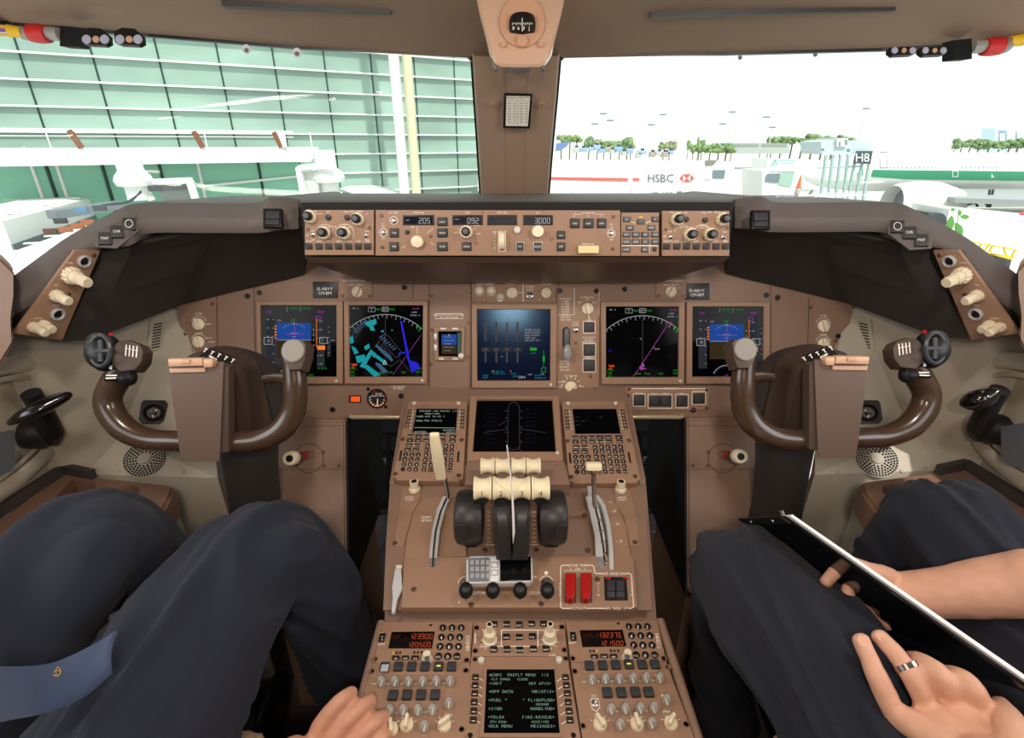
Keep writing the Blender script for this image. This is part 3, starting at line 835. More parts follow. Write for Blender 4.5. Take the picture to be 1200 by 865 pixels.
def pfd(x, y, cut, lab, outer, inner):
    T, S_, scr = display(lab, S_MAIN, outer, inner, knob_px=(outer[2][0]-7, outer[2][1]-3.5))
    L = layers(S_, scr)
    def R(m, a, b, c, d): L[m].rect(x+a, y+b, x+c, y+d)
    # origin: screen top left; 90 x 85 px
    R(G_GRY, 7, 14, 17, 73); R(G_GRY, 67, 12, 76, 72)
    L[G_GRY].poly([(x+79,y+24),(x+83,y+26),(x+83,y+60),(x+79,y+62)])
    R(G_SKY, 20, 21, 60, 41); R(G_GND, 20, 41, 60, 62)
    L[G_W].line([(x+20,y+41),(x+60,y+41)], .5)
    L[G_M].line([(x+29,y+34),(x+52,y+34)], .6); L[G_M].line([(x+40.5,y+22),(x+40.5,y+46)], .6)
    for k in range(9):
        a = math.radians(50+k*10); r0 = 18; L[G_W].line([(x+40+r0*cos(a), y+41-r0*sin(a)),(x+40+(r0+(2.2 if k%2 else 1.4))*cos(a), y+41-(r0+(2.2 if k%2 else 1.4))*sin(a))], .5)
    L[G_W].poly([(x+38.7,y+21),(x+41.3,y+21),(x+40,y+23.5)])
    for k in (-8,-4,4,8): L[G_W].line([(x+40-(4 if k%8==0 else 2),y+41+k),(x+40+(4 if k%8==0 else 2),y+41+k)], .4)
    L[G_G].text('TO/GA', x+40-0, y+4, 2.2); L[G_G].text('TO/GA', x+55, y+4, 2.2)
    L[G_W].line([(x+32,y+1.5),(x+32,y+8)], .3); L[G_W].line([(x+47.5,y+1.5),(x+47.5,y+8)], .3)
    L[G_M].text('205', x+11, y+8, 2.8); L[G_M].text('3000', x+71.5, y+8, 2.8)
    L[G_G].text('FD', x+40, y+18, 2.8); L[G_W].text('TKK', x+23, y+18, 1.8)
    for k in range(6):
        v = y+17+k*10
        L[G_W].text(str(100-10*k if k < 4 else 60-10*k+30), x+9.5, v, 1.7) if k < 3 else None
        L[G_W].line([(x+14.5,v),(x+17,v)], .4)
        L[G_W].text(str(400-100*k) if k < 3 else '-%d' % (100*(k-2)), x+71.5, v+2, 1.6)
        L[G_W].line([(x+67,v+2),(x+68.5,v+2)], .4)
        L[G_W].line([(x+79.5,y+26+k*6),(x+81.5,y+26+k*6)], .35)
    for k in range(5): R(G_A, 17.5, 24+k*3.4, 19.5, 25.8+k*3.4)
    L[G_W].box(x+5, y+38, x+14.5, y+46, .6); L[G_W].text('30', x+10.5, y+42, 3)
    L[G_M].box(x+66, y+13, x+71, y+16.5, .6); L[G_A].line([(x+66.3,y+16),(x+66.3,y+50)], .6)
    R(G_A, 67.5, 47.5, 76.5, 52.5)
    L[G_W].box(x+70, y+38, x+79, y+45, .6); L[G_G].text('0', x+73.5, y+41.5, 3); L[G_W].line([(x+83,y+41.5),(x+88,y+41.5)], .5)
    L[G_G].text('29.92 IN', x+73, y+74, 2.2)
    for k in (-12,-6,0,6,12): L[G_W].circ(x+63, y+41+k, .7, 6)
    # compass rose
    L[G_W].arc(x+40, y+86, 17, 25, 155, .5, 20)
    for k in range(11):
        a = math.radians(30+12*k); L[G_W].line([(x+40+17*cos(a),y+86-17*sin(a)),(x+40+15.2*cos(a),y+86-15.2*sin(a))], .4)
    L[G_M].text('267', x+40, y+81, 2); L[G_G].text('MAG', x+60, y+82, 1.8); L[G_M].text('H', x+28, y+82, 1.8)
    L.done()
pfd(304.5, 357.5, 0, 'leftmost main display, blue and brown artificial horizon beside the left yoke', [(300,353),(401.5,353),(401.5,450),(302,450)], [(304.5,357.5),(394.5,357.5),(394.5,442),(305.5,442)])
pfd(811.5, 359, 0, 'rightmost main display, blue artificial horizon beside the right yoke', [(805,354),(903,354),(901.5,450),(804.5,450)], [(811.5,359),(895.5,359),(895,442),(811,442)])
def nd(x, y, lab, outer, inner, full):
    T, S_, scr = display(lab, S_MAIN, outer, inner, knob_px=(outer[2][0]-5, outer[2][1]-4))
    L = layers(S_, scr)
    cx, cy = x+43, y+82
    L[G_W].arc(cx, cy-8+0, 62, 48, 132, .6, 34) if False else None
    R0 = 63; cyy = y+76
    L[G_W].arc(cx, y+11+R0-0, R0, 47, 133, .6, 36)
    for k in range(18):
        a = math.radians(48+5*k); r1 = 60 if k % 2 else 58
        L[G_W].line([(cx+R0*cos(a), y+11+R0-R0*sin(a)),(cx+r1*cos(a), y+11+R0-r1*sin(a))], .45)
    L[G_DG].line([(cx,y+12),(cx,y+70)], .5)
    L[G_W].box(cx-3.6, y+2.5, cx+3.6, y+7.5, .5); L[G_W].text('057', cx, y+5, 2.6)
    L[G_G].text('HDG', cx-8, y+5, 2.2); L[G_G].text('MAG', cx+8, y+5, 2.2)
    L[G_W].box(cx-20,y+2.5,cx-12,y+8,.35); L[G_W].text('GS0', cx-16, y+4, 1.6); L[G_W].text('0', cx-16, y+6.6, 1.6)
    L[G_W].text('TRK', x+6, y+4, 1.6); L[G_W].text('0', x+11, y+4, 1.8)
    L[G_M].text('EKX01', x+79, y+4.3, 2); L[G_W].text('1.4NM', x+77, y+8.5, 1.8); L[G_W].text('20.20Z', x+76, y+12, 1.8); L[G_C].text('RA', x+83, y+12, 1.6)
    L[G_G].line([(x+82,y+31),(x+84.5,y+27),(x+82,y+24.5),(x+79.5,y+28)], 1)
    for t, u, v in (('VOR L',4,75),('DME',4,78.5),('115.9',5,82),('VOR R',80,75),('DME',81,78.5),('---',81,82),('NDB',38,79),('TCAS',47,79),('ADF',64,79)): L[G_G].text(t, x+u-2, y+v, 1.9, 'l')
    L[G_OR].text('TERR', x+3, y+70, 2.2, 'l'); L[G_OR].text('TST', x+3, y+73, 1.8, 'l')
    if full:
        # airport map: runway strips, aprons and taxiways
        A = lambda pts: [(x+a, y+b) for a, b in pts]
        L[G_B].poly(A([(60.5,19),(62.5,18),(72,65),(80,67),(84,73),(74,80),(71,69),(69,64)]))
        L[G_B].line(A([(58,57),(69,55)]), 1.6)
        L[G_M].line(A([(52,82),(85,35)]), .4)
        for q in ([(17,21),(32,16),(33,22),(24,26)],[(24,26),(29,24),(31,30),(26,30)],[(1,38),(5,36),(6,44),(2,46)],[(18,49),(24,45),(25,50),(20,53)],[(3,48),(8,50),(12,56),(7,58)],[(8,60),(19,58),(20,66),(10,68)],
                  [(13,72),(26,52),(31,56),(34,60),(30,62),(27,58),(18,74)],[(30,56),(44,66),(43,70),(28,59)],[(17,72),(22,70),(38,82),(30,84)],[(37,31),(41,29),(41,32)],[(50,29),(52,29),(51,31)]):
            L[G_C].poly(A(q))
        for k in range(5):
            L[G_STEEL].poly(A([(31+3*k,48+3.2*k),(33+3*k,46+3.2*k),(50+1.2*k,60+2.2*k),(48+1.2*k,62+2.2*k)]) if k < 3 else A([(22+3*k,66+1*k),(24+3*k,64+1*k),(42+k,78),(38+k,80)]))
        for k in range(7):
            L[G_STEEL].line(A([(36+2.6*k,38+2.4*k),(40+2.6*k,36+2.4*k)]), 1.3); L[G_STEEL].line(A([(6+2*k,30-2.2*k),(10+2*k,33-2.2*k)]), 1.2)
        for q in ([(3,38),(12,25),(22,18)],[(5,42),(16,27),(24,22)],[(30,50),(42,33),(46,36),(62,55),(58,62)],[(38,40),(55,62),(60,58)],[(46,70),(50,72),(60,64),(72,78)],[(26,80),(46,82)],[(42,33),(42,44),(38,50)],[(35,44),(50,58)]):
            L[G_DG].line(A(q), .5)
        L[G_PALE].line(A([(40,69.5),(42.5,64.5),(45,69.5),(40,69.5)]), .6)
    else:
        L[G_M].line([(x+33,y+82),(x+74,y+19)], .55); L[G_DG].line([(x+31,y+82),(x+36,y+76)], .4)
        L[G_M].poly([(x+39,y+71),(x+43,y+68),(x+44,y+72),(x+48,y+73),(x+41,y+75)]); L[G_M].text('KM', x+75, y+19, 2.4)
        L[G_W].line([(x+41,y+70),(x+43,y+66),(x+45,y+70),(x+41,y+70)], .5)
        L[G_W].text('MIA06', x+60, y+50, 1.6); L[G_W].text('+', x+56, y+48, 3); L[G_W].text('20', cx-2, y+38, 1.6)
        L[G_B].text('1.05', x+5, y+52, 2.2)
    L.done()
nd(408.5, 357.5, 'main display second from left, cyan and blue airport map under a compass arc', [(402.5,352.5),(501,352.5),(500,450),(403.5,450)], [(408.5,357.5),(496,357.5),(495,442),(409,442)], True)
nd(710, 359, 'main display second from right, magenta course line under a compass arc', [(704,353.5),(803,353.5),(802,450.5),(705,450.5)], [(710,359),(796,359),(795.5,442.5),(710,442.5)], False)
# upper engine display
T, S_, scr = display('upper centre display with blue glare and rows of engine bars', S_MAIN, [(552.5,356.5),(653,356.5),(652,455),(553,455)], [(558.5,362),(645.5,362),(645,446.5),(559,446.5)], knob_px=(645.5,451))
scr.data = scr.data.copy(); scr.data.materials.clear(); scr.data.materials.append(mat('blue_coated_glass', (10,16,44), .17, spec=.28, tint=(.30,.62,1.0)))
L = layers(S_, scr)
for k, u in enumerate((569,581.7,594,606.5)):
    L[G_DG].line([(u-2.2,378),(u+2.2,378)], .8); L[G_DG].rect(u-1.2,378,u+1.2,400)
    L[G_DG].box(u-4.7,407.5,u+4.7,412,.5); L[G_DG].rect(u-1.1,413,u+1.1,425); L[G_GRY].rect(u-4,408,u+4,411.5)
    L[G_W].text('0.0', u, 409.8, 1.6)
for k, t in enumerate(('PASSEN OXYG','DOORS ENTRY','SNGL SOURCE','>ELEC AC 1','FUEL JETT SYS')): L[G_W].text(t, 615, 386.5+3.1*k, 1.9, 'l')
L[G_C].text('1.49', 588, 418, 1.8)
L[G_G].rect(621,407.5,629,411); L[G_C].text('FLAPS', 625, 414, 1.6)
L[G_G].line([(637,410),(637,430)], .5); L[G_G].rect(636,417,638.5,424); L[G_G].box(634.5,431,639.5,436,.6)
for t, u, v in (('12.6 TAT +31c',583,435.5),('D-TO  D-TO',585,438)): L[G_C].text(t, u, v, 1.7)
for u, v in ((569,440),(569,442.5),(602,438),(604,441),(630,440),(630,443),(637,443)): L[G_C].text('0.4 0', u, v, 2)
L[G_A].text('0', 578, 435, 2); L[G_A].text('0', 598.5, 435, 2)
L[G_W].text('1304', 612, 442, 3.2); L[G_W].text('TEMP', 621, 439, 1.6); L[G_W].text('FUEL', 636, 438.5, 1.6); L[G_DG].text('LOAD 90 GS 1', 627, 369, 2)
L.done()
# lower display (tilted on the pedestal head)
T, S_, scr = display('lower centre display, almost dark, with a faint aircraft outline', S_CDU, [(551,464),(655,464),(660,540),(547,540)], [(558.5,467.5),(647.5,467.5),(652,529.5),(553.5,529.5)], d=.02, drop=.006, knob_px=(653,531.5))
L = layers(S_, scr)
L[G_DG].line([(595,528),(595.5,478),(597,474),(600,471.5),(604,471.5),(607,474),(608.5,478),(609,524),(606,527),(598,527),(595,524)], .5)
L[G_DG].line([(595,503),(566,507)], .4); L[G_DG].line([(609,503),(640,507)], .4); L[G_DG].line([(583,499),(594,493)], .4); L[G_DG].line([(592,529),(598,524)], .4); L[G_DG].line([(612,529),(606,524)], .4)
for v in (481,489,500,506,517): L[G_DG].box(592.5,v,593.8,v+1.4,.35); L[G_DG].box(610.3,v,611.6,v+1.4,.35)
for k in range(9): L[G_DIM].text('F/D DOOR', 577 if k%2 else 574, 480+4.8*k, 1.9); L[G_DIM].text('ENTRY 3R', 622, 480+4.8*k, 1.9)
L.done()
# ---------------------------------------------------------------- centre panel: standby displays and their plate
T, S_ = unit('standby_instrument_panel', 'plain brown panel strip holding the small standby horizon', S_MAIN, [(503,345),(552,345),(551.5,467),(503.5,467)], .003, BROWN)
k = Ink(S_, .0005); k.box(510.5,367.5,542,373.5,.5); k.text('WHEN INSTRUMENTS TRANSFER', 526, 369.2, 1.7); k.text('ONLY ON GROUND', 526, 372, 1.7); k.build('lettering', INK, T)
screws(S_, [(505.5,346.5),(549,346.5),(506,387),(549,378),(549,418),(505.5,427),(506,459),(549,459)], T, 4)
T, S2, scr = display('tiny standby horizon display with blue upper half, left of centre', S_MAIN, [(508,383),(545,383),(544,423),(509,423)], [(513,388),(541,388),(540.5,418),(513.5,418)], d=.010, drop=.002)
L = layers(S2, scr)
L[G_SKY].rect(517.5,392,535,404); L[G_GND].rect(517.5,404,535,415); L[G_W].poly([(525,392),(527.5,392),(526.3,394)])
L[mat('glow_teal', (30,62,66), .5, emit=(30,62,66), es=.5)].rect(536,390,540,416)
for k in range(5): L[G_W].line([(520,395+4*k),(532 if k%2 else 529,395+4*k)], .35); L[G_W].text('11', 538, 392+5*k, 1.5)
L.done()
for u0, v0, u1, v1 in ((516,384.2,523,386.6),(530,384.2,537,386.6),(508.8,391,511.8,398),(508.8,404,511.8,411),(514,419.5,520,422),(530,419.5,537,422)):
    button(S_MAIN.shift(.010), u0, v0, u1, v1, T, SILVER, .0025, 'bezel_button')
put('adjust_knob', knob_round(.007,.008,IVORY), S_MAIN.fr(540.5, 417, .010), T)
# engine selector panel above the upper display
T, S_ = unit('engine_select_panel', 'brown strip of ivory push knobs and selectors above the upper centre display', S_MAIN, rect4(553,330,651,354.5), .005)
k = Ink(S_, .0005)
for u, v in ((562,341),(575.5,341)):
    put('push_knob', knob_round(.0085,.007,IVORY), S_.fr(u, v), T); k.arc(u, v, 5.2, 0, 360, .5)
put('push_knob', knob_round(.0055,.006,WHITEK), S_.fr(586.5,348.5), T); k.arc(586.5,348.5,3.8,0,360,.7)
knob(S_, 600, 343.5, 13, T, IVORY, 'pointer', h=.012, rot=.1); knob(S_, 640, 343.5, 12, T, IVORY, 'pointer', h=.012, rot=.9)
toggle(S_, 621, 347, 8, T, CHROME, WHITEK)
k.line([(613,330.5),(613,354)], .7)
for t, u, v in (('EIU SEL  HEADING',569,333),('INBD CRT',599,332),('NORM',609,343),('LWR CRT',640,333),('FUEL',586,353),('HDG REF',621,336),('NORM',621,339.5)): k.text(t, u, v, 1.8)
k.build('lettering', INK, T); screws(S_, [(556,350),(567,351.5),(632,351.5),(649,351)], T, 4)
# landing gear panel
T, S_ = unit('landing_gear_panel', 'brown panel with the landing gear lever right of the upper centre display', S_MAIN, [(653,337),(703,337),(702,467),(652,467)], .004)
k = Ink(S_, .0005)
slab(S_, [(659,386),(662,383),(665,383),(668,386),(668,408),(659,408)], .001, BLACK, 'lever_slot', T, 0)
bm = bmesh.new(); a = S_.fr(664,410); 
put('gear_lever', m_box(.012,.05,.012,mat('gunmetal',(80,84,90),.4,metal=.6),.003), S_.fr(663.5,397,.001), T)
gl = m_lathe([(.0,0),(.008,.001),(.0115,.006),(.0115,.014),(.008,.019),(0,.02)], mat('clear_grey_wheel', (150,150,146), .2, coat=.5), 24, (1,1.75))
put('lever_wheel', gl, S_.fr(664.5,413,.008), T)
knob(S_, 688.5, 362, 13.5, T, IVORY, 'pointer', h=.012, rot=.2); k.line([(689,367),(691,375)], .8)
knob(S_, 669, 454, 14, T, IVORY, 'pointer', h=.012, rot=-.8)
for i in range(9): a = math.radians(-20+27*i); k.line([(669+9*cos(a),453-9*sin(a)),(669+12*cos(a),453-12*sin(a))], .7)
for u0,v0,u1,v1 in ((685,378,696,389),(684.5,404,696.5,416.5),(684.5,422,696.5,434.5)):
    button(S_, u0+.5, v0+.5, u1-.5, v1-.5, T, CHAR, .004, frame=BLACK); k.box(u0-1.5,v0-1.5,u1+1.5,v1+1.5,.6)
toggle(S_, 675, 387, 6, T, CHROME, BLACK)
k.line([(673,338),(673,369),(654,369)], .5); k.line([(702,340),(702,370)], .5)
for i, t in enumerate(('FLAP LIMIT','1- 280K','5- 260K','10-240K','20-230K','25-205K','30-180K','RETRACT','270K-.82M')): k.text(t, 663, 350+3.1*i, 1.9)
for t, u, v in (('ALTERNATE',688,348.5),('OFF',688,351.5),('RET',680,354.5),('EXT',697,354.5),('GEAR',690,375.5),('LOCK',674.5,378),('OVRD',674.5,381),('ALTN GEAR',690,395.5),('EXTEND',690,398.5),('NOSE/BODY',690,401),('WING',690,419.7),('EXTEND',662,423.5),('270K-.82M',662,426.5),('RETRACT',662,430),('320K-.82M',662,433.5),('AUTOBRAKE',669,440.5),('DISARM',659,447.5),('OFF',657,453.5),('RTO',663,462),('MAX',682,453),('AUTO',682,456)): k.text(t, u, v, 1.9)
k.build('lettering', INK, T)
screws(S_, [(656,341),(699,341),(654,460),(697,457)], T, 6, SCREWB); screws(S_, [(675,402),(692,441),(675,463)], T, 4)
# ground proximity panel on the right
T, S_ = unit('flight_switch_panel', 'brown panel with five grey push switches under the right chart display', S_MAIN, [(732,454),(832,454),(831,481),(733,481)], .004)
k = Ink(S_, .0005)
for i, (u0,u1,v0) in enumerate(((743,755,463),(761,773,464),(774,786,464),(793,805,464),(812.5,825,461))):
    button(S_, u0+.6, v0+.8, u1-.6, v0+11.5, T, CHAR, .004, frame=BLACK)
    k.text(('RA/VR','FLAP','GEAR','TERR','GND PROX')[i], (u0+u1)/2, v0-2.4 if i else v0-2, 1.9); 
for q in ((742,461.5,756,476),(759.5,462,787.5,478.5),(792,462,806.5,478),(811,459,827,474)): k.box(*q, .6)
k.line([(741,455.5),(827,455.5)], .8); k.text('GND PROX', 785, 455.5, 2, h=.0009)
k.build('lettering', INK, T); screws(S_, [(735,477),(737,456),(828,457),(828,478)], T, 4)
screws(S_MAIN, [(734.5,464),(812,480)], MP, 7, SCREWB, 'panel_fastener')
# brake pressure gauge + annunciator on the left
T = thing('brake_pressure_gauge', 'small round black gauge with coloured arc left of the pedestal top', 'gauge', S_MAIN.p(442,467))
r = S_MAIN.sz(442,467,23)/2
put('gauge_case', m_lathe([(r,0),(r,.004),(r*.92,.006),(r*.86,.004),(0,.004)], BLACK, 32), S_MAIN.fr(442,467), T)
k = Ink(S_MAIN, .0046); k.text('BRAKE', 444, 461.5, 1.8); k.text('BRAKE PRESS', 443, 464, 1.8); k.line([(442,476),(442.6,467.5)], 1.2); k.build('lettering', INK, T)
kc = Ink(S_MAIN, .0044); kc.arc(442,467,9,200,330,1.0); kc.build('orange_band', G_A, T)
kc = Ink(S_MAIN, .0044); kc.arc(442,467,9,340,372,1.4); kc.line([(437,461),(440,457)],1.2); kc.build('red_band', RED, T)
kc = Ink(S_MAIN, .0044); kc.arc(442,467,9,165,200,1.2); kc.build('green_band', mat('teal_mark',(60,170,140),.5), T)
kc = Ink(S_MAIN, .0045)
for i in range(9): a = math.radians(170+22*i); kc.line([(442+7*cos(a),467-7*sin(a)),(442+10*cos(a),467-10*sin(a))], .5)
kc.build('scale_ticks', INK, T)
screws(S_MAIN, [(431.5,456),(452,477)], T, 4, SCREWB)
T = thing('brake_source_light', 'lit orange annunciator left of the brake gauge', 'indicator light', S_MAIN.p(416,467.5))
slab(S_MAIN, rect4(409,463.5,423,472), .003, BLACK, 'housing', T, .0008)
slab(S_MAIN, rect4(411,465,421.5,470.8), .0012, mat('lit_orange_lens', (240,90,20), .4, emit=(255,80,10), es=.9), 'lens', T, .0003, h0=.003)
k = Ink(S_MAIN, .0046); k.text('BRAKE', 416, 466.7, 2); k.text('SOURCE', 416, 469.3, 2); k.build('lettering', BLKINK, T)
k = Ink(S_MAIN, .0006); k.text('PARK BRAKE', 466, 453, 2); k.text('SET PRESS', 467, 455.5, 1.8)
k.build('lettering', INK, MP)
# grab rails at the panel's lower edge
for a, b, lab in ((411,471,'left'),(735,799,'right')):
    p, q = S_MAIN.p(a,488,.012), S_MAIN.p(b,488,.012)
    o = putbm('grab_rail', bm_tube([S_MAIN.p(a,488,-.006), p, p+(q-p)*.04+V((0,-.004,0)), q+(p-q)*.04+V((0,-.004,0)), q, S_MAIN.p(b,488,-.006)], .0055, 12), mat('cream_metal', (214,196,165), .3, metal=.4))
    tag(o, 'short polished rail under the %s inner panel edge above the pedal well' % lab, 'rail')
# ================================================================ pedestal
def halfx(a, b): return (abs(a.x)+abs(b.x))/2
PED = thing('pedestal', 'brown centre pedestal between the two pilots running down from the panel', 'pedestal', (0,.8,0))
p1 = halfx(S_CDU.p(472,476), S_CDU.p(740,476)); p2 = halfx(S_CDU.p(455,566), S_CDU.p(756,566)); p3 = halfx(S_QUAD.p(443,724), S_QUAD.p(769,724))
p4 = halfx(S_RAD.p(446,730), S_RAD.p(775,730)); p5 = p4
ya, yb = S_CDU.p(600,476), S_CDU.p(600,563); yq = S_QUAD.p(600,565); yqe = S_QUAD.p(600,714)
bm = bmesh.new()
def sec(y, z, hw, hb=None, zb=0): 
    hb = hb or hw
    return [V((-hw,y,z)), V((hw,y,z)), V((hb,y,zb)), V((-hb,y,zb))]
yr = S_RAD.p(600,727)
bm_rings([sec(ya.y+.10, ya.z+.02, p1), sec(ya.y, ya.z, p1), sec(yb.y, yb.z, p2), sec(yq.y-.004, yq.z-.002, p2), sec(yqe.y, yqe.z-.02, p3), sec(yr.y+.005, yqe.z-.02, p3), sec(yr.y-.001, .57, p4), sec(.12, .57, p4)], True, bm)
putbm('pedestal_body', bm, BROWN, PED, smooth=False)
# shoulder rails of the radio section
for s in (-1, 1):
    a = S_RAD.p(447 if s < 0 else 774, 729); 
    x = s*(p4-.001)
    bm = bm_tube([V((x, yr.y-.002, .583)), V((x, .12, .583))], .0075, 12)
    putbm('side_rail', bm, BROWN, PED)
# ---------------------------------------------------------------- control display units
def bil(q, a, b):
    (x0,y0),(x1,y1),(x2,y2),(x3,y3) = q
    return ((x0*(1-a)+x1*a)*(1-b)+(x3*(1-a)+x2*a)*b, (y0*(1-a)+y1*a)*(1-b)+(y3*(1-a)+y2*a)*b)
KEYROWS = [(.46,['INIT REF','RTE','DEP ARR','ATC','VNAV','BRT']),(.515,['FIX','LEGS','HOLD','FMC COMM','PROG','EXEC'])]
def cdu(label, q, text_mat, lines, dim=False):
    T = thing('control_display_unit', label, 'control display unit', S_CDU.p(*bil(q,.5,.5)))
    B = lambda a, b: bil(q, a, b)
    D = .022
    slab(S_CDU, [B(-.01,0),B(1.01,0),B(1.01,1.0),B(.96,1.0),B(.96,1.03),B(.04,1.03),B(.04,1.0),B(-.01,1.0)], D, BROWN2, 'unit_body', T, .002)
    S_ = S_CDU.shift(D)
    # all pixel quads are read on the face itself
    slab(S_, [B(.11,.055),B(.88,.055),B(.885,.43),B(.105,.43)], .0012, BROWN, 'screen_surround', T, .0006)
    scr = slab(S_, [B(.15,.10),B(.85,.10),B(.85,.41),B(.15,.41)], .0016, GLASSB, 'screen', T, 0)
    ink = Ink(S_, .0021)
    for t, a, b, px in lines: ink.text(t, *B(a, b), px, 'l', mono=.78)
    if not dim: ink.line([B(.17,.345),B(.83,.345)], .4)
    ink.build('screen_text', text_mat, scr)
    leg = Ink(S_, .0036); pl = Ink(S_, .0006)
    w = (B(1,.5)[0]-B(0,.5)[0])
    def key(a, b, wa, hb, m=DKEY, rnd=False, txt='', tp=1.8, lm=None):
        u, v = B(a, b); hw = wa*w/2; hh = hb*(q[3][1]-q[0][1])/2
        W, H, M = S_.rect(u-hw, v-hh, u+hw, v+hh)
        W, H = round(W,3), round(H,3)
        if rnd: put('key', m_lathe([(H/2,0),(H/2,.0024),(H*.42,.003),(0,.003)], m, 14), M, T)
        else: put('key', m_box(W, H, .003, m, .0006, 1), M, T)
        if txt: leg.text(txt, u, v, tp)
    for i in range(6):
        b = .13+.043*i
        for a in (.045, .945):
            key(a, b, .055, .026)
            leg.line([(B(a,b)[0]-1,B(a,b)[1]),(B(a,b)[0]+1,B(a,b)[1])], .5)
            pl.line([B(.085,b),B(.115,b+.008)] if a < .5 else [B(.905,b),B(.88,b+.008)], .7, h=.0013)
    for b, names in KEYROWS:
        for a, t in zip((.14,.267,.394,.522,.65,.81), names): key(a, b, .095, .040, txt=t, tp=1.4)
    for a, t in ((.14,'MENU'),(.268,'NAV RAD')): key(a, .58, .095, .042, txt=t, tp=1.5)
    for a, t in ((.13,'PREV'),(.258,'NEXT')): key(a, .637, .095, .042, txt=t, tp=1.5)
    al = 'ABCDEFGHIJKLMNOPQRSTUVWXYZ'
    k = 0
    for r, b in enumerate((.58,.637,.70,.762,.826,.89)):
        for c, a in enumerate((.425,.522,.619,.716,.81)):
            t = al[k] if k < 26 else ('SP','DEL','/','CLR')[k-26]; k += 1
            key(a, b, .062, .046, txt=t, tp=2.4 if len(t) == 1 else 1.5)
    for r, b in enumerate((.70,.762,.826,.89)):
        for c, a in enumerate((.115,.21,.305)):
            t = ('123','456','789',('.','0','+'))[r][c]
            key(a, b, .06, .05, rnd=True, txt=t, tp=2.4)
    for a in (.035, .915):
        W, H, M = S_.rect(B(a,.70)[0]-1, B(a,.65)[1], B(a,.70)[0]+1, B(a,.78)[1])
        put('light_bar', m_box(round(W,4), round(H,4), .002, BLACK, .0004), M, T)
    screws(S_, [B(.09,.03),B(.86,.03)], T, 4.5, WHITEK)
    screws(S_, [B(.02,.95),B(.94,.95),B(.02,.5),B(.955,.5)], T, 5)
    leg.build('key_legend', INK, T); pl.build('select_marks', INK, T)
LQ = [(480,470),(547,470),(542,562),(461,560)]; RQ = [(659,470),(731,470),(750,563),(668,564)]
cdu('keypad computer unit left of the lower display, green-white text on screen', LQ, G_PALE,
    [('PRESENT LEG FAULTS 1/2',.20,.13,1.8),('CONDITIONS',.30,.165,1.6),('<NON AIR 30-50 1',.16,.20,1.9),('<NON-FMC FAULTS',.16,.255,1.9),('REPORT>',.64,.375,1.9),('<RETURN',.165,.40,1.9),('HELP>',.70,.40,1.9)])
cdu('keypad computer unit right of the lower display, screen nearly blank', RQ, G_DG, [('VHF L',.17,.20,1.5),('POS INIT',.17,.25,1.5),('FMC',.55,.2,1.5),('SAT 1',.17,.30,1.5)], True)
# ---------------------------------------------------------------- thrust quadrant
Q = thing('thrust_quadrant', 'brown thrust quadrant with four ivory-topped levers on the pedestal', 'throttle quadrant', (0,.75,.62))
SQ = S_QUAD
slab(SQ, [(457,567),(752,567),(756,590),(764,715),(449,715),(452,640)], .004, BROWN, 'quadrant_cover', Q, .001, h0=-.002)
slab(SQ, [(474,653),(742,651),(747,712),(470,712)], .016, BROWN2, 'switch_plate', Q, .002)
S2 = SQ.shift(.016)
# curved arc guards left and right: raised plates
def arcplate(px, name, d, m, par=Q, bev=.0015): return slab(SQ, px, d, m, name, par, bev)
arcplate([(497,583),(520,583),(512,625),(505,668),(473,668),(477,628),(485,600)], 'arc_plate', .010, BROWN2)
arcplate([(522,584),(560,584),(548,612),(546,652),(517,653),(509,668),(504,668),(512,620)], 'arc_plate', .006, BROWN2)
arcplate([(703,582),(722,590),(734,618),(741,667),(719,667),(713,620)], 'arc_plate', .010, BROWN2)
arcplate([(472,570),(494,570),(492,585),(484,600),(473,640),(461,640),(466,605)], 'side_plate', .004, BROWN2)
arcplate([(718,572),(737,572),(746,605),(749,640),(738,640),(731,606),(722,592)], 'side_plate', .004, BROWN2)
def metal_arc(px, w, d, name, m=SILVER, h0=.006):
    a = [(u-w/2, v) for u, v in px]; b = [(u+w/2, v) for u, v in px[::-1]]
    return slab(SQ, a+b, d, m, name, Q, .001, h0)
metal_arc([(524,581),(517,596),(511,620),(508,645),(507,666)], 9.5, .010, 'speedbrake_slot', SILVER)
metal_arc([(523,584),(516,600),(510.5,622),(508,645),(507,664)], 2, .011, 'slot_groove', BLACK, .0065)
metal_arc([(692,582),(697,600),(703,628),(705,667)], 12, .010, 'flap_gate', SILVER)
metal_arc([(699,580),(707,592),(713,615),(716,640),(717,667)], 5, .014, 'flap_gate_rail', SILVER)
metal_arc([(696,588),(702,612),(707,640),(709,662)], 2.2, .0105, 'gate_slot', BLACK, .0065)
for u, v in ((698,597),(702,611),(704,624),(706,637),(708,650),(709,660)):
    put('detent', m_box(.006,.006,.004,CHROME,.001), SQ.fr(u, v, .014), Q)
for u, v in ((486,575),(727,575)):
    T2 = SQ.fr(u, v, .004)
    put('light_knob', m_lathe([(.0115,0),(.0115,.006),(.009,.008),(.009,.022),(0,.022)], IVORY, 24), T2 @ Mx.Rotation(-.25,4,'X'), Q)
    put('knob_cap', m_lathe([(.006,0),(.005,.0015),(0,.0015)], BLACK, 20), T2 @ Mx.Rotation(-.25,4,'X') @ Mx.Translation((0,0,.022)), Q)
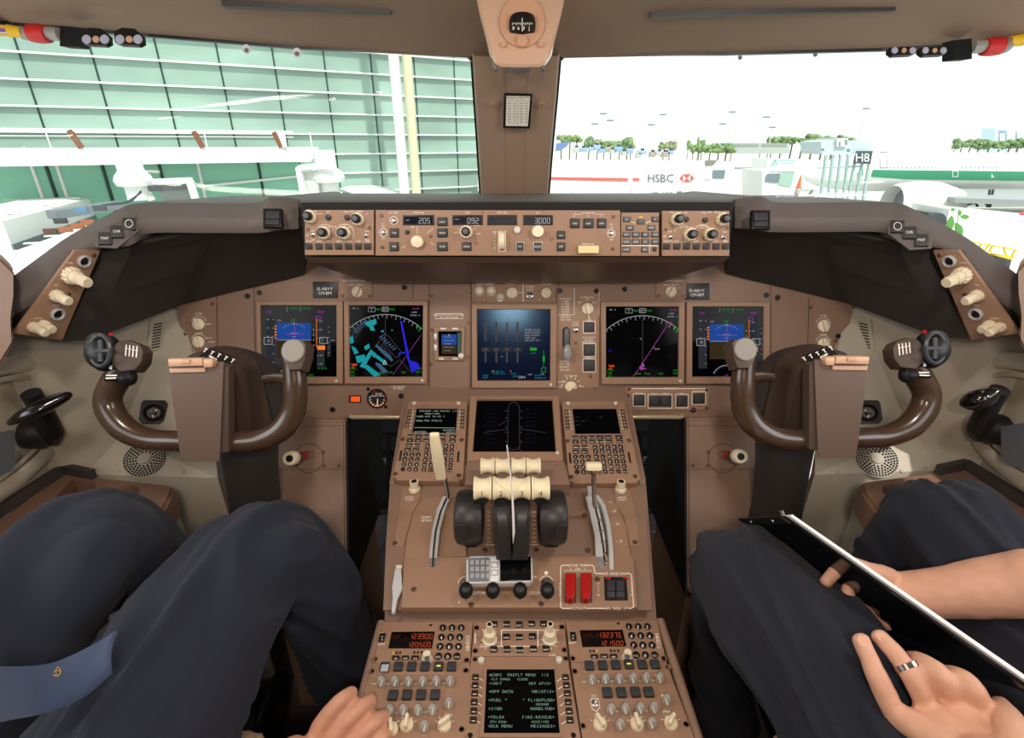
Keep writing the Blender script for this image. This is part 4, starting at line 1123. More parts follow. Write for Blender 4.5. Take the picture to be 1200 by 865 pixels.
# thrust lever drums and arms
DR = .0
zq = lambda u, v, h=0: SQ.p(u, v, h)
def lever_disc(u, v, px_r, wid, m, name, h):
    """a disc standing in the y-z plane, centred at height h over the quadrant"""
    c = zq(u, v, h); r = px_r
    bm = bm_lathe([(0,-wid/2),(r*.9,-wid/2),(r,-wid/2+.004),(r,wid/2-.004),(r*.9,wid/2),(0,wid/2)], 40)
    return put(name, new_mesh(bm, m), Mx.Translation(c) @ Mx.Rotation(PI/2, 4, 'Y'), Q)
DARKL = mat('dark_lever_plastic', (44,42,43), .4, spec=.5)
X0 = 598.5
# geometry: drum axis just above the quadrant; knob row at t ~ .83
drum = zq(600, 612, 0); 
for k, u in enumerate((551, 589, 611, 646)):
    c = at(u, 606 if k in (0,3) else 604, .905)
    wid = .030 if k in (0,3) else .022
    R = .062
    n = 30
    # side cheeks: rounded body seen behind each lever
    if k in (0,3):
        prof = []
        bm = bm_lathe([(0,-.030),(.034,-.026),(.044,-.022),(.047,-.016),(.047,.016),(.043,.022),(0,.026)], 44)
        sgn = 1 if k == 0 else -1
        put('lever_boss', new_mesh(bm, DARKL), Mx.Translation(c) @ Mx.Rotation(PI/2*sgn, 4, 'Y'), Q)
        bm = bm_box(.05,.034,.006,.001,1)
        put('friction_pad', new_mesh(bm, DARKL), Mx.Translation(c+V((-.012*sgn,-.050,.012))) @ Mx.Rotation(PI/2-.1, 4, 'X') @ Mx.Rotation(PI/2,4,'Z') @ Mx.Scale(.6,4), Q)
        a = zq(u-1*sgn, 643, 0)
        put('slot_boot', m_box(.026,.02,.02,BLACK,.003), SQ.fr(u, 637, 0), Q)
    else:
        # curved lever arm, sweeping down toward the camera
        pts = [at(u, 585, .87), at(u-(1 if k==1 else -1), 600, .855), at(u, 618, .85), at(u, 640, .855), at(u+(2 if k==1 else -2), 656, .862)]
        pts = [V(q) for q in catmull([tuple(p) for p in pts], 5)]
        rr = tube_rings(pts, [(.0155,.030)]*len(pts), 4, ref=V((0,0,1)))
        rings = []
        for p in pts:
            d = V((0,.03,-.004)); x = V((.0135,0,0))
            rings.append([p-x+V((0,0,0)), p-x*.55+V((0,-.004,.003)), p+x*.55+V((0,-.004,.003)), p+x, p+x+V((0,.06,-.01)), p-x+V((0,.06,-.01))])
        putbm('lever_arm', bm_rings(rings), DARKL, Q, ang=30)
# ivory saddle grips on the levers
def saddle(w, h, d, m):
    """concave-sided grip, axis along x"""
    def f():
        bm = bmesh.new(); rings = []; n = 13; seg = 28
        for i in range(n):
            x = -w/2 + w*i/(n-1); e = abs(2*i/(n-1)-1)
            k = .72+.28*e**2.4
            if i in (0, n-1): k *= .86
            rings.append([V((x, h*k*cos(2*PI*j/seg)*.5, d*k*sin(2*PI*j/seg)*.5)) for j in range(seg)])
        return new_mesh(bm_rings(rings), m)
    return cached(('saddle', w, h, d), f)
IV2 = mat('cream_grip', (238,224,188), .35)
for k, u in enumerate((566, 588.3, 610.7, 633)):
    t = .855; P = at(u, 572, t)
    w = round(21.0*t/F, 4)
    lev = thing if False else None
    o = put('thrust_lever_grip', saddle(w, .047, .042, IV2), Mx.Translation(P), Q)
    num = Surf(at(u, 580, t-.0215), (0,-.82,.57), (1,0,0))
    k2 = Ink(num, 0); k2.text('1234'[k], u+(-1 if k<2 else 1), 578.5, 6.2); k2.build('number', BLKINK, o)
    # stem up to the reverse lever
    t2 = .945; P2 = at((571.5,589,607.5,625)[k], 546, t2)
    w2 = round(16.5*t2/F, 4)
    o2 = put('reverse_lever_grip', saddle(w2, .040, .032, IV2), Mx.Translation(P2), Q)
    bm = bmesh.new()
    rr = []
    for p, hw in ((P2+V((0,.004,-.012)), w2*.42), (P2+V((0,-.01,-.035)), w2*.42), (P+V((0,.05,-.02)), w2*.42), (P+V((0,.012,-.012)), w2*.40)):
        rr.append([p+V((-hw,-.003,0)), p+V((hw,-.003,0)), p+V((hw,.004,0)), p+V((-hw,.004,0))])
    bm_rings(rr, True, bm); putbm('reverse_lever_stem', bm, BROWN, Q, smooth=False)
    # neck under the main grip
    bm = bmesh.new()
    q0, q1 = P+V((0,.004,-.015)), at((556,589,611,641)[k], 600, .90)
    rr = [[p+V((-hw,-.008,0)), p+V((hw,-.008,0)), p+V((hw,.010,0)), p+V((-hw,.010,0))] for p, hw in ((q0,.012),(q0*.5+q1*.5,.011),(q1,.011))]
    bm_rings(rr, True, bm); putbm('lever_neck', bm, DARKL, Q, smooth=False)
for (u0, u1) in ((569,581),(618,630)):
    slab(SQ, [(u0,585),(u1,585),(u1+.5,639),(u0-.5,639)], .002, BROWN2, 'lever_scale', Q, .0005, h0=.002)
    k2 = Ink(SQ, .0046)
    for j in range(8): v = 600+5*j; k2.line([(u0+(2 if u0<600 else 6),v),(u0+(5 if u0 < 600 else 10),v)], .6)
    k2.line([(u0,638.5),(u0+4,638.5)], .7); k2.line([(u0+7,638.5),(u1,638.5)], .7); k2.text('0', (u0+u1)/2, 638.5, 2)
    k2.build('scale_marks', INK, Q)
# black slots beneath the outer levers, metal edges
for u, s in ((552,1),(646,-1)):
    slab(SQ, [(u-9,628),(u+9,628),(u+9,639),(u-9,639)], .0015, CHROME, 'slot_frame', Q, .0004, h0=.002)
    slab(SQ, [(u-6,626),(u+6,626),(u+6,638),(u-6,638)], .002, BLACKM, 'lever_slot', Q, .0004, h0=.002)
# speedbrake lever
bm = bmesh.new()
a = [at(525,583,.945), at(523,570,.925), at(521,560,.905), at(519,551,.895)]
bm_tube([V(q) for q in catmull([tuple(p) for p in a], 4)], .0038, 10, bm=bm); L1 = putbm('speedbrake_lever', bm, CHROME, Q)
pts = [at(517,560,.888), at(513.5,540,.862), at(511,522,.842), at(509,509,.832)]
rings = []
for p, hw, th in zip(pts, (.0085,.0095,.0088,.0075), (.005,.006,.006,.005)):
    d = (pts[-1]-pts[0]).normalized(); x = V((1,0,0)); x = (x-d*x.dot(d)).normalized(); y = d.cross(x)
    rings.append([p+x*(sx*hw)+y*(sy*th) for sx, sy in ((-.7,-1),(.7,-1),(1,-.6),(1,.6),(.7,1),(-.7,1),(-1,.6),(-1,-.6))])
rings = [[V(c) for c in r] for r in rings]
putbm('handle', bm_rings(rings), IV2, L1, ang=50)
# flap lever with T handle
bm = bm_tube([at(697,592,.96), at(696,572,.915), at(695.5,556,.885)], .0042, 10); L2 = putbm('flap_lever', bm, CHROME, Q)
put('handle', m_box(.028,.017,.014,IV2,.005), Mx.Translation(at(695.5,551,.88)) @ Mx.Rotation(-.3,4,'X'), L2)
put('lever_gate_block', m_box(.012,.016,.018,SILVER,.002), SQ.fr(691,580,.012), Q)
# stab trim indicator etc: parking brake lever on the left (white-grey paddle)
pb = [(463,666),(470,666),(472,690),(466,701),(462.5,718),(458.5,718),(460,700),(459,688)]
slab(SQ, pb, .007, mat('pale_grey_lever', (196,198,200), .4), 'parking_brake_lever', Q, .002, h0=.006)
slab(SQ, rect4(464,662,471,666), .004, IVORY, 'lever_root', Q, .001, h0=.004)
# fuel control switches
for k, u in enumerate((546, 577.5, 609.5, 641.5)):
    M = S2.fr(u, 686, 0)
    o = put('fuel_control_switch', m_lathe([(.0115,0),(.0115,.002),(.007,.003),(.0055,.006),(.0055,.016)], CHROME, 20), M, Q)
    put('ball_knob', m_lathe([(0,-.0125),(.006,-.011),(.010,-.0065),(.0118,0),(.010,.0065),(.006,.011),(0,.0125)], BLACK, 24, (1,1.15)), Mx.Translation(S2.p(u, 692, .022)) @ Mx.Rotation(.4,4,'X'), o)
k = Ink(S2, .0006)
k.text('CUTOFF', 562, 695, 3.2); k.text('CUTOFF', 625.5, 695, 3.2); k.text('RUN', 626, 676, 2.6)
k.circ(640, 671.5, 2.2, 14); k.arc(640, 683, 8, 20, 160, .7); k.arc(545,684,8,60,180,.7); k.circ(538,706,.9,8)
# stabilizer trim box
k.line([(668,662.5),(659,662.5),(657,664.5),(657,711),(659,713),(669,713)], 1.0); k.line([(687,662.5),(694,662.5),(696,664.5),(697,671),(699,672.2),(706,672.2)], 1.0)
k.line([(733,672.2),(738,672.2),(740,674),(742.5,711),(740,713),(736,713)], 1.0); k.line([(687,713),(709,713)], 1.0)
k.text('STAB TRIM', 677.5, 662.6, 3); k.text('2 - ON - 3', 677, 667, 3); k.text('CUTOUT', 678, 713, 3); k.text('APL NOSE DN', 719.5, 672.4, 3); k.text('APL NOSE UP', 722, 713, 3)
for i, c in enumerate('AUTO'): k.text(c, 656.5, 684+4.6*i, 2.8)
for i, c in enumerate('ALTN'): k.text(c, 701.5, 684+4.4*i, 2.6); k.text(c, 740.5, 684+4.4*i, 2.6)
k.line([(661,669),(694,669)], .4)
k.build('lettering', INK, Q)
for u in (668.5, 687):
    slab(S2, [(u-6.5,672),(u+6.5,672),(u+7,706),(u-7,706)], .001, CHAR, 'switch_bezel', Q, .0003)
    slab(S2, [(u-5.8,671),(u+5.8,671),(u+6,690),(u+5.2,700),(u+2,703),(u,700.5),(u-2,703),(u-5.2,700),(u-6,690)], .013, RED, 'switch_guard', Q, .003, h0=.001)
slab(S2, [(708,676),(734,676),(736,703),(709,703)], .002, BLACKM, 'rocker_frame', Q, .001)
for u in (716.5, 727):
    slab(S2, [(u-5,680),(u+4.8,680),(u+5,700),(u-5,700)], .008, CHAR, 'trim_rocker', Q, .002, h0=.002)
    slab(S2, [(u-4,688),(u+4,688),(u+4,692),(u-4,692)], .004, CHAR, 'rocker_ridge', Q, .001, h0=.009)
for u in (713, 733): slab(S2, [(u-3,676.5),(u+3,676.5),(u+2.5,679),(u-2.5,679)], .003, RED, 'red_corner', Q, .0004)
screws(S2, [(485,691),(552,709),(634,708),(700,679)], Q, 6); screws(SQ.shift(.003), [(497,594),(490,631),(528,605),(527,645),(528,647),(568,645),(629,645),(689,645),(685,604),(726,624),(463,637),(744,636)], Q, 6)
k = Ink(SQ, .011)
k.text('FLIGHT', 500, 606, 2.6); k.text('UP', 496, 658, 2.8)
for t, u, v in (('5',712,588),('10',716,599),('20',719,614),('25',723,634),('30',727,656)): k.text('-- '+t if t != '5' else '- 5', u+3, v, 2.6)
k.build('arc_lettering', INK, Q)
k = Ink(SQ, .0105); k.text('DETENT', 500, 610, 2.4); k.rect(489,660,501,663.5); k.build('lettering', INK, Q)
k = Ink(SQ, .0046); k.text('LIGHTS', 480, 583, 2.3); k.text('STORM', 480, 586, 2.0); k.text('LIGHTS', 729, 583, 2.3); k.text('STORM', 729, 586, 2); k.build('knob_lettering', INK, Q)
# cylinder lock left of the reverse levers
T = thing('handset_jack', 'round black socket on a brown plate left of the thrust levers', 'socket', SQ.p(557,553))
S3_ = Surf(at(557,553,1.0), (0,-.5,.87), (1,0,0))
put('socket_ring', m_lathe([(.011,0),(.011,.004),(.008,.006),(.006,.002),(0,.002)], BLACK, 24), S3_.fr(557,553), T)
slab(S3_, [(550,544),(565,544),(565,560),(549,560)], .002, BROWN2, 'socket_plate', T, .0005, h0=-.002)
# shelf block between the levers and the lower display
bm = solid_poly([at(547,541,1.01), at(661,541,1.01), at(668,568,.945), at(545,568,.945)], V((0,.004,-.03)))
putbm('lever_shelf', bm, BROWN, Q, smooth=False)
# ================================================================ radio stack on the aft pedestal
RD = .006
SR = S_RAD
def unitR(name, label, outl, cat='control panel', d=RD):
    T = thing(name, label, cat, SR.p(*outl[0]))
    slab(SR, outl, d, BROWN2, 'panel_plate', T, .001)
    return T, SR.shift(d)
def dzus(S_, pts, T):
    for u, v in pts:
        r = S_.sz(u, v, 7)/2
        put('fastener', m_lathe([(r,0),(r,.0012),(r*.8,.0012),(r*.7,-.001),(0,-.001)], mat('dark_fastener', (128,96,76), .5), 14), S_.fr(u, v), T)
segR = glow('radio_figures', (215,95,60), .5)
def radio(label, out, scr, keys, rows, comm, trans, leds, btn3, selu, t1, t2, pre, side):
    T, S_ = unitR('radio_tuning_panel', label, out)
    k = Ink(S_, .0006)
    w = slab(S_, scr, .0012, mat('radio_window', (14,9,7), .15), 'display_window', T, .0003)
    L = Ink(S_, .0016)
    u0 = (scr[0][0]+scr[3][0])/2; u1 = (scr[1][0]+scr[2][0])/2
    L.seg(t1, u0+(23 if side<0 else 20), 745.8 if side<0 else 744.3, 5.4, w=2.9, adv=4.7, lw=.65); L.seg(t2, u0+(20.5 if side<0 else 22), 755.6 if side<0 else 753.8, 5.0, w=2.9, adv=4.8, lw=.65)
    L.build('lit_figures', segR, w)
    L = Ink(S_, .0016); L.seg(pre, u0+2.5, 746 if side<0 else 744.5, 4.6, w=2.4, adv=3.9, lw=.5); L.build('dim_figures', glow('radio_dim', (110,48,32), .35), w)
    i = 0
    lg = Ink(S_, .0042)
    for r, v in enumerate(rows):
        for c in range(3):
            u = keys[r]+10.8*c
            put('key', m_lathe([(.0052,0),(.0052,.003),(.0044,.004),(0,.004)], BLACK, 16), S_.fr(u, v), T)
            lg.text(('1','2','3','4','5','6','7','8','9','RCL','0','CLR')[i], u, v, 4 if i not in (9,11) else 2.2); i += 1
    for u, v, yl in leds:
        put('indicator_lamp', m_box(.0025,.004,.0012, YEL if yl else BLACK, .0003), S_.fr(u, v), T)
    for u, v, t in btn3:
        put('mode_button', m_box(.0115,.006,.004, DKEY, .002), S_.fr(u, v), T); lg.text(t, u, v, 2.2)
    for u, v in ((selu),):
        put('selector_knob', m_lathe([(.0065,0),(.0065,.004),(.0056,.005),(.0056,.011),(0,.011)], IVORY, 20), S_.fr(u, v), T)
        k.arc(u, v, 6, 0, 360, .6)
        M = S_.fr(u, v, .011); put('knob_cap', m_lathe([(.004,0),(.004,.001),(0,.001)], GREYB, 16), M, T)
    u, v = trans
    put('transfer_switch', m_box(.009,.015,.003, BLACK, .002), S_.fr(u, v), T); lg.text('<', u, v-1.5, 3); lg.text('>', u, v+2, 3)
    k.text('TFR', u, v-5.5, 2.2); k.text('IDENT', u-1, v+7, 2.2)
    cu, cv = comm
    k.text('COMM', cu, cv, 4.2, rot=(PI/2+.05 if side < 0 else -PI/2-.15) if True else 0)
    put('sensor', m_box(.005,.003,.001,BLACK,.0003), S_.fr(scr[1][0]-5, scr[1][1]-7), T)
    lg.build('key_legend', INK, T); k.build('lettering', INK, T)
    return T
radio('radio tuning panel left of the pedestal with orange figures 123900', [(449,729),(554,728.5),(551,776),(437.5,777)],
      [(459,740.5),(509.5,740),(506,759.5),(455,759.5)], [519,517.3,515.8,514], [736.5,747.5,758.5,770], (548,754), (448,748),
      [(461,765.5,1),(465,765.3,0),(469,765.2,0),(485.5,765,0),(489.7,765,0),(494,765,0)], [(464,772,'HF'),(475,772,'VHF'),(486.5,772,'AM')], (500.5,772), '123900', '120500', 'VHF L', -1)
radio('radio tuning panel right of the pedestal with orange figures 132375', [(663,729),(770,727.5),(781,775),(669,776)],
      [(679.5,738.5),(729.5,738),(734,757),(682.5,758)], [737,740,742.5,745.5], [735,745.7,756.8,768.5], (771,751), (671.8,746.5),
      [(691.7,763.5,0),(695.7,763.3,0),(699.5,763.4,1),(716,763,0),(720,763,0),(724.5,763,0)], [(696.5,770.3,'HF'),(708,770,'VHF'),(719,770,'AM')], (735,770), '132375', '121500', 'VHF R', 1)
def egg(r, h, m):
    return m_lathe([(r*.75,0),(r,.0015),(r,h*.45),(r*.86,h*.75),(r*.5,h*.95),(0,h)], m, 22)
EGG = mat('silver_grey_knob', (176,172,164), .22, metal=.2)
def audio(label, out, caps, knob1, caps2, extra, knob2, ptr, side, dz):
    T, S_ = unitR('audio_control_panel', label, out)
    k = Ink(S_, .0006)
    slab(S_, [(caps[0][0]-8,caps[0][1]-7),(caps[-1][0]+8,caps[-1][1]-7),(caps[-1][0]+8,caps[-1][1]+8),(caps[0][0]-9,caps[0][1]+8)], .0008, BROWN2, 'button_strip', T, .0003)
    for i, (u, v) in enumerate(caps):
        o = put('push_button', m_box(.0135,.0135,.006, CHAR, .0015), S_.fr(u, v), T)
        if (side < 0 and i in (4,)) or (side > 0 and i == 3):
            put('lit_mark', m_box(.006,.002,.0006, mat('lit_lens', (210,210,60), .4, emit=(220,210,50), es=.7), .0002), S_.fr(u, v-2.5, .006), o)
        if side < 0 and i == 0:
            put('worn_cap', m_box(.011,.011,.002, mat('pale_blue_grey_cap', (170,180,186), .4), .0015), S_.fr(u, v, .006), o)
    for u, v in caps2: put('push_button', m_box(.0135,.0135,.006, CHAR, .0015), S_.fr(u, v), T)
    for u, v in knob1+knob2+extra:
        o = put('volume_knob', egg(.0067,.014,EGG), S_.fr(u, v), T)
        put('pointer_ridge', m_box(.0022,.011,.002, WHITEK, .0008), S_.fr(u, v, .0135) @ Mx.Rotation(-.25,4,'X'), o)
        k.arc(u, v, 6.6, 60, 120, .5)
    for u, v, r in ptr:
        knob(S_, u, v, 16, T, IVORY, 'pointer', h=.015, rot=r)
        for i in range(5): a = math.radians(30+30*i); k.line([(u+10*cos(a),v-10*sin(a)),(u+12.5*cos(a),v-12.5*sin(a))], .8)
    tx = ('VHF L','VHF C','VHF R','FLT','CAB','PA') 
    for i, (u, v) in enumerate(knob1): k.text(tx[i], u-7.5, v, 2.2)
    for i, (u, v) in enumerate(knob2[:4]):
        if i % 2: k.text(('HF','SAT','SPKR','VOR')[i], u-9, v, 2.2)
    for u, v in extra: k.text('SPKR', u, v+11, 2.8)
    dzus(S_, dz, T)
    k.build('lettering', INK, T)
    return T, S_
T, S_ = audio('audio control panel on the left side of the pedestal, pale first button', [(437,777.5),(551,776.5),(546,875),(408,875)],
      [(451,783.5),(467,783),(482.5,783),(498,783),(514,783),(529.5,783)], [(447,801.5),(463,801.5),(479,801.5),(495.5,801.5),(511.5,801),(527.5,801)],
      [(460.5,816.5),(477,816),(493.5,816),(510,816)], [(526,827)], [(457,835),(473,835),(490,835),(507,834.5),(497.5,854)], [(477,851,0),(521,851,-.9),(459,856,.3)], -1,
      [(439,773),(547,774),(435.5,787),(546,786),(541,855)])
T, S_ = audio('audio control panel on the right side of the pedestal, lit marks on its knobs', [(669,776.5),(781,775.5),(817,875),(684,875)],
      [(690.5,782),(706,781.5),(721.5,781),(737,780.5),(752.5,780.5),(767.5,780.5)], [(693.5,799),(709.5,798.5),(725.5,798.5),(741.5,798),(757,797.5),(773,797.5)],
      [(711.5,813.5),(728,813.3),(744.5,813),(760,813)], [(781,823)], [(716,834),(732.5,833.5),(750,833),(766,832.5),(726.5,852),(763.5,850.5)], [(703,850,.5),(746,850,.1),(786,849,-.7)], 1,
      [(671,772),(778,772),(673.5,787),(783,782),(683,851),(804,849)])
bmr = m_lathe([(.010,0),(.010,.001),(.008,.0015),(0,.0015)], WHITEK, 20, (1,1))
toggle(S_, 697.5, 825, 9, T); k = Ink(S_, .0006); k.line([(693,819),(701,819),(703,829),(699,834),(694,831),(692,822),(693,819)], .8); k.text('V/C', 696, 815.5, 2.4); k.text('R', 698, 837, 2.4); k.build('lettering', INK, T)
for u, v in ((738.5,792),(754,792.5),(769.5,792),(777,815.5)):
    put('lit_mark', m_box(.0045,.0025,.0006, MATS['lit_lens'], .0002), S_.fr(u, v), T)
# centre: display selector unit
T, S_ = unitR('display_switching_panel', 'brown unit with two tall ivory knobs and small keys at the aft pedestal centre', [(556,728.5),(661,728.5),(665,769),(552.5,769)])
k = Ink(S_, .0006); lg = Ink(S_, .0046)
for u, v, t in ((579,732.5,'ENG'),(594,732.5,'STAT'),(608.5,733,'ELEC'),(623,732,'FUEL'),(637,732,'AIR'),(593.5,747.5,'HYD'),(608.5,747.7,'CANC'),(624,746.8,'RCL'),(578.5,762,'ENG'),(594,762,'STAT'),(609,762.5,'DOOR'),(625,761.5,'GEAR'),(640,761.5,'NAV')):
    put('key', m_box(.011,.009,.004, BLACK, .001), S_.fr(u, v), T); lg.text(t, u, v, 2.2)
for u, v in ((574,745),(644,744.5)):
    M = S_.fr(u, v+6)
    o = put('dual_knob', m_lathe([(.0115,0),(.0115,.004),(.0095,.006),(.0095,.018),(.0075,.020),(.0075,.021),(0,.021)], IVORY, 28), M, T)
    put('inner_knob', m_lathe([(.0050,.021),(.0050,.036),(0,.036)], IVORY, 20), M, o)
    put('cap', m_lathe([(.0036,.036),(.003,.037),(0,.037)], BLACK, 16), M, o)
    for i in range(7): a = math.radians(-200+40*i); k.line([(u+9*cos(a),v+8-7*sin(a)),(u+11*cos(a),v+8-9*sin(a))], .8)
k.box(587.5,738.5,630.5,757.5,1.0); k.line([(565,738.5),(572,738.5)], .8); k.line([(630,738.5),(655,738.5)], .8); k.line([(562,758),(588,757.5)], .8)
k.text('DSPL', 648, 768, 2.6); k.line([(557,742),(557,754)], 1.2)
dzus(S_, [(558.5,736),(557,763),(658.5,735),(661.5,762)], T)
k.build('lettering', INK, T); lg.build('key_legend', INK, T)
# centre CDU (screen with preflight menu)
T, S_ = unitR('control_display_unit', 'computer unit at the picture bottom showing a preflight menu of green-white text', [(552,769.5),(665,769.5),(683,880),(543,880)], 'control display unit')
slab(S_, [(567,780),(651,780),(658,864),(562,864)], .003, BROWN2, 'screen_surround', T, .001)
scr = slab(S_, [(570.5,784.5),(649.5,784.5),(656,859),(567,859)], .0034, GLASSB, 'screen', T, 0)
L = Ink(S_, .0038)
rows = [('ACARS  PREFLT MENU  1/2',573,791,3.6),(' FLT CHNGS   CLOCK',573,796,3.0),('<INIT',573,801,3.6),('DEP ATIS>',620,801,3.4),('<OFP DATA',572.5,810.5,3.8),('WX/ATIS>',624,810.5,3.8),('<FUEL *',572,820.5,3.8),('* FLIGHTLOG>',612,820.5,3.8),('GROUND',628,825.5,3.0),
        ('<SIGN',572,830.5,3.8),('HANDLING>',621.5,830.5,3.8),('<TELEX',571.5,840.5,3.8),('FIRE-RESCUE>',611.5,840.5,3.8),('CPU REQ>',574,846,3.0),('RECEIVED',623,846,3.0),('<DLK MENU',571.5,851,3.8),('MESSAGES>',622,851,3.8)]
for t, u, v, px in rows: L.text(t, u, v, px*.9, 'l', mono=.66)
L.build('screen_text', glow('screen_green_white', (150,190,160), .55), scr)
L = Ink(S_, .0036); L.poly([(634,799),(640,795),(647,796),(648,787),(649.5,787),(651.5,801),(637,801)])
k = Ink(S_, .0006); lg = Ink(S_, .0046)
for i, v in enumerate((794.8,804,813.6,823.8,834.3,845)):
    for s in (-1, 1):
        u = (557.3-.35*i*2*.75) if s < 0 else (662.7+1.05*i)
        put('line_key', m_box(.0095,.0075,.004, DKEY, .001), S_.fr(u, v), T); lg.line([(u-2,v),(u+2,v)], .8)
        k.line([(u+4.5*-s,v+(0 if s<0 else 0)),(u+10*-s,v+(4 if s < 0 else 4))], .9)
put('white_knob', knob_round(.0048,.005,WHITEK), S_.fr(564,775), T); put('white_knob', knob_round(.0048,.005,WHITEK), S_.fr(655,774.5), T)
for u, v in ((556.5,773),(663,772),(551,862),(672,862)): put('screw', m_lathe([(.0032,0),(.0032,.001),(0,.001)], SCREWB, 12), S_.fr(u, v), T)
k.build('lettering', INK, T); lg.build('key_legend', INK, T)
# ================================================================ control yokes
YK = mat('glossy_brown_grip', (68,50,38), .22, spec=.6, coat=.4, bump=.05, bscale=300)
YH = mat('dark_brown_housing', (78,62,53), .45, bump=.12, bscale=700)
COLM = mat('charcoal_column', (58,52,49), .6, bump=.2, bscale=700)
CLIPM = mat('taupe_plate', (104,85,75), .5, bump=.1, bscale=900)
def make_yoke():
    T = thing('control_yoke', 'dark brown control wheel with a clip plate in front of the left pilot', 'control yoke', (-.55,.95,.0))
    # wheel rim: left horn, sweeping under, right horn
    t = .88
    def P(u, v, t=.88, r=9): p = at(u, v, t); return (p.x, p.y, p.z, r*t/F)
    rim = [P(146,428,.86,13),P(137,444,.865,14.5),P(127,464,.87,14.5),P(130,482,.873,15),P(147,503,.875,14.5),P(176,515,.878,12.8),P(215,517,.88,12.5),P(262,518,.885,13),P(303,516,.885,13),P(330,503,.885,14),P(344,480,.883,14),P(346,455,.878,14),P(345,438,.875,13),P(343,420,.872,12)]
    putbm('wheel_rim', smooth_tube(rim, 18, 6), YK, T, ang=60)
    # short inner spoke on the right horn
    putbm('spoke', smooth_tube([P(346,446,.88,9),P(328,443,.89,6.5),P(311,444,.90,6)], 14, 5), YK, T, ang=60)
    # left horn head with checklist block and switch pod
    SY = Surf(at(150,412,.835), (.15,-.85,.5))
    slab(SY, [(138,399),(150,398),(163,403),(168,411),(166,424),(158,434),(140,436),(130,428),(128,410)], .03, YH, 'horn_head', T, .006, h0=-.03)
    k = Ink(SY, .001)
    for i in range(4): u = 148+4.2*i; k.line([(u,404+i*.6),(u-1,417+i*.7)], 1.5)
    k.line([(146.5,408),(162,411)], .6)
    k.build('checklist_marks', INK, T)
    # black oval switch pod, turned outward
    pod = [P(112,398,.86,9),P(118,404,.85,16),P(122,412,.845,19),P(124,422,.845,17),P(127,432,.85,9)]
    putbm('switch_pod', smooth_tube(pod, 18, 5), BLACK, T, ang=60)
    SP = Surf(at(114,410,.822), (-.25,-.85,.45))
    ring = []
    for a in range(26):
        th = 2*PI*a/26; ring.append(SP.p(118+11.5*cos(th), 411+18*sin(th), 0))
    rr = tube_rings(ring+[ring[0]], [.0035]*27, 8)
    putbm('pod_rim', bm_rings(rr[:-1], False, loop=True), mat('dark_grey_rim', (52,56,60), .35), T)
    slab(SP, [(108,409),(128,409),(128,413),(108,413)], .006, CHAR, 'trim_switch', T, .001, h0=-.002)
    slab(SP, [(114,398),(119,398),(119,424),(114,424)], .004, CHAR, 'trim_switch', T, .001, h0=-.002)
    for u, v in ((127,424),(131,392)):
        put('red_button', m_lathe([(.003,0),(.003,.003),(0,.003)], glow('red_dot', (230,40,40), .4), 12), Surf(at(u,v,.826), SP.n).fr(u, v), T)
    put('small_switch', m_lathe([(.004,0),(.004,.008),(0,.009)], CHROME, 12), Surf(at(135,431,.84), SP.n).fr(135, 431), T)
    # round knob with striped stalk under the head
    M = Mx.Translation(at(150,443,.84)); 
    put('black_knob', m_lathe([(0,-.012),(.009,-.010),(.0135,-.003),(.0135,.004),(.009,.011),(0,.013)], BLACK, 22), M @ Mx.Rotation(.6,4,'X'), T)
    putbm('stalk', bm_tube([at(124,443,.845), at(146,443,.848)], .0058, 12), BLACK, T)
    sl = Surf(at(130,441,.834), (0,-.9,.43), (1,0,0)); k = Ink(sl, 0)
    k.line([(124,440),(137,440)], 1.6); k.line([(124,443.5),(136,443)], 1.6); k.build('white_stripes', INK, T)
    # right horn head: block with a grey round switch
    SH = Surf(at(344,412,.852), (-.05,-.86,.5))
    slab(SH, [(333,399),(354,398),(359,404),(358,418),(353,434),(338,434),(331,424),(331,404)], .030, YH, 'horn_head', T, .007, h0=-.028)
    M = SH.fr(344, 411.5, .002)
    put('round_switch', m_lathe([(.0195,0),(.0195,.003),(.0175,.0045),(0,.0045)], mat('grey_disc', (140,134,126), .4, bump=.2, bscale=900), 32), M, T)
    # hub: arch-shaped shell
    def arch(u0, u1, vt, vb, t, n=10, rr=.45):
        """rounded top section at depth t"""
        pts = []
        a = at(u0, vb, t); b = at(u1, vb, t); c = at((u0+u1)/2, vt, t)
        w = (b.x-a.x)/2; xc = (a.x+b.x)/2
        y = c.y
        zt = c.z; zb = at((u0+u1)/2, vb, t).z
        r = w*.9
        pts = [V((xc-w, y, zb)), V((xc-w, y, zt-r*.8))]
        for i in range(1, n): th = PI - PI*i/n; pts.append(V((xc+w*cos(th), y, zt-r*.8+r*.8*sin(th))))
        pts += [V((xc+w, y, zt-r*.8)), V((xc+w, y, zb))]
        return pts
    s0 = arch(210, 274, 419, 528, .862); s0b = arch(206, 279, 414, 530, .872); s1 = arch(206, 283, 411, 531, .90); s2 = arch(222, 300, 407, 528, .945)
    putbm('hub_shell', bm_rings([s0, s0b, s1, s2]), YH, T, ang=40)
    s3 = arch(224, 303, 405, 530, .95); s4 = arch(236, 318, 408, 525, .99); s5 = arch(245, 330, 420, 520, 1.03); s6 = arch(258,326,440,520,1.08)
    putbm('hub_boot', bm_rings([s3, s4, s5, s6]), COLM, T, ang=40)
    put('boot_bolt', m_lathe([(.006,0),(.006,.003),(.003,.004),(0,.004)], SCREWB, 14), Surf(at(294,472,.985), (.75,-.6,.2)).fr(294,472), T)
    # indexed scale on the top of the hub
    SS = Surf(at(252,420,.862), (.35,-.30,.88), (1,0,-.38))
    slab(SS, [(233,417),(246,407),(275,419),(268,431)], .002, BLACK, 'scale_plate', T, .0004)
    k = Ink(SS, .0026)
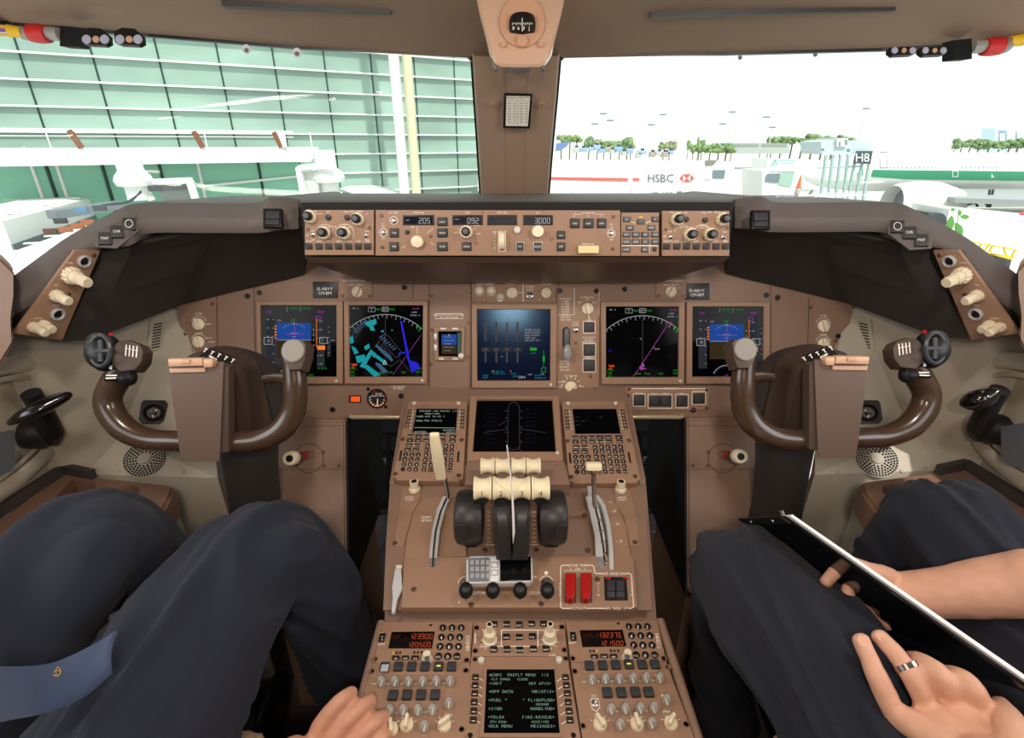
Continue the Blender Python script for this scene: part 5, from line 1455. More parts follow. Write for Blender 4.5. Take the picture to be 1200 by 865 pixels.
    for i in range(5): 
        a, b = (238+8*i, 412.5+3.1*i), (245+7.2*i, 407.5+3.8*i); k.line([(a[0]+1,a[1]),(a[0]+3.8,a[1]-3.8)], 1.3); k.line([(a[0]+2.2,a[1]-4.6),(a[0]+5.4,a[1]-2.9)], 1.0)
    k.line([(245,417),(254,421.5)], 1.8); k.build('scale_marks', INK, T)
    # clip plate for papers
    SCp = Surf(at(232,470,.838), (.03,-.97,.22))
    slab(SCp, [(196,424),(262,424),(257,541),(212,541)], .003, CLIPM, 'clip_plate', T, .001, h0=-.003)
    slab(SCp, [(256,428),(268,430),(268,530),(256,532)], .02, YH, 'plate_mount', T, .003, h0=-.024)
    slab(SCp, [(196,421),(236,420),(238,429),(197,430)], .010, BRASS, 'clip_bar', T, .003, h0=.001)
    slab(SCp, [(198,432),(240,431),(240,436),(199,437)], .003, BRASS, 'clip_lip', T, .001, h0=.0005)
    slab(SCp, [(237,421),(248,421),(250,425),(248,431),(238,431)], .012, BRASS, 'clip_hinge', T, .004, h0=0)
    slab(SCp, [(212,421.5),(222,421.5),(222,426),(212,426)], .003, BRASS, 'clip_pad', T, .001, h0=.011)
    # column going down to the floor
    a = [at(290,500,1.04), at(294,545,1.08), at(300,600,1.15)]
    bm = bmesh.new(); rings = []
    pth = [a[0], a[1], a[2], V((a[2].x, a[2].y+.03, .25)), V((a[2].x, a[2].y+.05, .02))]
    for p, w, d in zip(pth, (.062,.054,.052,.056,.075), (.05,.05,.05,.055,.07)):
        rings.append([p+V((w*cos(2*PI*i/20), d*sin(2*PI*i/20), 0)) for i in range(20)])
    putbm('column', bm_rings(rings), COLM, T, ang=40)
    return T
yoke = make_yoke()
copy_tree(yoke, Mx.Scale(-1, 4, (1,0,0)), None, 'dark brown control wheel with a clip plate in front of the right pilot')
# ================================================================ kick panels, pedal wells, consoles and side fittings
def mside(s): return (lambda p: p) if s < 0 else mir
SIDE = {-1:'left', 1:'right'}
for s in (-1, 1):
    f = mside(s)
    # kick panel: brown box between column and pedal well
    T = thing('kick_panel', 'brown lower panel with a crank knob, right of the left control column' if s < 0 else 'brown lower panel with a crank knob, left of the right control column', 'panel', f(at(365,600,1.2)))
    a, b, c, d = at(322,493,1.25), at(404,493,1.25), at(406,700,1.13), at(318,700,1.13)
    bm = solid_poly([f(p) for p in (a,b,c,d)], V((0,.30,.0)))
    bmesh.ops.bevel(bm, geom=bm.edges[:], offset=.004, segments=2, affect='EDGES')
    putbm('panel_body', bm, BROWN, T, smooth=True)
    cc, dd = V((c.x,c.y+.01,c.z+.01)), V((d.x,d.y+.01,d.z+.01))
    bm = solid_poly([f(cc), f(dd), f(V((dd.x,dd.y,.001))), f(V((cc.x,cc.y,.001)))], V((0,.25,0))); putbm('panel_foot', bm, BROWN, T, smooth=False)
    bm = solid_poly([f(at(405.5,494,1.252)), f(at(407.5,702,1.13)), f(at(407.5,702,1.13))+V((0,.36,0)), f(at(405.5,494,1.252))+V((0,.32,0))], V((.004*-s,0,0)))
    putbm('inner_cheek', bm, BLACKM, T, smooth=False)
    n = (b-a).cross(d-a).normalized(); n = f(n if n.dot(CAM-a) > 0 else -n)
    SK = Surf(f(a), n, (1,0,0)); q = (lambda u: u) if s < 0 else (lambda u: 1209-u)
    k = Ink(SK, .0008); k.line([(q(324),499),(q(404),499)], .5); k.line([(q(322),550),(q(404),550)], .5); k.arc(q(362),537,17,0,360,.8,40); k.build('seam', mat('seam_brown', (70,52,42), .6), T)
    screws(SK, [(q(380),546),(q(397),546),(q(379),530)], T, 4)
    # crank knob
    base = SK.p(q(364), 532); tip = f(at(337,538,1.10)) if s < 0 else f(at(341,538,1.10))
    d_ = (tip-base)
    putbm('crank_arm', bm_tube([base, base+d_*.3], .009, 14), CHROME, T)
    putbm('crank_red_band', bm_tube([base+d_*.25, base+d_*.42], .0095, 14), RED, T)
    putbm('crank_shaft', bm_tube([base+d_*.4, base+d_*.75], .008, 14), DBROWN, T)
    M = Mx.Translation(base+d_*.72) @ d_.to_track_quat('Z', 'Y').to_matrix().to_4x4()
    put('crank_knob', m_lathe([(.013,0),(.0155,.004),(.0165,.012),(.0165,.022),(.014,.026),(0,.026)], IVORY, 26), M, T)
    put('knob_centre', m_lathe([(.008,0),(.007,.0015),(0,.0015)], BLACK, 20), M @ Mx.Translation((0,0,.026)), T)
    # pedal well floor ramp and rudder pedal frame
    T = thing('foot_ramp', 'black riveted foot ramp in the %s pedal well beside the pedestal' % SIDE[s], 'ramp', f(V((-.33,1.2,0))))
    xs0, xs1 = f(V((-.44,0,0))).x, f(V((-.235,0,0))).x
    prof = [(.99,.005),(1.01,.035),(1.05,.055),(1.30,.12),(1.50,.16),(1.50,.005)]
    bm = bm_rings([[V((x,y,z)) for y, z in prof] for x in (xs0, xs1)])
    putbm('ramp_plate', bm, mat('worn_black_paint', (34,35,36), .45, bump=.2, bscale=200, var=.2, vscale=14), T, ang=30)
    for u, v in ((431,642),(424,660),(416,679),(439,625)):
        p = f(at(u, v, 1.0)); 
        P0 = at(u, v, 1.0); r_ = ray(u, v)
        # drop the rivet on the ramp plane
        for kk in range(200):
            tt = 1.1+kk*.003; pp = CAM + r_*tt
            zr = .055+(pp.y-1.05)*.26
            if pp.z <= zr: break
        put('rivet', m_lathe([(.0045,-.002),(.0045,.001),(.003,.0025),(0,.003)], CHROME, 10), Mx.Translation(f(pp)), T)
    T = thing('rudder_pedal', 'black open-framed rudder pedal in the %s pedal well' % SIDE[s], 'pedal', f(V((-.33,1.36,.15))))
    SPd = tilt(1.36,-.85,12, 0); ql = lambda u: f(at(u, 500, 1)).x
    def Pp(u, v): 
        p = SPd.p(u, v); return f(p)
    PM = mat('black_pedal_metal', (36,36,38), .4, metal=.3)
    outer = [(432,600),(427,585),(427,520),(431,509),(440,505),(474,505),(474,602)]
    # side rails and cross bars, as a frame
    bm = bmesh.new()
    for p, q_, w in (((430,596),(430,516),5),((430,516),(437,507),5),((437,507),(474,507),5),((430,532),(474,532),6),((430,566),(474,566),5),((430,588),(474,588),16),((455,507),(455,590),4),((430,600),(474,598),6)):
        wm = w*1.5/F
        bm_bar(Pp(*p), Pp(*q_), wm, .018, bm, ref=V((0,1,0)))
    putbm('pedal_frame', bm, PM, T, smooth=False)
    bm = bmesh.new(); bm_bar(Pp(432,598)+V((0,-.01,.0)), Pp(474,596)+V((0,-.01,0)), .012, .012, bm); putbm('toe_bar', bm, CHAR, T)
    # lumpy grey metal blob stands in for the glint of a crumpled clear bag
    put('bag_glint', m_lathe([(0,0),(.016,.004),(.02,.014),(.012,.024),(0,.026)], mat('glint_grey', (96,98,102), .35, metal=.5, bump=.6, bscale=80), 12), Mx.Translation(Pp(445,551)+V((0,.05,0))) @ Mx.Rotation(1.2,4,'X'), T)
    # brown tray on the side console
    T = thing('console_tray', 'brown moulded side tray beside the %s pilot, with a cup recess' % ('left' if s < 0 else 'right'), 'tray', f(at(100,600,1.0)))
    zt = .68
    Z = lambda u, v, z=zt: f(atz(u, v, z))
    out = [(72,553),(196,567),(203,571),(201,580),(190,600)]
    inn = [(74,563),(110,568),(108,572),(60,640),(10,660),(-5,655)]
    O = [Z(*p) for p in out] + [f(V((-.715,.55,zt))), f(V((-.93,.55,zt)))]; out = O; bm = bmesh.new()
    # tray body: rim with a sunk pan; the sunk pan spans the aft part
    cx = sum((p.x for p in O))/len(O); cy = sum((p.y for p in O))/len(O)
    I = [Z(*p) for p in [(78,560),(186,572),(190,577),(160,625),(138,675),(0,675),(0,650)]]
    n = len(out)
    low = [p+V((0,0,-.055)) for p in O]
    vO = [bm.verts.new(p) for p in O]; vL = [bm.verts.new(p) for p in low]
    for i in range(n): j = (i+1) % n; bm.faces.new((vO[i], vO[j], vL[j], vL[i]))
    bm.faces.new(vL)
    bm.faces.new(vO)
    bmesh.ops.bevel(bm, geom=[e for e in bm.edges if all(v in vO for v in e.verts)], offset=.006, segments=3, affect='EDGES')
    TR = mat('tray_brown', (116,88,72), .45, bump=.2, bscale=500)
    tb = putbm('tray_body', bm, TR, T, ang=30)
    ST = Surf((0,0,zt), (0,0,1), (1,0,0)); qq = (lambda u: u) if s < 0 else None
    def loc(p): return (p.x, p.y)
    # sunk pan and cup well, cut as real recesses
    def cutter(pts, dep, name):
        b = bm_prism([loc(p) for p in (pts if s < 0 else pts[::-1])], dep+.02, 0, zt-dep)
        me = new_mesh(b, TR, name, False); o = bpy.data.objects.new(name, me); return o
    pan = [Z(*p) for p in [(84,562),(112,566),(112,572),(62,640),(28,662),(18,632)]]
    cup = [Z(128+24*cos(2*PI*i/24)+8, 583+13*sin(2*PI*i/24)) for i in range(24)]
    if s > 0: cup = [mir(p) for p in [atz(150+22*cos(2*PI*i/24), 586+13*sin(2*PI*i/24), zt) for i in range(24)]]
    ctr = sum(cup, V((0,0,0)))/24
    cup = [V((ctr.x+.038*cos(2*PI*i/24), ctr.y+.038*sin(2*PI*i/24), zt)) for i in range(24)]
    if s > 0: pan = None
    dg = None
    cuts = []
    for pts, dep in ((pan,.03),(cup,.05)):
        if pts is None: continue
        b = bm_prism([loc(p) for p in pts], dep+.02, 0, zt-dep)
        bmesh.ops.recalc_face_normals(b, faces=b.faces)
        me = bpy.data.meshes.new('cut'); b.to_mesh(me); b.free(); me.materials.append(TR)
        o = bpy.data.objects.new('cut', me); C.objects.link(o); cuts.append(o)
        md = tb.modifiers.new('b', 'BOOLEAN'); md.object = o; md.operation = 'DIFFERENCE'; md.solver = 'EXACT'
    bpy.context.view_layer.update()
    dg = bpy.context.evaluated_depsgraph_get(); me = bpy.data.meshes.new_from_object(tb.evaluated_get(dg)); tb.modifiers.clear(); tb.data = me
    for o in cuts: bpy.data.objects.remove(o)
    # cream console ledge outboard of the tray
    T = thing('side_console', 'cream side ledge between the %s cockpit wall and the brown tray' % SIDE[s], 'console', f(V((-.9,.5,0))))
    e0, e1 = Z(101,556,.62), Z(204,570,.62); yb = min(e0.y, e1.y)-.01
    pts = [f(V((-.935,yb,.622))), V((e1.x,yb,.622)), f(V((-.735,.5,.622))), f(V((-.735,-.7,.622))), f(V((-.935,-.7,.622)))]
    putbm('console_body', solid_poly(pts, V((0,0,-.62))), CREAM, T, smooth=False)
    pts = [f(V((-.935,.54,.66))), f(V((-.735,.54,.66))), f(V((-.735,-.7,.66))), f(V((-.935,-.7,.66)))]
    putbm('console_top', solid_poly(pts, V((0,0,-.037))), CREAM, T, smooth=False)
    bm = bmesh.new()
    tr_ = [f(p) for p in (atz(109,556,.69), atz(75,549,.69), atz(0,598,.69))]
    tr_.append(V((tr_[2].x, -.6, .69)))
    for p, q_ in zip(tr_, tr_[1:]): bm_bar(p, q_, .012, .02, bm)
    putbm('dark_seal', bm, mat('dark_seal', (60,54,50), .6), T, smooth=False)
    # ------------------------------------------------ wall fittings
    P = wall_pts(s)
    # raised oval steering surround on the side wall
    c = f(V((-.945,.80,.86)))
    T = thing('steering_tiller', 'black nose wheel steering handle on the %s side wall' % SIDE[s], 'tiller', c)
    nx = 1 if s < 0 else -1
    WS = Surf(f(at(50,485,1.0)), (nx,-.0,.03), (0,1,0))
    # oval surround ring
    ring = []
    cy_, cz_ = at(20,470,.97).y, at(20,470,.97).z
    X_ = f(V((-.936,0,0))).x
    for rad in ((.205,.108,.012,'surround_ring'),(.165,.085,.004,'inner_ring')):
        pts = [V((X_+.0*nx, .775+rad[0]*cos(2*PI*i/48), .832+rad[1]*sin(2*PI*i/48))) for i in range(48)]
        rr = tube_rings(pts+[pts[0]], [(rad[2]*1.3,rad[2]*.5)]*49, 8, ref=V((1,0,0)))
        putbm(rad[3], bm_rings(rr[:-1], False, loop=True), CREAM, T, ang=60)
    hub = f(at(30,508,.99)); hub.x = f(V((-.915,0,0))).x
    bm = bm_lathe([(.030,-.03),(.030,-.005),(.024,.004),(.024,.016),(.012,.022),(0,.022)], 28)
    put('tiller_hub', new_mesh(bm, BLACK), Mx.Translation(hub) @ Mx.Rotation(PI/2*nx,4,'Y'), T)
    TL = mat('glossy_black_handle', (20,17,16), .14, spec=.6, coat=.5)
    armt = f(at(36,461,.93))
    bm = smooth_tube([tuple(hub+V((.012*nx,0,0)))+(.020,), tuple((hub+armt)/2+V((.01*nx,0,0)))+(.017,), tuple(armt)+(.016,)], 16, 5)
    putbm('tiller_arm', bm, BLACK, T, ang=60)
    h0, h1 = (at(12,494,.90), at(84,463,.93)) if s < 0 else (at(70,484,.93), at(14,462,.90))
    if s < 0:
        L = [(at(10,496,.885),.006),(at(24,489,.89),.014),(at(42,481,.90),.0175),(at(62,471,.915),.0165),(at(78,464,.925),.011),(at(84,461,.93),.004)]
    else:
        L = [(mir(at(82,478,.955)),.004),(mir(at(78,477,.95)),.017),(mir(at(66,474,.94)),.025),(mir(at(52,469,.93)),.022),(mir(at(42,464,.92)),.013),(mir(at(37,461,.915)),.006)]
    putbm('tiller_handle', smooth_tube([tuple(p)+(r,) for p, r in L], 18, 5, flat=.75), TL, T, ang=70)
    # hanging placard
    pl = [(-8,508),(14,504),(17,540),(12,552),(-8,558)] if s < 0 else [(33,505),(2,500),(-6,548),(0,556),(24,552),(33,540)]
    WX = Surf(f(V((-.905,.7,.8))), (nx,-.35,.1)) 
    pts = [f(at(*((u if s < 0 else u-0), v), .93)) for u, v in pl]
    pts = []
    for u, v in pl:
        r_ = ray(u, v); kx = (-.912-CAM.x)/r_.x; pts.append(f(CAM+r_*kx))
    T2 = thing('hanging_tag', 'grey lettered tag hanging from the %s steering handle' % SIDE[s], 'tag', pts[0])
    putbm('tag_plate', solid_poly(pts, V((.003*nx,0,0))), mat('slate_tag', (92,96,102), .5), T2, smooth=False)
    # air vent grille
    n_ = (P['V2']-P['V1']).cross(P['tm']-P['V1']).normalized()
    if n_.dot(CAM-P['V1']) < 0: n_ = -n_
    SV = Surf(P['V1'], n_)
    q = (lambda u: u) if s < 0 else (lambda u: 1197-u)
    T = thing('air_vent', 'cream slotted air grille on the wall beside the %s yoke' % SIDE[s], 'vent', SV.p(q(182), 392))
    slab(SV, [(q(177),374),(q(194),374),(q(190),410),(q(173),412)], .007, CREAM, 'vent_frame', T, .0015)
    for i in range(9):
        v = 378+3.4*i; du = -.35*i*1.1
        slab(SV, [(q(180.5+du),v+2),(q(190.5+du),v),(q(190+du),v+1.6),(q(180+du),v+3.6)], .0006, BLACKM, 'slot', T, 0, h0=.0069)
    # round black air outlet
    n2 = (P['V7']-P['V2']).cross(P['V4']-P['V2']).normalized()
    if n2.dot(CAM-P['V2']) < 0: n2 = -n2
    n1 = (P['V7']-P['V1']).cross(P['V2']-P['V1']).normalized()
    if n1.dot(CAM-P['V2']) < 0: n1 = -n1
    SO = Surf(P['V2'], n1)
    T = thing('air_outlet', 'black square-cornered outlet with round nozzle on the %s wall' % SIDE[s], 'air outlet', SO.p(q(179),483))
    slab(SO, [(q(168),469),(q(193),469),(q(196.5),473),(q(192),492),(q(187),496.5),(q(166),495.5),(q(162.5),491),(q(165),473)], .006, BLACK, 'outlet_plate', T, .001)
    put('nozzle', m_lathe([(.021,0),(.021,.004),(.018,.006),(.013,.001),(.006,.001),(.004,.006),(0,.006)], BLACK, 28), SO.fr(q(180),484,.006), T)
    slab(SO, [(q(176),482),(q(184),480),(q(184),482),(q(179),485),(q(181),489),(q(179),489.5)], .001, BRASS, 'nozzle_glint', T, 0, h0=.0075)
    # loudspeaker perforations in the lower facet
    n3 = (P['V4']-P['V3']).cross(P['V2']-P['V3']).normalized()
    if n3.dot(CAM-P['V3']) < 0: n3 = -n3
    SL = Surf(P['V3'], n3)
    T = thing('speaker_grille', 'round perforated speaker grille low on the %s wall under the yoke' % SIDE[s], 'speaker', SL.p(q(170),538))
    cx_, cy2 = SL.loc(q(170), 538); cu = q(170)
    R_ = SL.sz(cu, 538, 50)/2
    put('grille_plate', m_lathe([(R_*1.05,0),(R_*1.03,.0015),(R_*.3,.0015),(R_*.28,.006),(0,.006)], CREAM, 40), SL.fr(cu, 538), T)
    vv, ff = [], []
    for i in range(5):
        rr_ = R_*(.42+.13*i); m_ = int(14+7*i)
        for j in range(m_):
            a_ = 2*PI*(j+.5*(i%2))/m_; b0 = len(vv)
            for kk in range(6): vv.append((cx_+rr_*cos(a_)+.0026*cos(kk*PI/3), cy2+rr_*sin(a_)+.0026*sin(kk*PI/3), .0017))
            ff.append(tuple(range(b0, b0+6)))
    me = bpy.data.meshes.new('perforations'); me.from_pydata(vv, [], ff); me.materials.append(BLACKM)
    o = put('perforations', me, SL.M, T); o['kind'] = 'stuff'
    screws(SL, [(q(112),549),(q(140),552),(q(215),553)], T, 5, mat('cream_screw', (170,156,136), .4))
    # leg-well side plate behind the column, dark
    bm = solid_poly([f(V((-.80,1.28,0))), f(V((-.30,1.28,0))) , f(V((-.30,1.28,.74))), f(V((-.80,1.28,.74)))], V((0,.02,0)))
    pass
# ---------------------------------------------------------------- compass and placard on the centre post
T = thing('standby_compass', 'standby compass in a glossy tan housing hanging at the top centre', 'compass', at(610,20,.95))
CP = Surf(at(610,35,.90), (0,-.93,-.37), (1,0,0))
GT = mat('glossy_tan', (200,166,142), .18, spec=.6, coat=.5)
# housing: tapering box narrowing downwards
def ring_at(t, k, v0, v1):
    pts = [(551,-30),(669,-30),(658,20),(646,66),(640,76),(633,80),(587,80),(580,76),(574,66),(562,20)]
    cu, cv = 610, 30
    return [at(cu+(u-cu)*k, cv+(v-cv)*k, t) for u, v in pts]
rings = [ring_at(.905,.90,0,0), ring_at(.91,.97,0,0), ring_at(.925,1.0,0,0), ring_at(.99,.97,0,0), ring_at(1.06,.96,0,0)]
putbm('housing', bm_rings(rings), GT, T, ang=30)
CP = Surf(at(610,30,.903), -fw, rt)
r = CP.sz(610, 28, 53)/2
put('round_face', m_lathe([(r,0),(r,.002),(r*.97,.003),(0,.003)], mat('tan_face', (196,152,124), .5), 48, (1,1.12)), CP.fr(612, 26), T)
r2 = .0195
bm = bm_lathe([(0,-.016),(.017,-.013),(.0185,-.008),(.019,0),(.0185,.008),(.017,.013),(0,.016)], 40)
ball = putbm('compass_bowl', bm, BLACK, T, ang=60, M=CP.fr(612, 29.5, .004) @ Mx.Rotation(PI/2,4,'X') @ Mx.Scale(1.25,4,(1,0,0)) @ Mx.Scale(.92,4,(0,1,0)))
k = Ink(CP.shift(.0045+.0178), 0)
for i in range(15): u = 600.5+i*1.65; k.line([(u,26.5),(u,28.5 if i % 3 else 29.5)], .5)
for t_, u in (('0',602,),('6',608),('3',614),('J',620)): k.text(t_, u, 33, 4)
k.line([(612,21),(612,37)], .7); k.build('compass_card', INK, T)
put('light_cap', m_lathe([(.0105,0),(.0105,.004),(.009,.006),(0,.006)], mat('tan_face', (176,132,106), .5), 28), CP.fr(612,49,.003), T)
for u in (590, 633.5): put('housing_screw', m_lathe([(.005,0),(.005,.0015),(.004,.003),(0,.003)], MATS['tan_face'], 18), CP.fr(u, 52.5, .001), T)
for u0, u1 in ((576,583),(634,641)):
    putbm('grey_foot', solid_poly([at(u0,72,.93), at(u1,72,.93), at(u1-(1 if u0<600 else 3),81,.94), at(u0+(3 if u0<600 else 1),81,.94)], V((0,.04,0))), mat('pale_grey_rubber', (150,146,138), .6), T)
putbm('centre_foot', solid_poly([at(593,73,.94), at(622,73,.94), at(622,82,.95), at(593,82,.95)], V((0,.03,0))), MATS['pale_grey_rubber'], T)
# deviation card on the post
cp = at(607,130,1.205); nn = V((0,-.84,-.12))
dpost = (at(605,238,1.45)-at(605,60,1.10)).normalized(); nn = V((1,0,0)).cross(dpost); nn = nn if nn.y < 0 else -nn
PC = Surf(at(607,130,1.19), nn, (1,0,0))
T = thing('deviation_card', 'white lettered compass card in a black frame on the centre post', 'placard', PC.p(607,130))
slab(PC, [(591,110),(624,111),(621,151),(589.5,150)], .004, BLACK, 'card_frame', T, .0008)
slab(PC, [(593.5,112.5),(621.5,113),(618.5,148),(592.5,147.5)], .0006, mat('card_paper', (222,218,205), .6), 'card_paper', T, 0, h0=.004)
k = Ink(PC, .0052)
k.text('COMPASS CORRECTION', 607, 114.5, 2.0); k.line([(594,118),(621,118)], .3)
for i in range(8):
    v = 121+3.2*i
    for u in (597,603,611,617): k.text(('000','045','090','135')[i%4], u, v, 1.6)
k.line([(607,118),(606.5,147)], .3); k.build('card_figures', mat('grey_print', (90,88,84), .6), T)
# screws on the post
screws(PC.shift(.001), [(578,122),(635,122)], T, 7, mat('tan_screw', (150,120,100), .5))
# ================================================================ headliner slots and the wiring at the window tops
SLOT = mat('dark_slot', (44,40,38), .5)
def bar3(name, a, b, w, h, m, label, cat):
    o = putbm(name, bm_bar(a, b, w, h), m, None, smooth=False); tag(o, label, cat); return o
T = thing('light_fitting', 'long dark light strip in the headliner left of the compass', 'light fitting', at(360,6,.95))
putbm('strip', bm_bar(at(262,1,.945), at(458,9,.965), .022, .02), SLOT, T, smooth=False)
T = thing('light_fitting', 'long dark light strip in the headliner right of the compass', 'light fitting', at(900,12,.95))
putbm('strip', bm_bar(at(762,13,.96), at(1048,6,.93), .016, .02), SLOT, T, smooth=False)
for s in (-1, 1):
    bm = solid_poly([V((s*.068,1.02,1.50)), V((s*.082,1.02,1.50)), V((s*.062,1.14,1.46)), V((s*.052,1.14,1.46))], V((0,.03,-.05)))
# small round sensors hanging on brackets: left pair and right pair
for (us, sd) in (((112,151),'left'),((1058,1094),'right')):
    for i, u in enumerate(us):
        v = 44 if sd == 'left' else 60
        t = .99
        T = thing('window_bracket', 'small black bracket with two pale lenses at the %s window top, %s' % (sd, ('outer one','inner one')[i] if sd == 'left' else ('inner one','outer one')[i]), 'bracket', at(u, v, t))
        Sb = Surf(at(u, v, t), -fw, rt)
        if sd == 'left': pts = [(u-18,v-8),(u-8,v-12),(u+6,v-11),(u+16,v-3),(u+17,v+6),(u+12,v+9),(u-10,v+8),(u-17,v+5)]
        else: pts = [(u-16,v-4),(u+16,v-6),(u+17,v+1),(u+10,v+4),(u-12,v+5),(u-17,v+1)]
        slab(Sb, pts, .008, BLACK, 'bracket_plate', T, .002)
        rr = .0085 if sd == 'left' else .006
        for du, m_ in ((-10,mat('pale_lens', (176,180,200), .2)),(1,BRASS),(11,MATS.get('pale_lens'))):
            put('lens', m_lathe([(rr*(1 if du != 1 else .75),0),(rr*(1 if du != 1 else .75),.002),(0,.003)], m_ or mat('pale_lens', (176,180,200), .2), 18), Sb.fr(u+du, v+2.5 if sd == 'left' else v-.5, .008), T)
# taped wire bundles in the top corners
for sd in ('left','right'):
    f = (lambda u: u) if sd == 'left' else (lambda u: 1209-u)
    dv = 0 if sd == 'left' else 15
    T = thing('wire_bundle', 'bundle of coloured wires with red tape at the top %s window corner' % sd, 'wires', at(f(45), 36+dv, .98))
    Q_ = lambda u, v, t=.985: at(f(u), v+dv*(1.0 if u > 30 else .7), t)
    for i, c in enumerate(((220,200,60),(235,190,40),(190,70,170),(80,110,200),(225,225,225),(230,180,40))):
        putbm('wire', smooth_tube([tuple(Q_(-20,30+2.2*i,.97))+(.0022,), tuple(Q_(8,31+2*i,.975))+(.0022,), tuple(Q_(26,34+1.5*i,.98))+(.0022,)], 8, 4), mat('wire_%d_%d_%d' % c, c, .5), T)
    putbm('yellow_tape', smooth_tube([tuple(Q_(10,36,.975))+(.011,), tuple(Q_(18,37,.978))+(.010,), tuple(Q_(26,38,.98))+(.009,)], 12, 3), YEL, T)
    for (a, b, m_, r, nm) in ((26,37,mat('clear_grey_tape', (150,146,140), .3),.012,'clear_sleeve'),(36,56,mat('red_tape', (196,36,32), .5, bump=.4, bscale=60),.0165,'red_tape'),(55,70,mat('clear_grey_tape', (150,146,140), .3),.012,'clear_sleeve')):
        putbm(nm, smooth_tube([tuple(Q_(a,39,.985))+(r*.92,), tuple(Q_((a+b)/2,39.5,.985))+(r,), tuple(Q_(b,40,.985))+(r*.9,)], 14, 3), m_, T)
    bm = solid_poly([Q_(70,30), Q_(91,32), Q_(91,55), Q_(70,54)], V((0,.03,0)))
    putbm('black_connector', bm, BLACKM, T, smooth=False)
# ================================================================ seats, pilots, hand-held things
def remesh(bm, m, name, voxel, smooth=6, disp=None, parent=None, label=None, sub=False):
    me = bpy.data.meshes.new('tmp'); bmesh.ops.recalc_face_normals(bm, faces=bm.faces); bm.to_mesh(me); bm.free()
    o = bpy.data.objects.new('tmp', me); C.objects.link(o)
    md = o.modifiers.new('r', 'REMESH'); md.mode = 'VOXEL'; md.voxel_size = voxel
    if smooth: sm = o.modifiers.new('s', 'SMOOTH'); sm.factor = .5; sm.iterations = smooth
    bpy.context.view_layer.update(); dg = bpy.context.evaluated_depsgraph_get()
    e = bpy.data.meshes.new_from_object(o.evaluated_get(dg)); bpy.data.objects.remove(o)
    if disp:
        ns = [v.normal.copy() for v in e.vertices]
        for v, n in zip(e.vertices, ns): v.co += n*disp(v.co, n)
    lo = V((1e9,)*3); hi = -lo
    for v in e.vertices:
        for i in range(3): lo[i] = min(lo[i], v.co[i]); hi[i] = max(hi[i], v.co[i])
    c = (lo+hi)/2; e.transform(Mx.Translation(-c))
    for p in e.polygons: p.use_smooth = True
    e.materials.clear(); e.materials.append(m)
    return put(name, e, Mx.Translation(c), parent, label)
def limb(bm, pts, seg=20, n=5, flat=1.0, ref=V((0,0,1))):
    """pts: (Vector, radius) -> tapered limb with rounded ends merged into bm"""
    q = [tuple(p)+(r,) for p, r in pts]
    a, b = V(q[0][:3]), V(q[1][:3]); d = (a-b).normalized()
    q = [tuple(a+d*q[0][3]*.8)+(q[0][3]*.3,), tuple(a+d*q[0][3]*.5)+(q[0][3]*.8,)] + q
    a, b = V(q[-1][:3]), V(q[-2][:3]); d = (a-b).normalized()
    r = q[-1][3]
    q += [tuple(a+d*r*.5)+(r*.84,), tuple(a+d*r*.85)+(r*.35,)]
    smooth_tube(q, seg, n, flat, ref, bm)
from mathutils import noise as NZ
def folds(axis_fn, amp, freq, seed):
    """cloth creases: ridges that run roughly along the limb and fan from the knee"""
    def f(co, n):
        s, a = axis_fn(co)
        w = NZ.noise(V((a*freq, s*2.2, seed)))
        r = (1-abs(NZ.noise(V((a*freq*.8+7, s*1.6, seed+5))))*2.2)
        return amp*(w*.7 + max(r, 0)**3*.9) + amp*.25*NZ.noise(V(co*22))
    return f
def leg_axis(cx, cy):
    def f(co):
        return (co.y*1.2+co.z*1.0)*1.6, (co.x-cx)*9 + (co.y-cy)*1.8 - co.z*1.2
    return f
# seats
FLEECE = mat('sheepskin', (196,168,140), 1, bump=1.0, bscale=120, var=.2, vscale=90)
for s in (-1, 1):
    T = thing('pilot_seat', 'pilot seat with a fuzzy tan sheepskin cover under the %s pilot' % ('left' if s < 0 else 'right'), 'seat', (s*.55,0,0))
    def dsp(co, n): return .006*NZ.noise(co*60)+.004*NZ.noise(co*140)
    b = bm_box(.40,.84,.12,.035,3); me = bpy.data.meshes.new('t'); b.to_mesh(me); b.free(); me.transform(Mx.Translation((s*.55,.04,.44)))
    b = bmesh.new(); b.from_mesh(me); o = remesh(b, FLEECE, 'seat_cushion', .010, 2, dsp, T)
    b = bm_box(.47,.12,.62,.04,3); me = bpy.data.meshes.new('t'); b.to_mesh(me); b.free(); me.transform(Mx.Translation((s*.55,-.40,.46)))
    b = bmesh.new(); b.from_mesh(me); remesh(b, FLEECE, 'backrest', .012, 2, dsp, T)
    put('seat_pan', m_box(.44,.66,.05,CHAR,.01), Mx.Translation((s*.55,-.03,.39)), T)
    put('seat_base', m_box(.30,.40,.385,BLACKM,.01), Mx.Translation((s*.55,-.05,.004)), T)
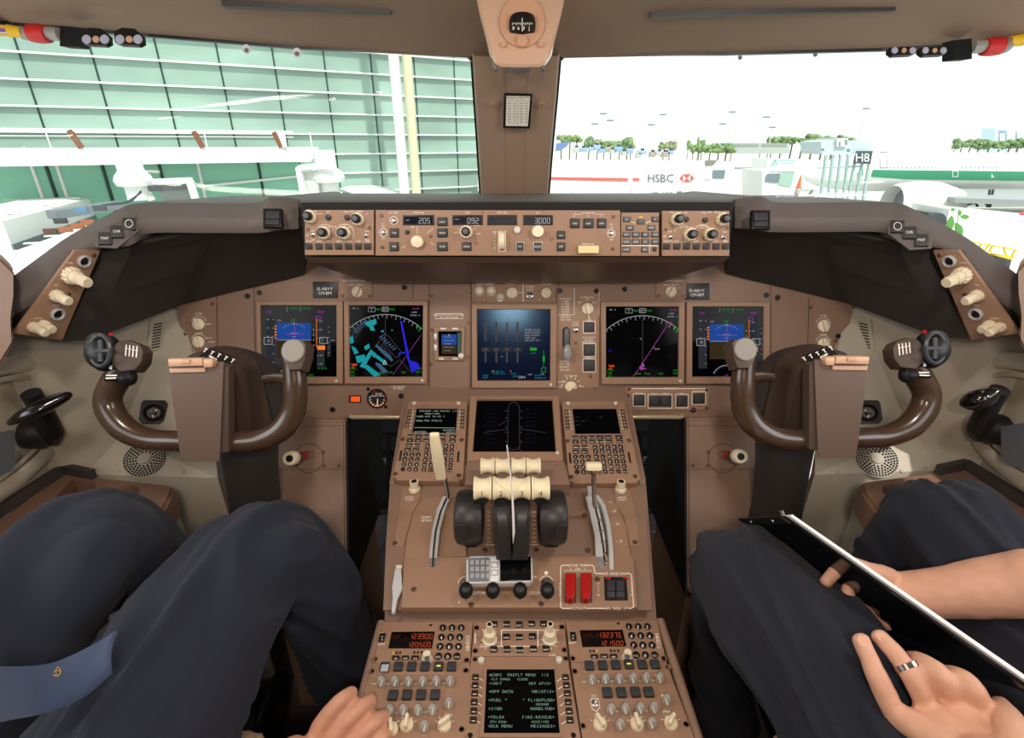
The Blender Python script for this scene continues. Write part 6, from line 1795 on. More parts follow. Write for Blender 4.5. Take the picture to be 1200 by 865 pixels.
# ---------------------------------------------------------------- left pilot
def shoe(T, p, d, name='shoe'):
    bm = bmesh.new(); n = V((d.x, d.y, 0)).normalized()
    limb(bm, [(p-n*.05+V((0,0,-.035)), .038), (p+n*.04+V((0,0,-.038)), .042), (p+n*.13+V((0,0,-.048)), .040), (p+n*.19+V((0,0,-.055)), .026)], 16, 4, 1.0)
    return remesh(bm, mat('black_leather', (20,19,19), .3), name, .006, 3, None, T)
def trousers(T, legs, pelvis, m, seed, amp=.006):
    bm = bmesh.new()
    for L in legs: limb(bm, L, 24, 6)
    limb(bm, pelvis, 24, 4)
    hub = sum((L[-3][0] for L in legs), V((0,0,0)))/len(legs)
    xs = sorted(L[2][0].x for L in legs)
    mid = (xs[0]+xs[1])/2
    def d(co, n):
        cx = xs[0] if co.x < mid else xs[1]
        leg = legs[0] if abs(legs[0][2][0].x-cx) < 1e-6 else legs[1]
        K = leg[2][0]
        # angle coordinate around the thigh and distance behind the knee
        rel = co-K
        s = rel.y*1.0 - rel.z*.4
        a = rel.x*24 + rel.z*13 + .8*NZ.noise(co*5)
        w = NZ.noise(V((a*.8, s*2.6, seed+cx)))
        r = max(0, 1-abs(NZ.noise(V((a*1.0+3, s*1.8, seed+9+cx))))*5.0)
        fade = .45+.55*min(1, max(0, .5+NZ.noise(V((co.x*4, co.y*4, seed)))*1.6))
        return amp*(w*1.3 + r*2.4*fade - .6) + .0012*NZ.noise(co*40)
    return remesh(bm, m, 'trousers', .0075, 8, d, T)
def P3(x, y, z): return V((x, y, z))
def finger(bm, pts, r0, r1):
    n = len(pts); limb(bm, [(p, r0+(r1-r0)*i/(n-1) + (.0007 if i in (1,) else 0)) for i, p in enumerate(pts)], 12, 4)
# left pilot geometry
K1 = at(328,648,.87); K2 = at(122,642,.80); K2.x += .01
L1_ = [(P3(-.315,.66,.10),.062),(P3(-.345,.70,.40),.068),(K1,.078),(at(252,712,.76),.090),(P3(-.455,.38,.655),.098),(P3(-.49,.16,.63),.105)]
L2_ = [(P3(-.60,.66,.10),.062),(P3(-.625,.665,.40),.068),(K2,.080),(P3(-.655,.50,.725),.092),(P3(-.665,.33,.69),.100),(P3(-.63,.12,.65),.108)]
L1_ = [(L1_[0][0], .062)] + L1_[1:]
PL = thing('person', 'pilot on the left in dark navy trousers, blue tie in lap, hand on the pedestal', 'person', (-.55,.2,.5))
trousers(PL, [L1_, L2_], [(P3(-.47,.08,.66),.12),(P3(-.56,.04,.68),.15),(P3(-.65,.06,.67),.12)], NAVY, 3.3, .009)
# body: chest, right arm and hand as one continuous surface
bm = bmesh.new()
limb(bm, [(P3(-.56,-.02,.72),.13),(P3(-.56,-.06,.90),.14),(P3(-.56,-.09,1.04),.12)], 20, 4)
limb(bm, [(P3(-.56,-.10,1.06),.09),(P3(-.38,-.10,1.05),.062),(P3(-.35,-.07,.90),.05),(P3(-.34,.0,.78),.045)], 16, 4)
limb(bm, [(P3(-.56,-.10,1.06),.09),(P3(-.75,-.10,1.05),.062),(P3(-.80,-.05,.90),.05),(P3(-.80,.04,.80),.045),(P3(-.76,.22,.76),.034)], 16, 4)
wr = at(318,925,.60)
limb(bm, [(P3(-.34,.0,.78),.045),(P3(-.325,.16,.70),.043),(wr,.030),(at(345,900,.625),.034)], 18, 4)
pal = [at(388,868,.66), at(404,882,.66), at(420,892,.66), at(436,902,.66)]
for i, k in enumerate(pal):
    limb(bm, [(at(335+8*i,912+3*i,.615),.017),(at(362+10*i,890+3*i,.64),.017),(k,.0135)], 12, 3)
tips = [(at(374,853,.648),at(396,824,.655),at(412,812,.675)),(at(397,856,.65),at(419,832,.66),at(434,822,.68)),(at(415,872,.65),at(437,848,.66),at(450,840,.68)),(at(432,882,.65),at(449,864,.66),at(459,858,.68))]
for i, tp in enumerate(tips):
    k0 = at(366+16*i,882+5*i,.645) 
    finger(bm, [k0, tp[0], tp[1], tp[2]], .0118, .0092 if i < 3 else .008)
limb(bm, [(at(400,852,.662),.012),(at(413,856,.66),.012),(at(428,864,.662),.011)], 12, 3)
limb(bm, [(at(372,895,.655),.017),(at(405,895,.665),.015)], 12, 3)
limb(bm, [(at(350,895,.63),.015),(at(400,915,.66),.013),(at(425,918,.68),.010)], 12, 3)
def skind(co, n): return .0006*NZ.noise(co*90)+.0010*NZ.noise(co*35)
remesh(bm, SKIN, 'body', .0030, 3, skind, PL)
# finger nails are small: shirt and tie
bm = bmesh.new()
limb(bm, [(P3(-.56,.02,.72),.155),(P3(-.56,-.02,.86),.165),(P3(-.56,-.07,1.02),.15)], 22, 4)
limb(bm, [(P3(-.56,-.09,1.05),.12),(P3(-.37,-.10,1.05),.082),(P3(-.35,-.08,.93),.072)], 18, 4)
limb(bm, [(P3(-.56,-.09,1.05),.12),(P3(-.75,-.10,1.05),.082),(P3(-.80,-.07,.93),.072)], 18, 4)
remesh(bm, SHIRT, 'shirt', .009, 6, lambda co, n: .004*NZ.noise(co*14), PL)
# tie lying over the lap
up_e = [(137,741,.575),(112,757,.555),(62,779,.52),(0,783,.47),(-90,780,.40)]
lo_e = [(131,789,.555),(96,818,.535),(50,836,.505),(0,846,.455),(-90,870,.385)]
A = [V(p) for p in catmull([tuple(at(*p)) for p in up_e], 5)]; B = [V(p) for p in catmull([tuple(at(*p)) for p in lo_e], 5)]
rings = []
for i, (a, b) in enumerate(zip(A, B)):
    n_ = V((-.1,-.3,.95)); r = []
    for k in range(7): q = a.lerp(b, k/6); r.append(q + n_*(.004+.006*sin(PI*k/6)))
    for k in range(6, -1, -1): q = a.lerp(b, k/6); r.append(q - n_*.001 + n_*.006*sin(PI*k/6))
    rings.append(r)
last = rings[-1]; c_ = P3(-.56,.10,.98)
rings.append([c_+(p-last[0]).normalized()*.0+V((.03*(1 if j in range(0,4) else -1),.0,.0))+V((0,.004*(j%2),0)) for j, p in enumerate(last)])
tie = putbm('necktie', bm_rings(rings[:-1]), TIE, PL, ang=70)
tn = Surf(at(66,787,.53), V((-.12,-.42,.9)), (1,0,0)); k = Ink(tn, .0115)
k.arc(66,787,5.2,0,360,1.2); k.line([(62,789),(66,785),(70,787)], 1.1); k.line([(66,783),(66,791)], .9); k.build('gold_emblem', mat('gold_thread', (205,165,60), .5), tie)
shoe(PL, P3(-.315,.70,.085), V((.05,1,0))); shoe(PL, P3(-.60,.70,.085), V((-.05,1,0)))
# ---------------------------------------------------------------- right pilot
K3 = at(866,676,.86); K4 = at(1095,618,.87)
R1_ = [(P3(.45,.68,.10),.062),(P3(.41,.70,.40),.068),(K3,.080),(at(925,740,.72),.094),(P3(.43,.34,.64),.102),(P3(.48,.12,.63),.108)]
R2_ = [(P3(.64,.70,.10),.062),(P3(.665,.70,.40),.068),(K4,.080),(P3(.685,.52,.70),.090),(P3(.67,.33,.67),.100),(P3(.63,.12,.65),.108)]
PR = thing('person', 'pilot on the right in dark navy trousers, bare forearms, ringed hand on a black board', 'person', (.56,.2,.5))
trousers(PR, [R1_, R2_], [(P3(.48,.06,.66),.12),(P3(.56,.02,.68),.15),(P3(.65,.05,.67),.12)], NAVY2, 8.1, .007)
bm = bmesh.new()
limb(bm, [(P3(.57,-.04,.72),.13),(P3(.57,-.08,.90),.14),(P3(.57,-.11,1.04),.12)], 20, 4)
limb(bm, [(P3(.57,-.12,1.06),.09),(P3(.76,-.12,1.05),.062),(P3(.84,-.04,.92),.052),(P3(.86,.14,.84),.050)], 16, 4)
limb(bm, [(P3(.57,-.12,1.06),.09),(P3(.39,-.12,1.05),.062),(P3(.36,-.06,.90),.05),(P3(.37,.02,.80),.046)], 16, 4)
# far forearm reaching in from the right edge
limb(bm, [(P3(.86,.14,.84),.050),(P3(.80,.24,.835),.049),(P3(.735,.33,.83),.048),(at(1262,690,.60),.040),(at(1190,686,.645),.039),(at(1110,694,.69),.033),(at(1052,696,.72),.029),(at(1030,692,.73),.030)], 22, 6)
for i in range(4): limb(bm, [(at(1045,690+6*i,.725),.017),(at(1022-2*i,678+9*i,.735),.016),(at(1005+2*i,676+10*i,.73),.013)], 12, 3)
for pts in ([(1012,670,.735),(1000,662,.73),(982,668,.70),(968,682,.695)],[(1018,682,.735),(1006,678,.725),(994,690,.695),(996,704,.685)],[(1026,694,.73),(1016,696,.72),(1013,708,.69),(1019,721,.68)],[(1036,702,.72),(1032,706,.71),(1033,719,.685),(1040,732,.672)]):
    finger(bm, [at(*p) for p in pts], .0100, .0080)
limb(bm, [(at(1040,676,.72),.014),(at(1015,668,.70),.012),(at(1000,662,.69),.010)], 12, 3)
# near hand
limb(bm, [(P3(.37,.02,.80),.046),(at(1290,1060,.40),.044),(at(1200,960,.45),.032),(at(1160,905,.48),.032)], 18, 5)
kn = [(1052,838,.545),(1085,828,.545),(1118,822,.54),(1148,832,.53)]
for i, p in enumerate(kn):
    limb(bm, [(at(1175+8*i,915-8*i,.475),.016),(at((1160+i*8+p[0])/2,(905+p[1])/2,.51),.0160),(at(*p),.0132)], 14, 3)
for i, pts in enumerate(([(1050,842,.545),(1032,802,.552),(1019,774,.565),(1009,751,.578)],[(1090,832,.545),(1071,797,.545),(1052,769,.56),(1031,747,.58)],[(1122,826,.54),(1105,795,.535),(1085,778,.55),(1068,773,.575)],[(1152,838,.53),(1140,808,.525),(1122,793,.54),(1106,790,.565)])):
    finger(bm, [at(*p) for p in pts], .0112, .0088)
limb(bm, [(at(1062,850,.535),.011),(at(1092,846,.535),.013),(at(1122,842,.53),.014),(at(1152,848,.52),.014)], 14, 3)
limb(bm, [(at(1195,885,.475),.018),(at(1188,862,.49),.0155),(at(1180,842,.51),.013),(at(1172,828,.53),.010)], 14, 4)
remesh(bm, SKIN2, 'body', .0028, 3, skind, PR)
bm = bmesh.new()
limb(bm, [(P3(.57,.0,.72),.155),(P3(.57,-.04,.86),.165),(P3(.57,-.09,1.02),.15)], 22, 4)
limb(bm, [(P3(.57,-.11,1.05),.12),(P3(.77,-.12,1.05),.082),(P3(.83,-.07,.95),.072)], 18, 4)
limb(bm, [(P3(.57,-.11,1.05),.12),(P3(.38,-.12,1.05),.082),(P3(.36,-.09,.94),.072)], 18, 4)
remesh(bm, SHIRT, 'shirt', .009, 6, lambda co, n: .004*NZ.noise(co*14), PR)
shoe(PR, P3(.45,.72,.085), V((0,1,0))); shoe(PR, P3(.64,.74,.085), V((.05,1,0)))
# ring
rc = at(1061,782,.5535); rd = (at(1052,769,.56)-at(1071,797,.545)).normalized()
T = putbm('finger_ring', bm_rings(tube_rings([rc+V(rd.orthogonal().normalized())*0]*1, .01, 8), False) if False else bm_lathe([(.0130,-.0028),(.0136,-.0026),(.0136,.0026),(.0130,.0028),(.0120,.0026),(.0120,-.0026)], 32), mat('polished_steel', (170,165,160), .2, metal=1), PR, M=Mx.Translation(rc) @ rd.to_track_quat('Z','Y').to_matrix().to_4x4())
for tu, tv, tt, bu, bv, bt in ((1009,751,.578,1019,774,.565),(1031,747,.58,1052,769,.56)):
    tp_, bp_ = at(tu, tv, tt), at(bu, bv, bt); ax = (tp_-bp_).normalized(); c_ = tp_.lerp(bp_, .12)
    nv = (CAM-c_).normalized(); nv = (nv+V((-.1,.15,.35))); nv = (nv-ax*nv.dot(ax)).normalized(); sx_ = ax.cross(nv)
    Mn = Mx(((sx_.x,ax.x,nv.x,0),(sx_.y,ax.y,nv.y,0),(sx_.z,ax.z,nv.z,0),(0,0,0,1)))
    put('fingernail', m_lathe([(.0046,0),(.0042,.0007),(.002,.0011),(0,.0012)], mat('fingernail', (226,178,156), .25), 18, (1,1.35)), Mx.Translation(c_+nv*.0080) @ Mn, PR)
# black board held on the knee
BA, BB, BD = at(868,609,.865), at(918,606,.72), at(1218,817,.50); BE = BA+(BD-BB)
T = thing('clipboard', 'glossy black board with a white paper edge leaning on the right pilot\'s thigh', 'clipboard', (BA+BE)/2)
nb = (BB-BA).cross(BD-BB).normalized()
if nb.dot(CAM-BA) < 0: nb = -nb
GB = mat('glossy_black_board', (13,13,14), .10, spec=.6)
bm = solid_poly([BA, BB, BD, BE], -nb*.004); bmesh.ops.bevel(bm, geom=bm.edges[:], offset=.0012, segments=2, affect='EDGES'); putbm('board', bm, GB, T, ang=30)
e = (BD-BB); ed = e.normalized(); wv = (BA-BB).normalized()
PAPER = mat('white_paper', (240,240,246), .6)
bm = solid_poly([BB+ed*.004-wv*.006-nb*.005, BB+e*.97-wv*.004-nb*.005, BB+e*.97+wv*.15-nb*.005, BB+ed*.004+wv*.13-nb*.005], -nb*.004); putbm('paper_stack', bm, PAPER, T, smooth=False)
bm = solid_poly([BA-ed*.004, BB-ed*.004, BB+ed*.012, BA+ed*.012], nb*.003); putbm('end_strip', bm, BLACK, T, smooth=False)
for k_ in (.25,.75): put('rivet', m_lathe([(.003,0),(.0025,.0012),(0,.0015)], CHROME, 12), Mx.Translation(BA.lerp(BB,k_)+ed*.005+nb*.003) @ nb.to_track_quat('Z','Y').to_matrix().to_4x4(), T)
bm = bm_tube([BB-ed*.002-nb*.002, BB-ed*.010-wv*.006-nb*.004], .003, 10); putbm('clip_corner', bm, CHROME, T)
# ---------------------------------------------------------------- phone across the lever bases
SPH = S_QUAD.shift(.040); 
T = thing('mobile_phone', 'silver keypad phone lying across the base of the thrust levers', 'phone', SPH.p(585,667))
slab(SPH, [(551,651.5),(619,649.5),(624,653.5),(625,679),(620,683),(551,684),(546,680),(546,656)], .011, mat('phone_silver', (222,223,226), .2, metal=.35), 'phone_body', T, .003, h0=-.011)
slab(SPH, [(549,654),(573,653.5),(573,681),(549,681.5)], .001, mat('phone_keys', (128,130,134), .35, metal=.3), 'keypad', T, .0004)
for r in range(4):
    for c in range(3):
        u = 553.2+6.2*r; v = 659+8*c
        put('phone_key', m_box(.0062,.0085,.0012, mat('phone_key_top', (182,184,188), .3, metal=.3), .0004), SPH.fr(u, v, .001), T)
slab(SPH, [(575,653),(584,652.8),(584,681),(575,681.3)], .001, mat('phone_white', (228,228,230), .35), 'menu_keys', T, .0004)
slab(SPH, [(586,652.5),(622,651.8),(622.5,680),(586,681)], .0008, mat('phone_screen', (10,10,12), .1), 'phone_screen', T, .0003)
k = Ink(SPH, .0022); k.box(576,659,583,665,.6); k.box(576,668,583,674,.6); k.line([(596,680.2),(612,679.8)], .5); k.build('key_marks', mat('grey_print', (90,88,84), .6), T)
# thin white strip standing between the middle levers
pts = [at(594,522,.80), at(597,545,.815), at(600,575,.83), at(601.5,605,.84), at(602.5,637,.855)]
q = [V(p) for p in catmull([tuple(p) for p in pts], 5)]
n = len(q); rings = []
for i, p in enumerate(q):
    w = .0008+.0012*min(1, i/(n*.8)); rings.append([p+V((-w,-.0006,0)), p+V((w,-.0006,0)), p+V((w,.0010,0)), p+V((-w,.0010,0))])
o = putbm('white_strip', bm_rings(rings), mat('white_strip_plastic', (232,232,226), .4), None, smooth=False); tag(o, 'thin curved white strip standing up between the two middle thrust levers', 'strip')
# ================================================================ outside: airport
GZ = -8.3
CONC = mat('pale_concrete', (196,194,188), .9, var=.06, vscale=.3)
EWH = mat('white_metal_cladding', (222,222,220), .5)
EWH2 = mat('off_white_cladding', (196,196,192), .6)
ECREAM = mat('cream_column', (196,188,160), .6)
EGREEN = mat('green_fin_glass', (58,122,100), .25)
EDARK = mat('dark_grey_metal', (62,66,70), .6)
EGREY = mat('mid_grey_metal', (112,118,124), .6)
def gmat(name, col, tr, noise=.25, sc=.12):
    m = bpy.data.materials.new(name); m.use_nodes = True; nt = m.node_tree; b = nt.nodes['Principled BSDF']
    c = tuple(((x/255+.055)/1.055)**2.4 for x in col)
    tc = nt.nodes.new('ShaderNodeTexCoord'); n = nt.nodes.new('ShaderNodeTexNoise'); n.inputs['Scale'].default_value = sc; n.inputs['Detail'].default_value = 3
    mpn = nt.nodes.new('ShaderNodeMapping'); mpn.inputs['Scale'].default_value = (1,1,2.4)
    nt.links.new(tc.outputs['Object'], mpn.inputs[0]); nt.links.new(mpn.outputs[0], n.inputs['Vector'])
    mr = nt.nodes.new('ShaderNodeMapRange'); mr.inputs[1].default_value = .35; mr.inputs[2].default_value = .65; mr.inputs[3].default_value = 1-noise; mr.inputs[4].default_value = 1+noise  # broad mottling stands in for reflections, put into the glass colour
    nt.links.new(n.outputs[0], mr.inputs[0]); vm = nt.nodes.new('ShaderNodeVectorMath'); vm.operation = 'SCALE'; vm.inputs[0].default_value = c
    nt.links.new(mr.outputs[0], vm.inputs['Scale']); nt.links.new(vm.outputs[0], b.inputs['Base Color'])
    b.inputs['Roughness'].default_value = .38; b.inputs['Specular IOR Level'].default_value = .25
    t = nt.nodes.new('ShaderNodeBsdfTransparent'); t.inputs[0].default_value = (.75,.95,.86,1); mx = nt.nodes.new('ShaderNodeMixShader'); mx.inputs[0].default_value = tr
    out = nt.nodes['Material Output']; nt.links.new(b.outputs[0], mx.inputs[1]); nt.links.new(t.outputs[0], mx.inputs[2]); nt.links.new(mx.outputs[0], out.inputs[0])
    return m
FGL = gmat('green_curtain_glass', (165,188,177), .24, .2)
LGL = gmat('bright_green_glass', (140,196,172), .10, .12)
o = slab3('ground', [(-500,2.5,GZ),(500,2.5,GZ),(500,900,GZ),(-500,900,GZ)], (0,0,-.3), CONC); struct(o)
# ---- terminal facade
Y0 = 28.0
FA = V((-.87*Y0, Y0, 0)); FD = V((.492, .28, 0))*Y0; fdir = FD.normalized(); fn = V((fdir.y, -fdir.x, 0)); FL = FD.length
def fac(s, h, off=0): p = FA + fdir*s + fn*off; p.z = 1.30+h; return p     # s metres along, h metres above the camera
T = thing('terminal_building', 'green glass terminal with white horizontal fins filling the left windscreen', 'building', fac(10, -9))
S0, S1 = -14, FL*1.95
TOP = 14
bm = solid_poly([fac(S0,-9.5), fac(S1,-9.5), fac(S1,TOP), fac(S0,TOP)], -fn*.06); putbm('glass_wall', bm, FGL, T, smooth=False)
bm = solid_poly([fac(S0,-9.5,-6), fac(S1,-9.5,-6), fac(S1,TOP,-6), fac(S0,TOP,-6)], -fn*.1); putbm('inner_wall', bm, mat('dim_green_interior', (120,146,134), .8, var=.3, vscale=.25), T, smooth=False)
bm = solid_poly([fac(S0,TOP), fac(S1,TOP), fac(S1,TOP,-6), fac(S0,TOP,-6)], V((0,0,.3))); putbm('roof', bm, EWH, T, smooth=False)
for k in range(-8, 11):
    h = .52+1.15*k
    bm = bmesh.new(); bm_bar(fac(S0,h,.12), fac(S1,h,.12), .24, .085, bm); putbm('horizontal_fin', bm, EWH, T, smooth=False)
s = -12.9
while s < S1:
    bm = bmesh.new(); bm_bar(fac(s,-9.4,.03), fac(s,TOP,.03), .07, .05, bm, ref=V((0,1,0))); putbm('mullion', bm, mat('dark_mullion', (34,60,54), .5), T, smooth=False); s += 2.83
# interior trusses
TRM = mat('pale_green_truss', (150,196,176), .6)
for s in (10.5, 13.5, 19, 25):
    bm = bmesh.new()
    bm_bar(fac(s-.35,-9,-1.2), fac(s-.35,TOP,-1.2), .14, .14, bm, ref=V((0,1,0))); bm_bar(fac(s+.35,-9,-1.2), fac(s+.35,TOP,-1.2), .14, .14, bm, ref=V((0,1,0)))
    putbm('truss_post', bm, TRM, T, smooth=False)
for a, b, h0, h1 in ((10.5,15.5,4,-.6),(15.5,19,-.6,4.2),(10.5,14,-.6,3.9),(15.5,20,-.6,-4.2),(19,25,4,-1.5),(-2,4,5,-1),(4,9,-1,4)):
    bm = bmesh.new(); bm_bar(fac(a,h0,-1), fac(b,h1,-1), .16, .16, bm); putbm('diagonal_brace', bm, TRM, T, smooth=False)
for u0, u1, m_ in ((462,474,EWH),(477,488,ECREAM)):
    # tall round columns standing before the glass
    r_ = ray((u0+u1)/2, 150); k = 30.0/r_.y; c = CAM+r_*k
    rad = (u1-u0)/2*k/F
    bm = bm_lathe([(rad,GZ-c.z+.0),(rad,20)], 20)
    T2 = thing('support_column', ('white' if m_ is EWH else 'cream')+' round column rising in front of the green glass terminal, %s of the pair' % ('left' if m_ is EWH else 'right'), 'column', (c.x,c.y,GZ))
    put('column_shaft', new_mesh(bm, m_), Mx.Translation(c), T2)
# walkway with railing in front of the terminal
T = thing('walkway', 'long white elevated walkway with a railing before the terminal glass', 'walkway', fac(4,-9,3))
def _unused(u, off):
    """parameter s along the facade (offset plane) seen at pixel column u, horizon height"""
    r_ = ray(u, 168); A = FA + fn*off
    # solve CAM.xy + k r = A + s fdir
    M = Mx(((r_.x, -fdir.x), (r_.y, -fdir.y))); d = V((A.x-CAM.x, A.y-CAM.y)); i = M.inverted() @ d.to_2d() if False else M.inverted() @ d.to_2d() if hasattr(d,'to_2d') else None
    return i
def sol(u, off):
    r_ = ray(u, 168); A = FA + fn*off; dx, dy = A.x-CAM.x, A.y-CAM.y
    det = -r_.x*fdir.y + fdir.x*r_.y
    k = (-dx*fdir.y + fdir.x*dy)/det; s = (r_.x*dy - r_.y*dx)/det
    return s, k
def hv(u, v, off):
    s, k = sol(u, off); r_ = ray(u, v)
    # height above the camera where the pixel ray meets the offset facade plane
    A = FA + fn*off; kk = (A-CAM).dot(fn)/V((r_.x,r_.y,0)).dot(fn); return r_.z*kk
OFF = 4.0
sE = sol(374, OFF)[0]; h1 = hv(200,173,OFF); h2 = hv(200,192,OFF); hr = hv(200,153.5,OFF)
bm = solid_poly([fac(-12,h2,OFF), fac(sE-.6,h2,OFF), fac(sE,h1-.25,OFF), fac(sE-.1,h1,OFF), fac(-12,h1,OFF)], -fn*2.6); putbm('deck', bm, EWH, T, smooth=False)
bm = bmesh.new(); bm_bar(fac(-12,hr,OFF), fac(sol(345,OFF)[0],hr,OFF), .10, .12, bm); putbm('handrail', bm, EWH, T, smooth=False)
bm = bmesh.new(); bm_bar(fac(-12,hr-.25,OFF), fac(sol(345,OFF)[0],hr-.25,OFF), .05, .05, bm); putbm('rail', bm, EWH2, T, smooth=False)
for u in (86,230,323):
    s_ = sol(u, OFF)[0]; bm = bmesh.new(); bm_bar(fac(s_,hr,OFF+.02), fac(s_+.25,h1,OFF+.02), .22, .15, bm, ref=V((0,1,0))); putbm('brown_post', bm, mat('brown_post', (130,84,62), .7), T, smooth=False)
for u in (58,242,365):
    s_ = sol(u, OFF)[0]; bm = bmesh.new(); bm_bar(fac(s_,hr,OFF), fac(s_,h1,OFF), .05, .05, bm, ref=V((0,1,0))); putbm('thin_post', bm, EWH, T, smooth=False)
s_ = sol(330, OFF)[0]; bm = bmesh.new(); bm_bar(fac(s_,hr,OFF+.05), fac(s_,h1,OFF+.05), .5, .1, bm, ref=V((0,1,0))); putbm('white_panel', bm, EWH, T, smooth=False)
for u in (30, 160, 300):
    s_ = sol(u, OFF)[0]; put('support_leg', m_box(.4,.4,6.5,EWH2,.02), Mx.Translation((fac(s_,0,OFF-1.3).x, fac(s_,0,OFF-1.3).y, GZ)), T)
# lower glazed wall under the walkway
T = thing('glazed_facade', 'bright green lower glazed wall under the white walkway', 'glazed wall', fac(4,-9,3.2))
hb = hv(200,262,2.0)
bm = solid_poly([fac(-12,hb,1.6), fac(sol(352,1.6)[0],hb,1.6), fac(sol(352,1.6)[0],h2,1.6), fac(-12,h2,1.6)], -fn*.08); putbm('glass_panes', bm, LGL, T, smooth=False)
for u in (28,45,58,112,180,226,298,350):
    s_ = sol(u, 1.6)[0]; bm = bmesh.new(); bm_bar(fac(s_,hb,1.65), fac(s_,h2,1.65), .12, .1, bm, ref=V((0,1,0))); putbm('wall_mullion', bm, mat('dark_mullion', (34,60,54), .5) if u in (45,112,180,298) else EWH, T, smooth=False)
bm = bmesh.new(); hh = hv(300,214,1.7); bm_bar(fac(sol(225,1.7)[0],hh-.1,1.7), fac(sol(352,1.7)[0],hh+.3,1.7), .1, .12, bm); putbm('cross_rail', bm, EWH, T, smooth=False)
# domed caps standing on the passenger bridges
def capdome(u, vtop, vfl, wtop, wfl, y, lab):
    b = aty(u, vfl, y); k = (b-CAM).dot(fw)
    T = thing('domed_turret', lab, 'turret', (b.x,b.y,b.z)); r1 = wtop/2*k/F; r2 = wfl/2*k/F; H = (aty(u, vtop, y)-b).z
    put('cap_body', m_lathe([(r1*.85,-.9),(r1*.85,-.35),(r2*.9,-.3),(r2,-.1),(r2*.9,.12),(r1,.3),(r1,H),(0,H)], EWH, 28), Mx.Translation(b), T)
capdome(156, 187, 209, 27, 40, 24, 'white round cap with flared rim on the left passenger bridge')
capdome(383, 176, 205, 24, 40, 25, 'white round cap with flared rim beside the walkway end')
# passenger boarding bridges: long white tunnels seen from above
def tunnel(label, px_near, px_far, zr, w, h, extra=None, m=EWH):
    a = atz(*px_near, 1.30+zr); b = atz(*px_far, 1.30+zr)
    T = thing('boarding_bridge', label, 'passenger bridge', ((a+b)/2).to_tuple()[:2]+(GZ,))
    d = (b-a).normalized(); sd = V((d.y,-d.x,0)); rings = []
    for p in (a, b):
        rings.append([p-sd*w/2, p-sd*w/2-V((0,0,h)), p+sd*w/2-V((0,0,h)), p+sd*w/2, p+sd*w*.3+V((0,0,.12)), p-sd*w*.3+V((0,0,.12))])
    putbm('tunnel_body', bm_rings(rings), m, T, smooth=False)
    for i in range(7):
        t = (i+.5)/7; p = a.lerp(b, t)+V((0,0,.13)); bm = bmesh.new(); bm_bar(p-sd*w/2, p+sd*w/2, .14, .05, bm); putbm('roof_rib', bm, EWH2, T, smooth=False)
    bm = bmesh.new(); bm_bar(a+sd*(w/2+.02)-V((0,0,h*.45)), b+sd*(w/2+.02)-V((0,0,h*.45)), .06, .5, bm); putbm('side_band', bm, EGREY, T, smooth=False)
    bm = bmesh.new(); bm_bar(a.lerp(b,.5)-V((0,0,h)), V((a.lerp(b,.5).x,a.lerp(b,.5).y,GZ)), .6, .6, bm, ref=V((0,1,0))); putbm('lift_column', bm, EWH2, T, smooth=False)
    return T
tunnel('long white boarding bridge tunnel reaching from the lower left window corner', (-60,262), (150,214), -2.6, 3.0, 2.4)
tunnel('lower white boarding bridge roof beside the left glareshield wing', (-20,330), (140,262), -3.4, 2.6, 2.4)
T = tunnel('white boarding bridge roof sloping down before the pale columns', (560,262), (400,212), -2.7, 3.0, 2.2)
# clutter on the bridges: service boxes, a stair rail with brown boards
T = thing('service_platform', 'cluttered bridge platform with brown boards and cables left of the glareshield', 'platform', aty(100,250,16))
a = aty(60,252,17); b = aty(140,240,19)
bm = bmesh.new(); bm_bar(a, b, .5, .25, bm); putbm('platform_deck', bm, EGREY, T, smooth=False)
for u, v, c in ((78,272,(150,88,60)),(92,268,(150,88,60)),(104,264,(150,88,60)),(72,262,(60,60,62)),(118,247,(70,74,78)),(96,249,(90,120,150)),(182,224,(70,72,74)),(60,274,(90,60,50))):
    p = aty(u, v, 16.5); o_ = put('board', m_box(.34,.1,.16,mat('board_%d_%d_%d' % c, c, .7),.01), Mx.Translation(p) @ Mx.Rotation(.35,4,'Z'), T)
for k in range(3): putbm('cable', smooth_tube([tuple(aty(120+6*k,240-k,18))+(.03,), tuple(aty(145+4*k,238-k,18))+(.03,), tuple(aty(165,226-k,19))+(.03,)], 6, 4), EDARK, T)
# white door frame and cabin beside the second cap
T = thing('bridge_cabin', 'white framed bridge cabin by the right end of the lower glazed wall', 'cabin', aty(330,220,24))
for a, b in (((350,196),(357,235)),((350,197),(390,192)),((165,212),(178,235)),((178,213),(224,211)),((222,211),(230,236))):
    bm = bmesh.new(); bm_bar(aty(*a,24.2), aty(*b,24.2), .22, .25, bm, ref=V((0,1,0))); putbm('frame_bar', bm, EWH, T, smooth=False)
bm = solid_poly([aty(356,202,24.4), aty(372,199,24.4), aty(374,236,24.4), aty(360,236,24.4)], V((0,.3,0))); putbm('cabin_panel', bm, EWH2, T, smooth=False)
bm = solid_poly([aty(184,216,24.3), aty(222,214,24.3), aty(226,236,24.3), aty(190,236,24.3)], V((0,.3,0))); putbm('grey_door', bm, mat('grey_door', (104,108,106), .6), T, smooth=False)
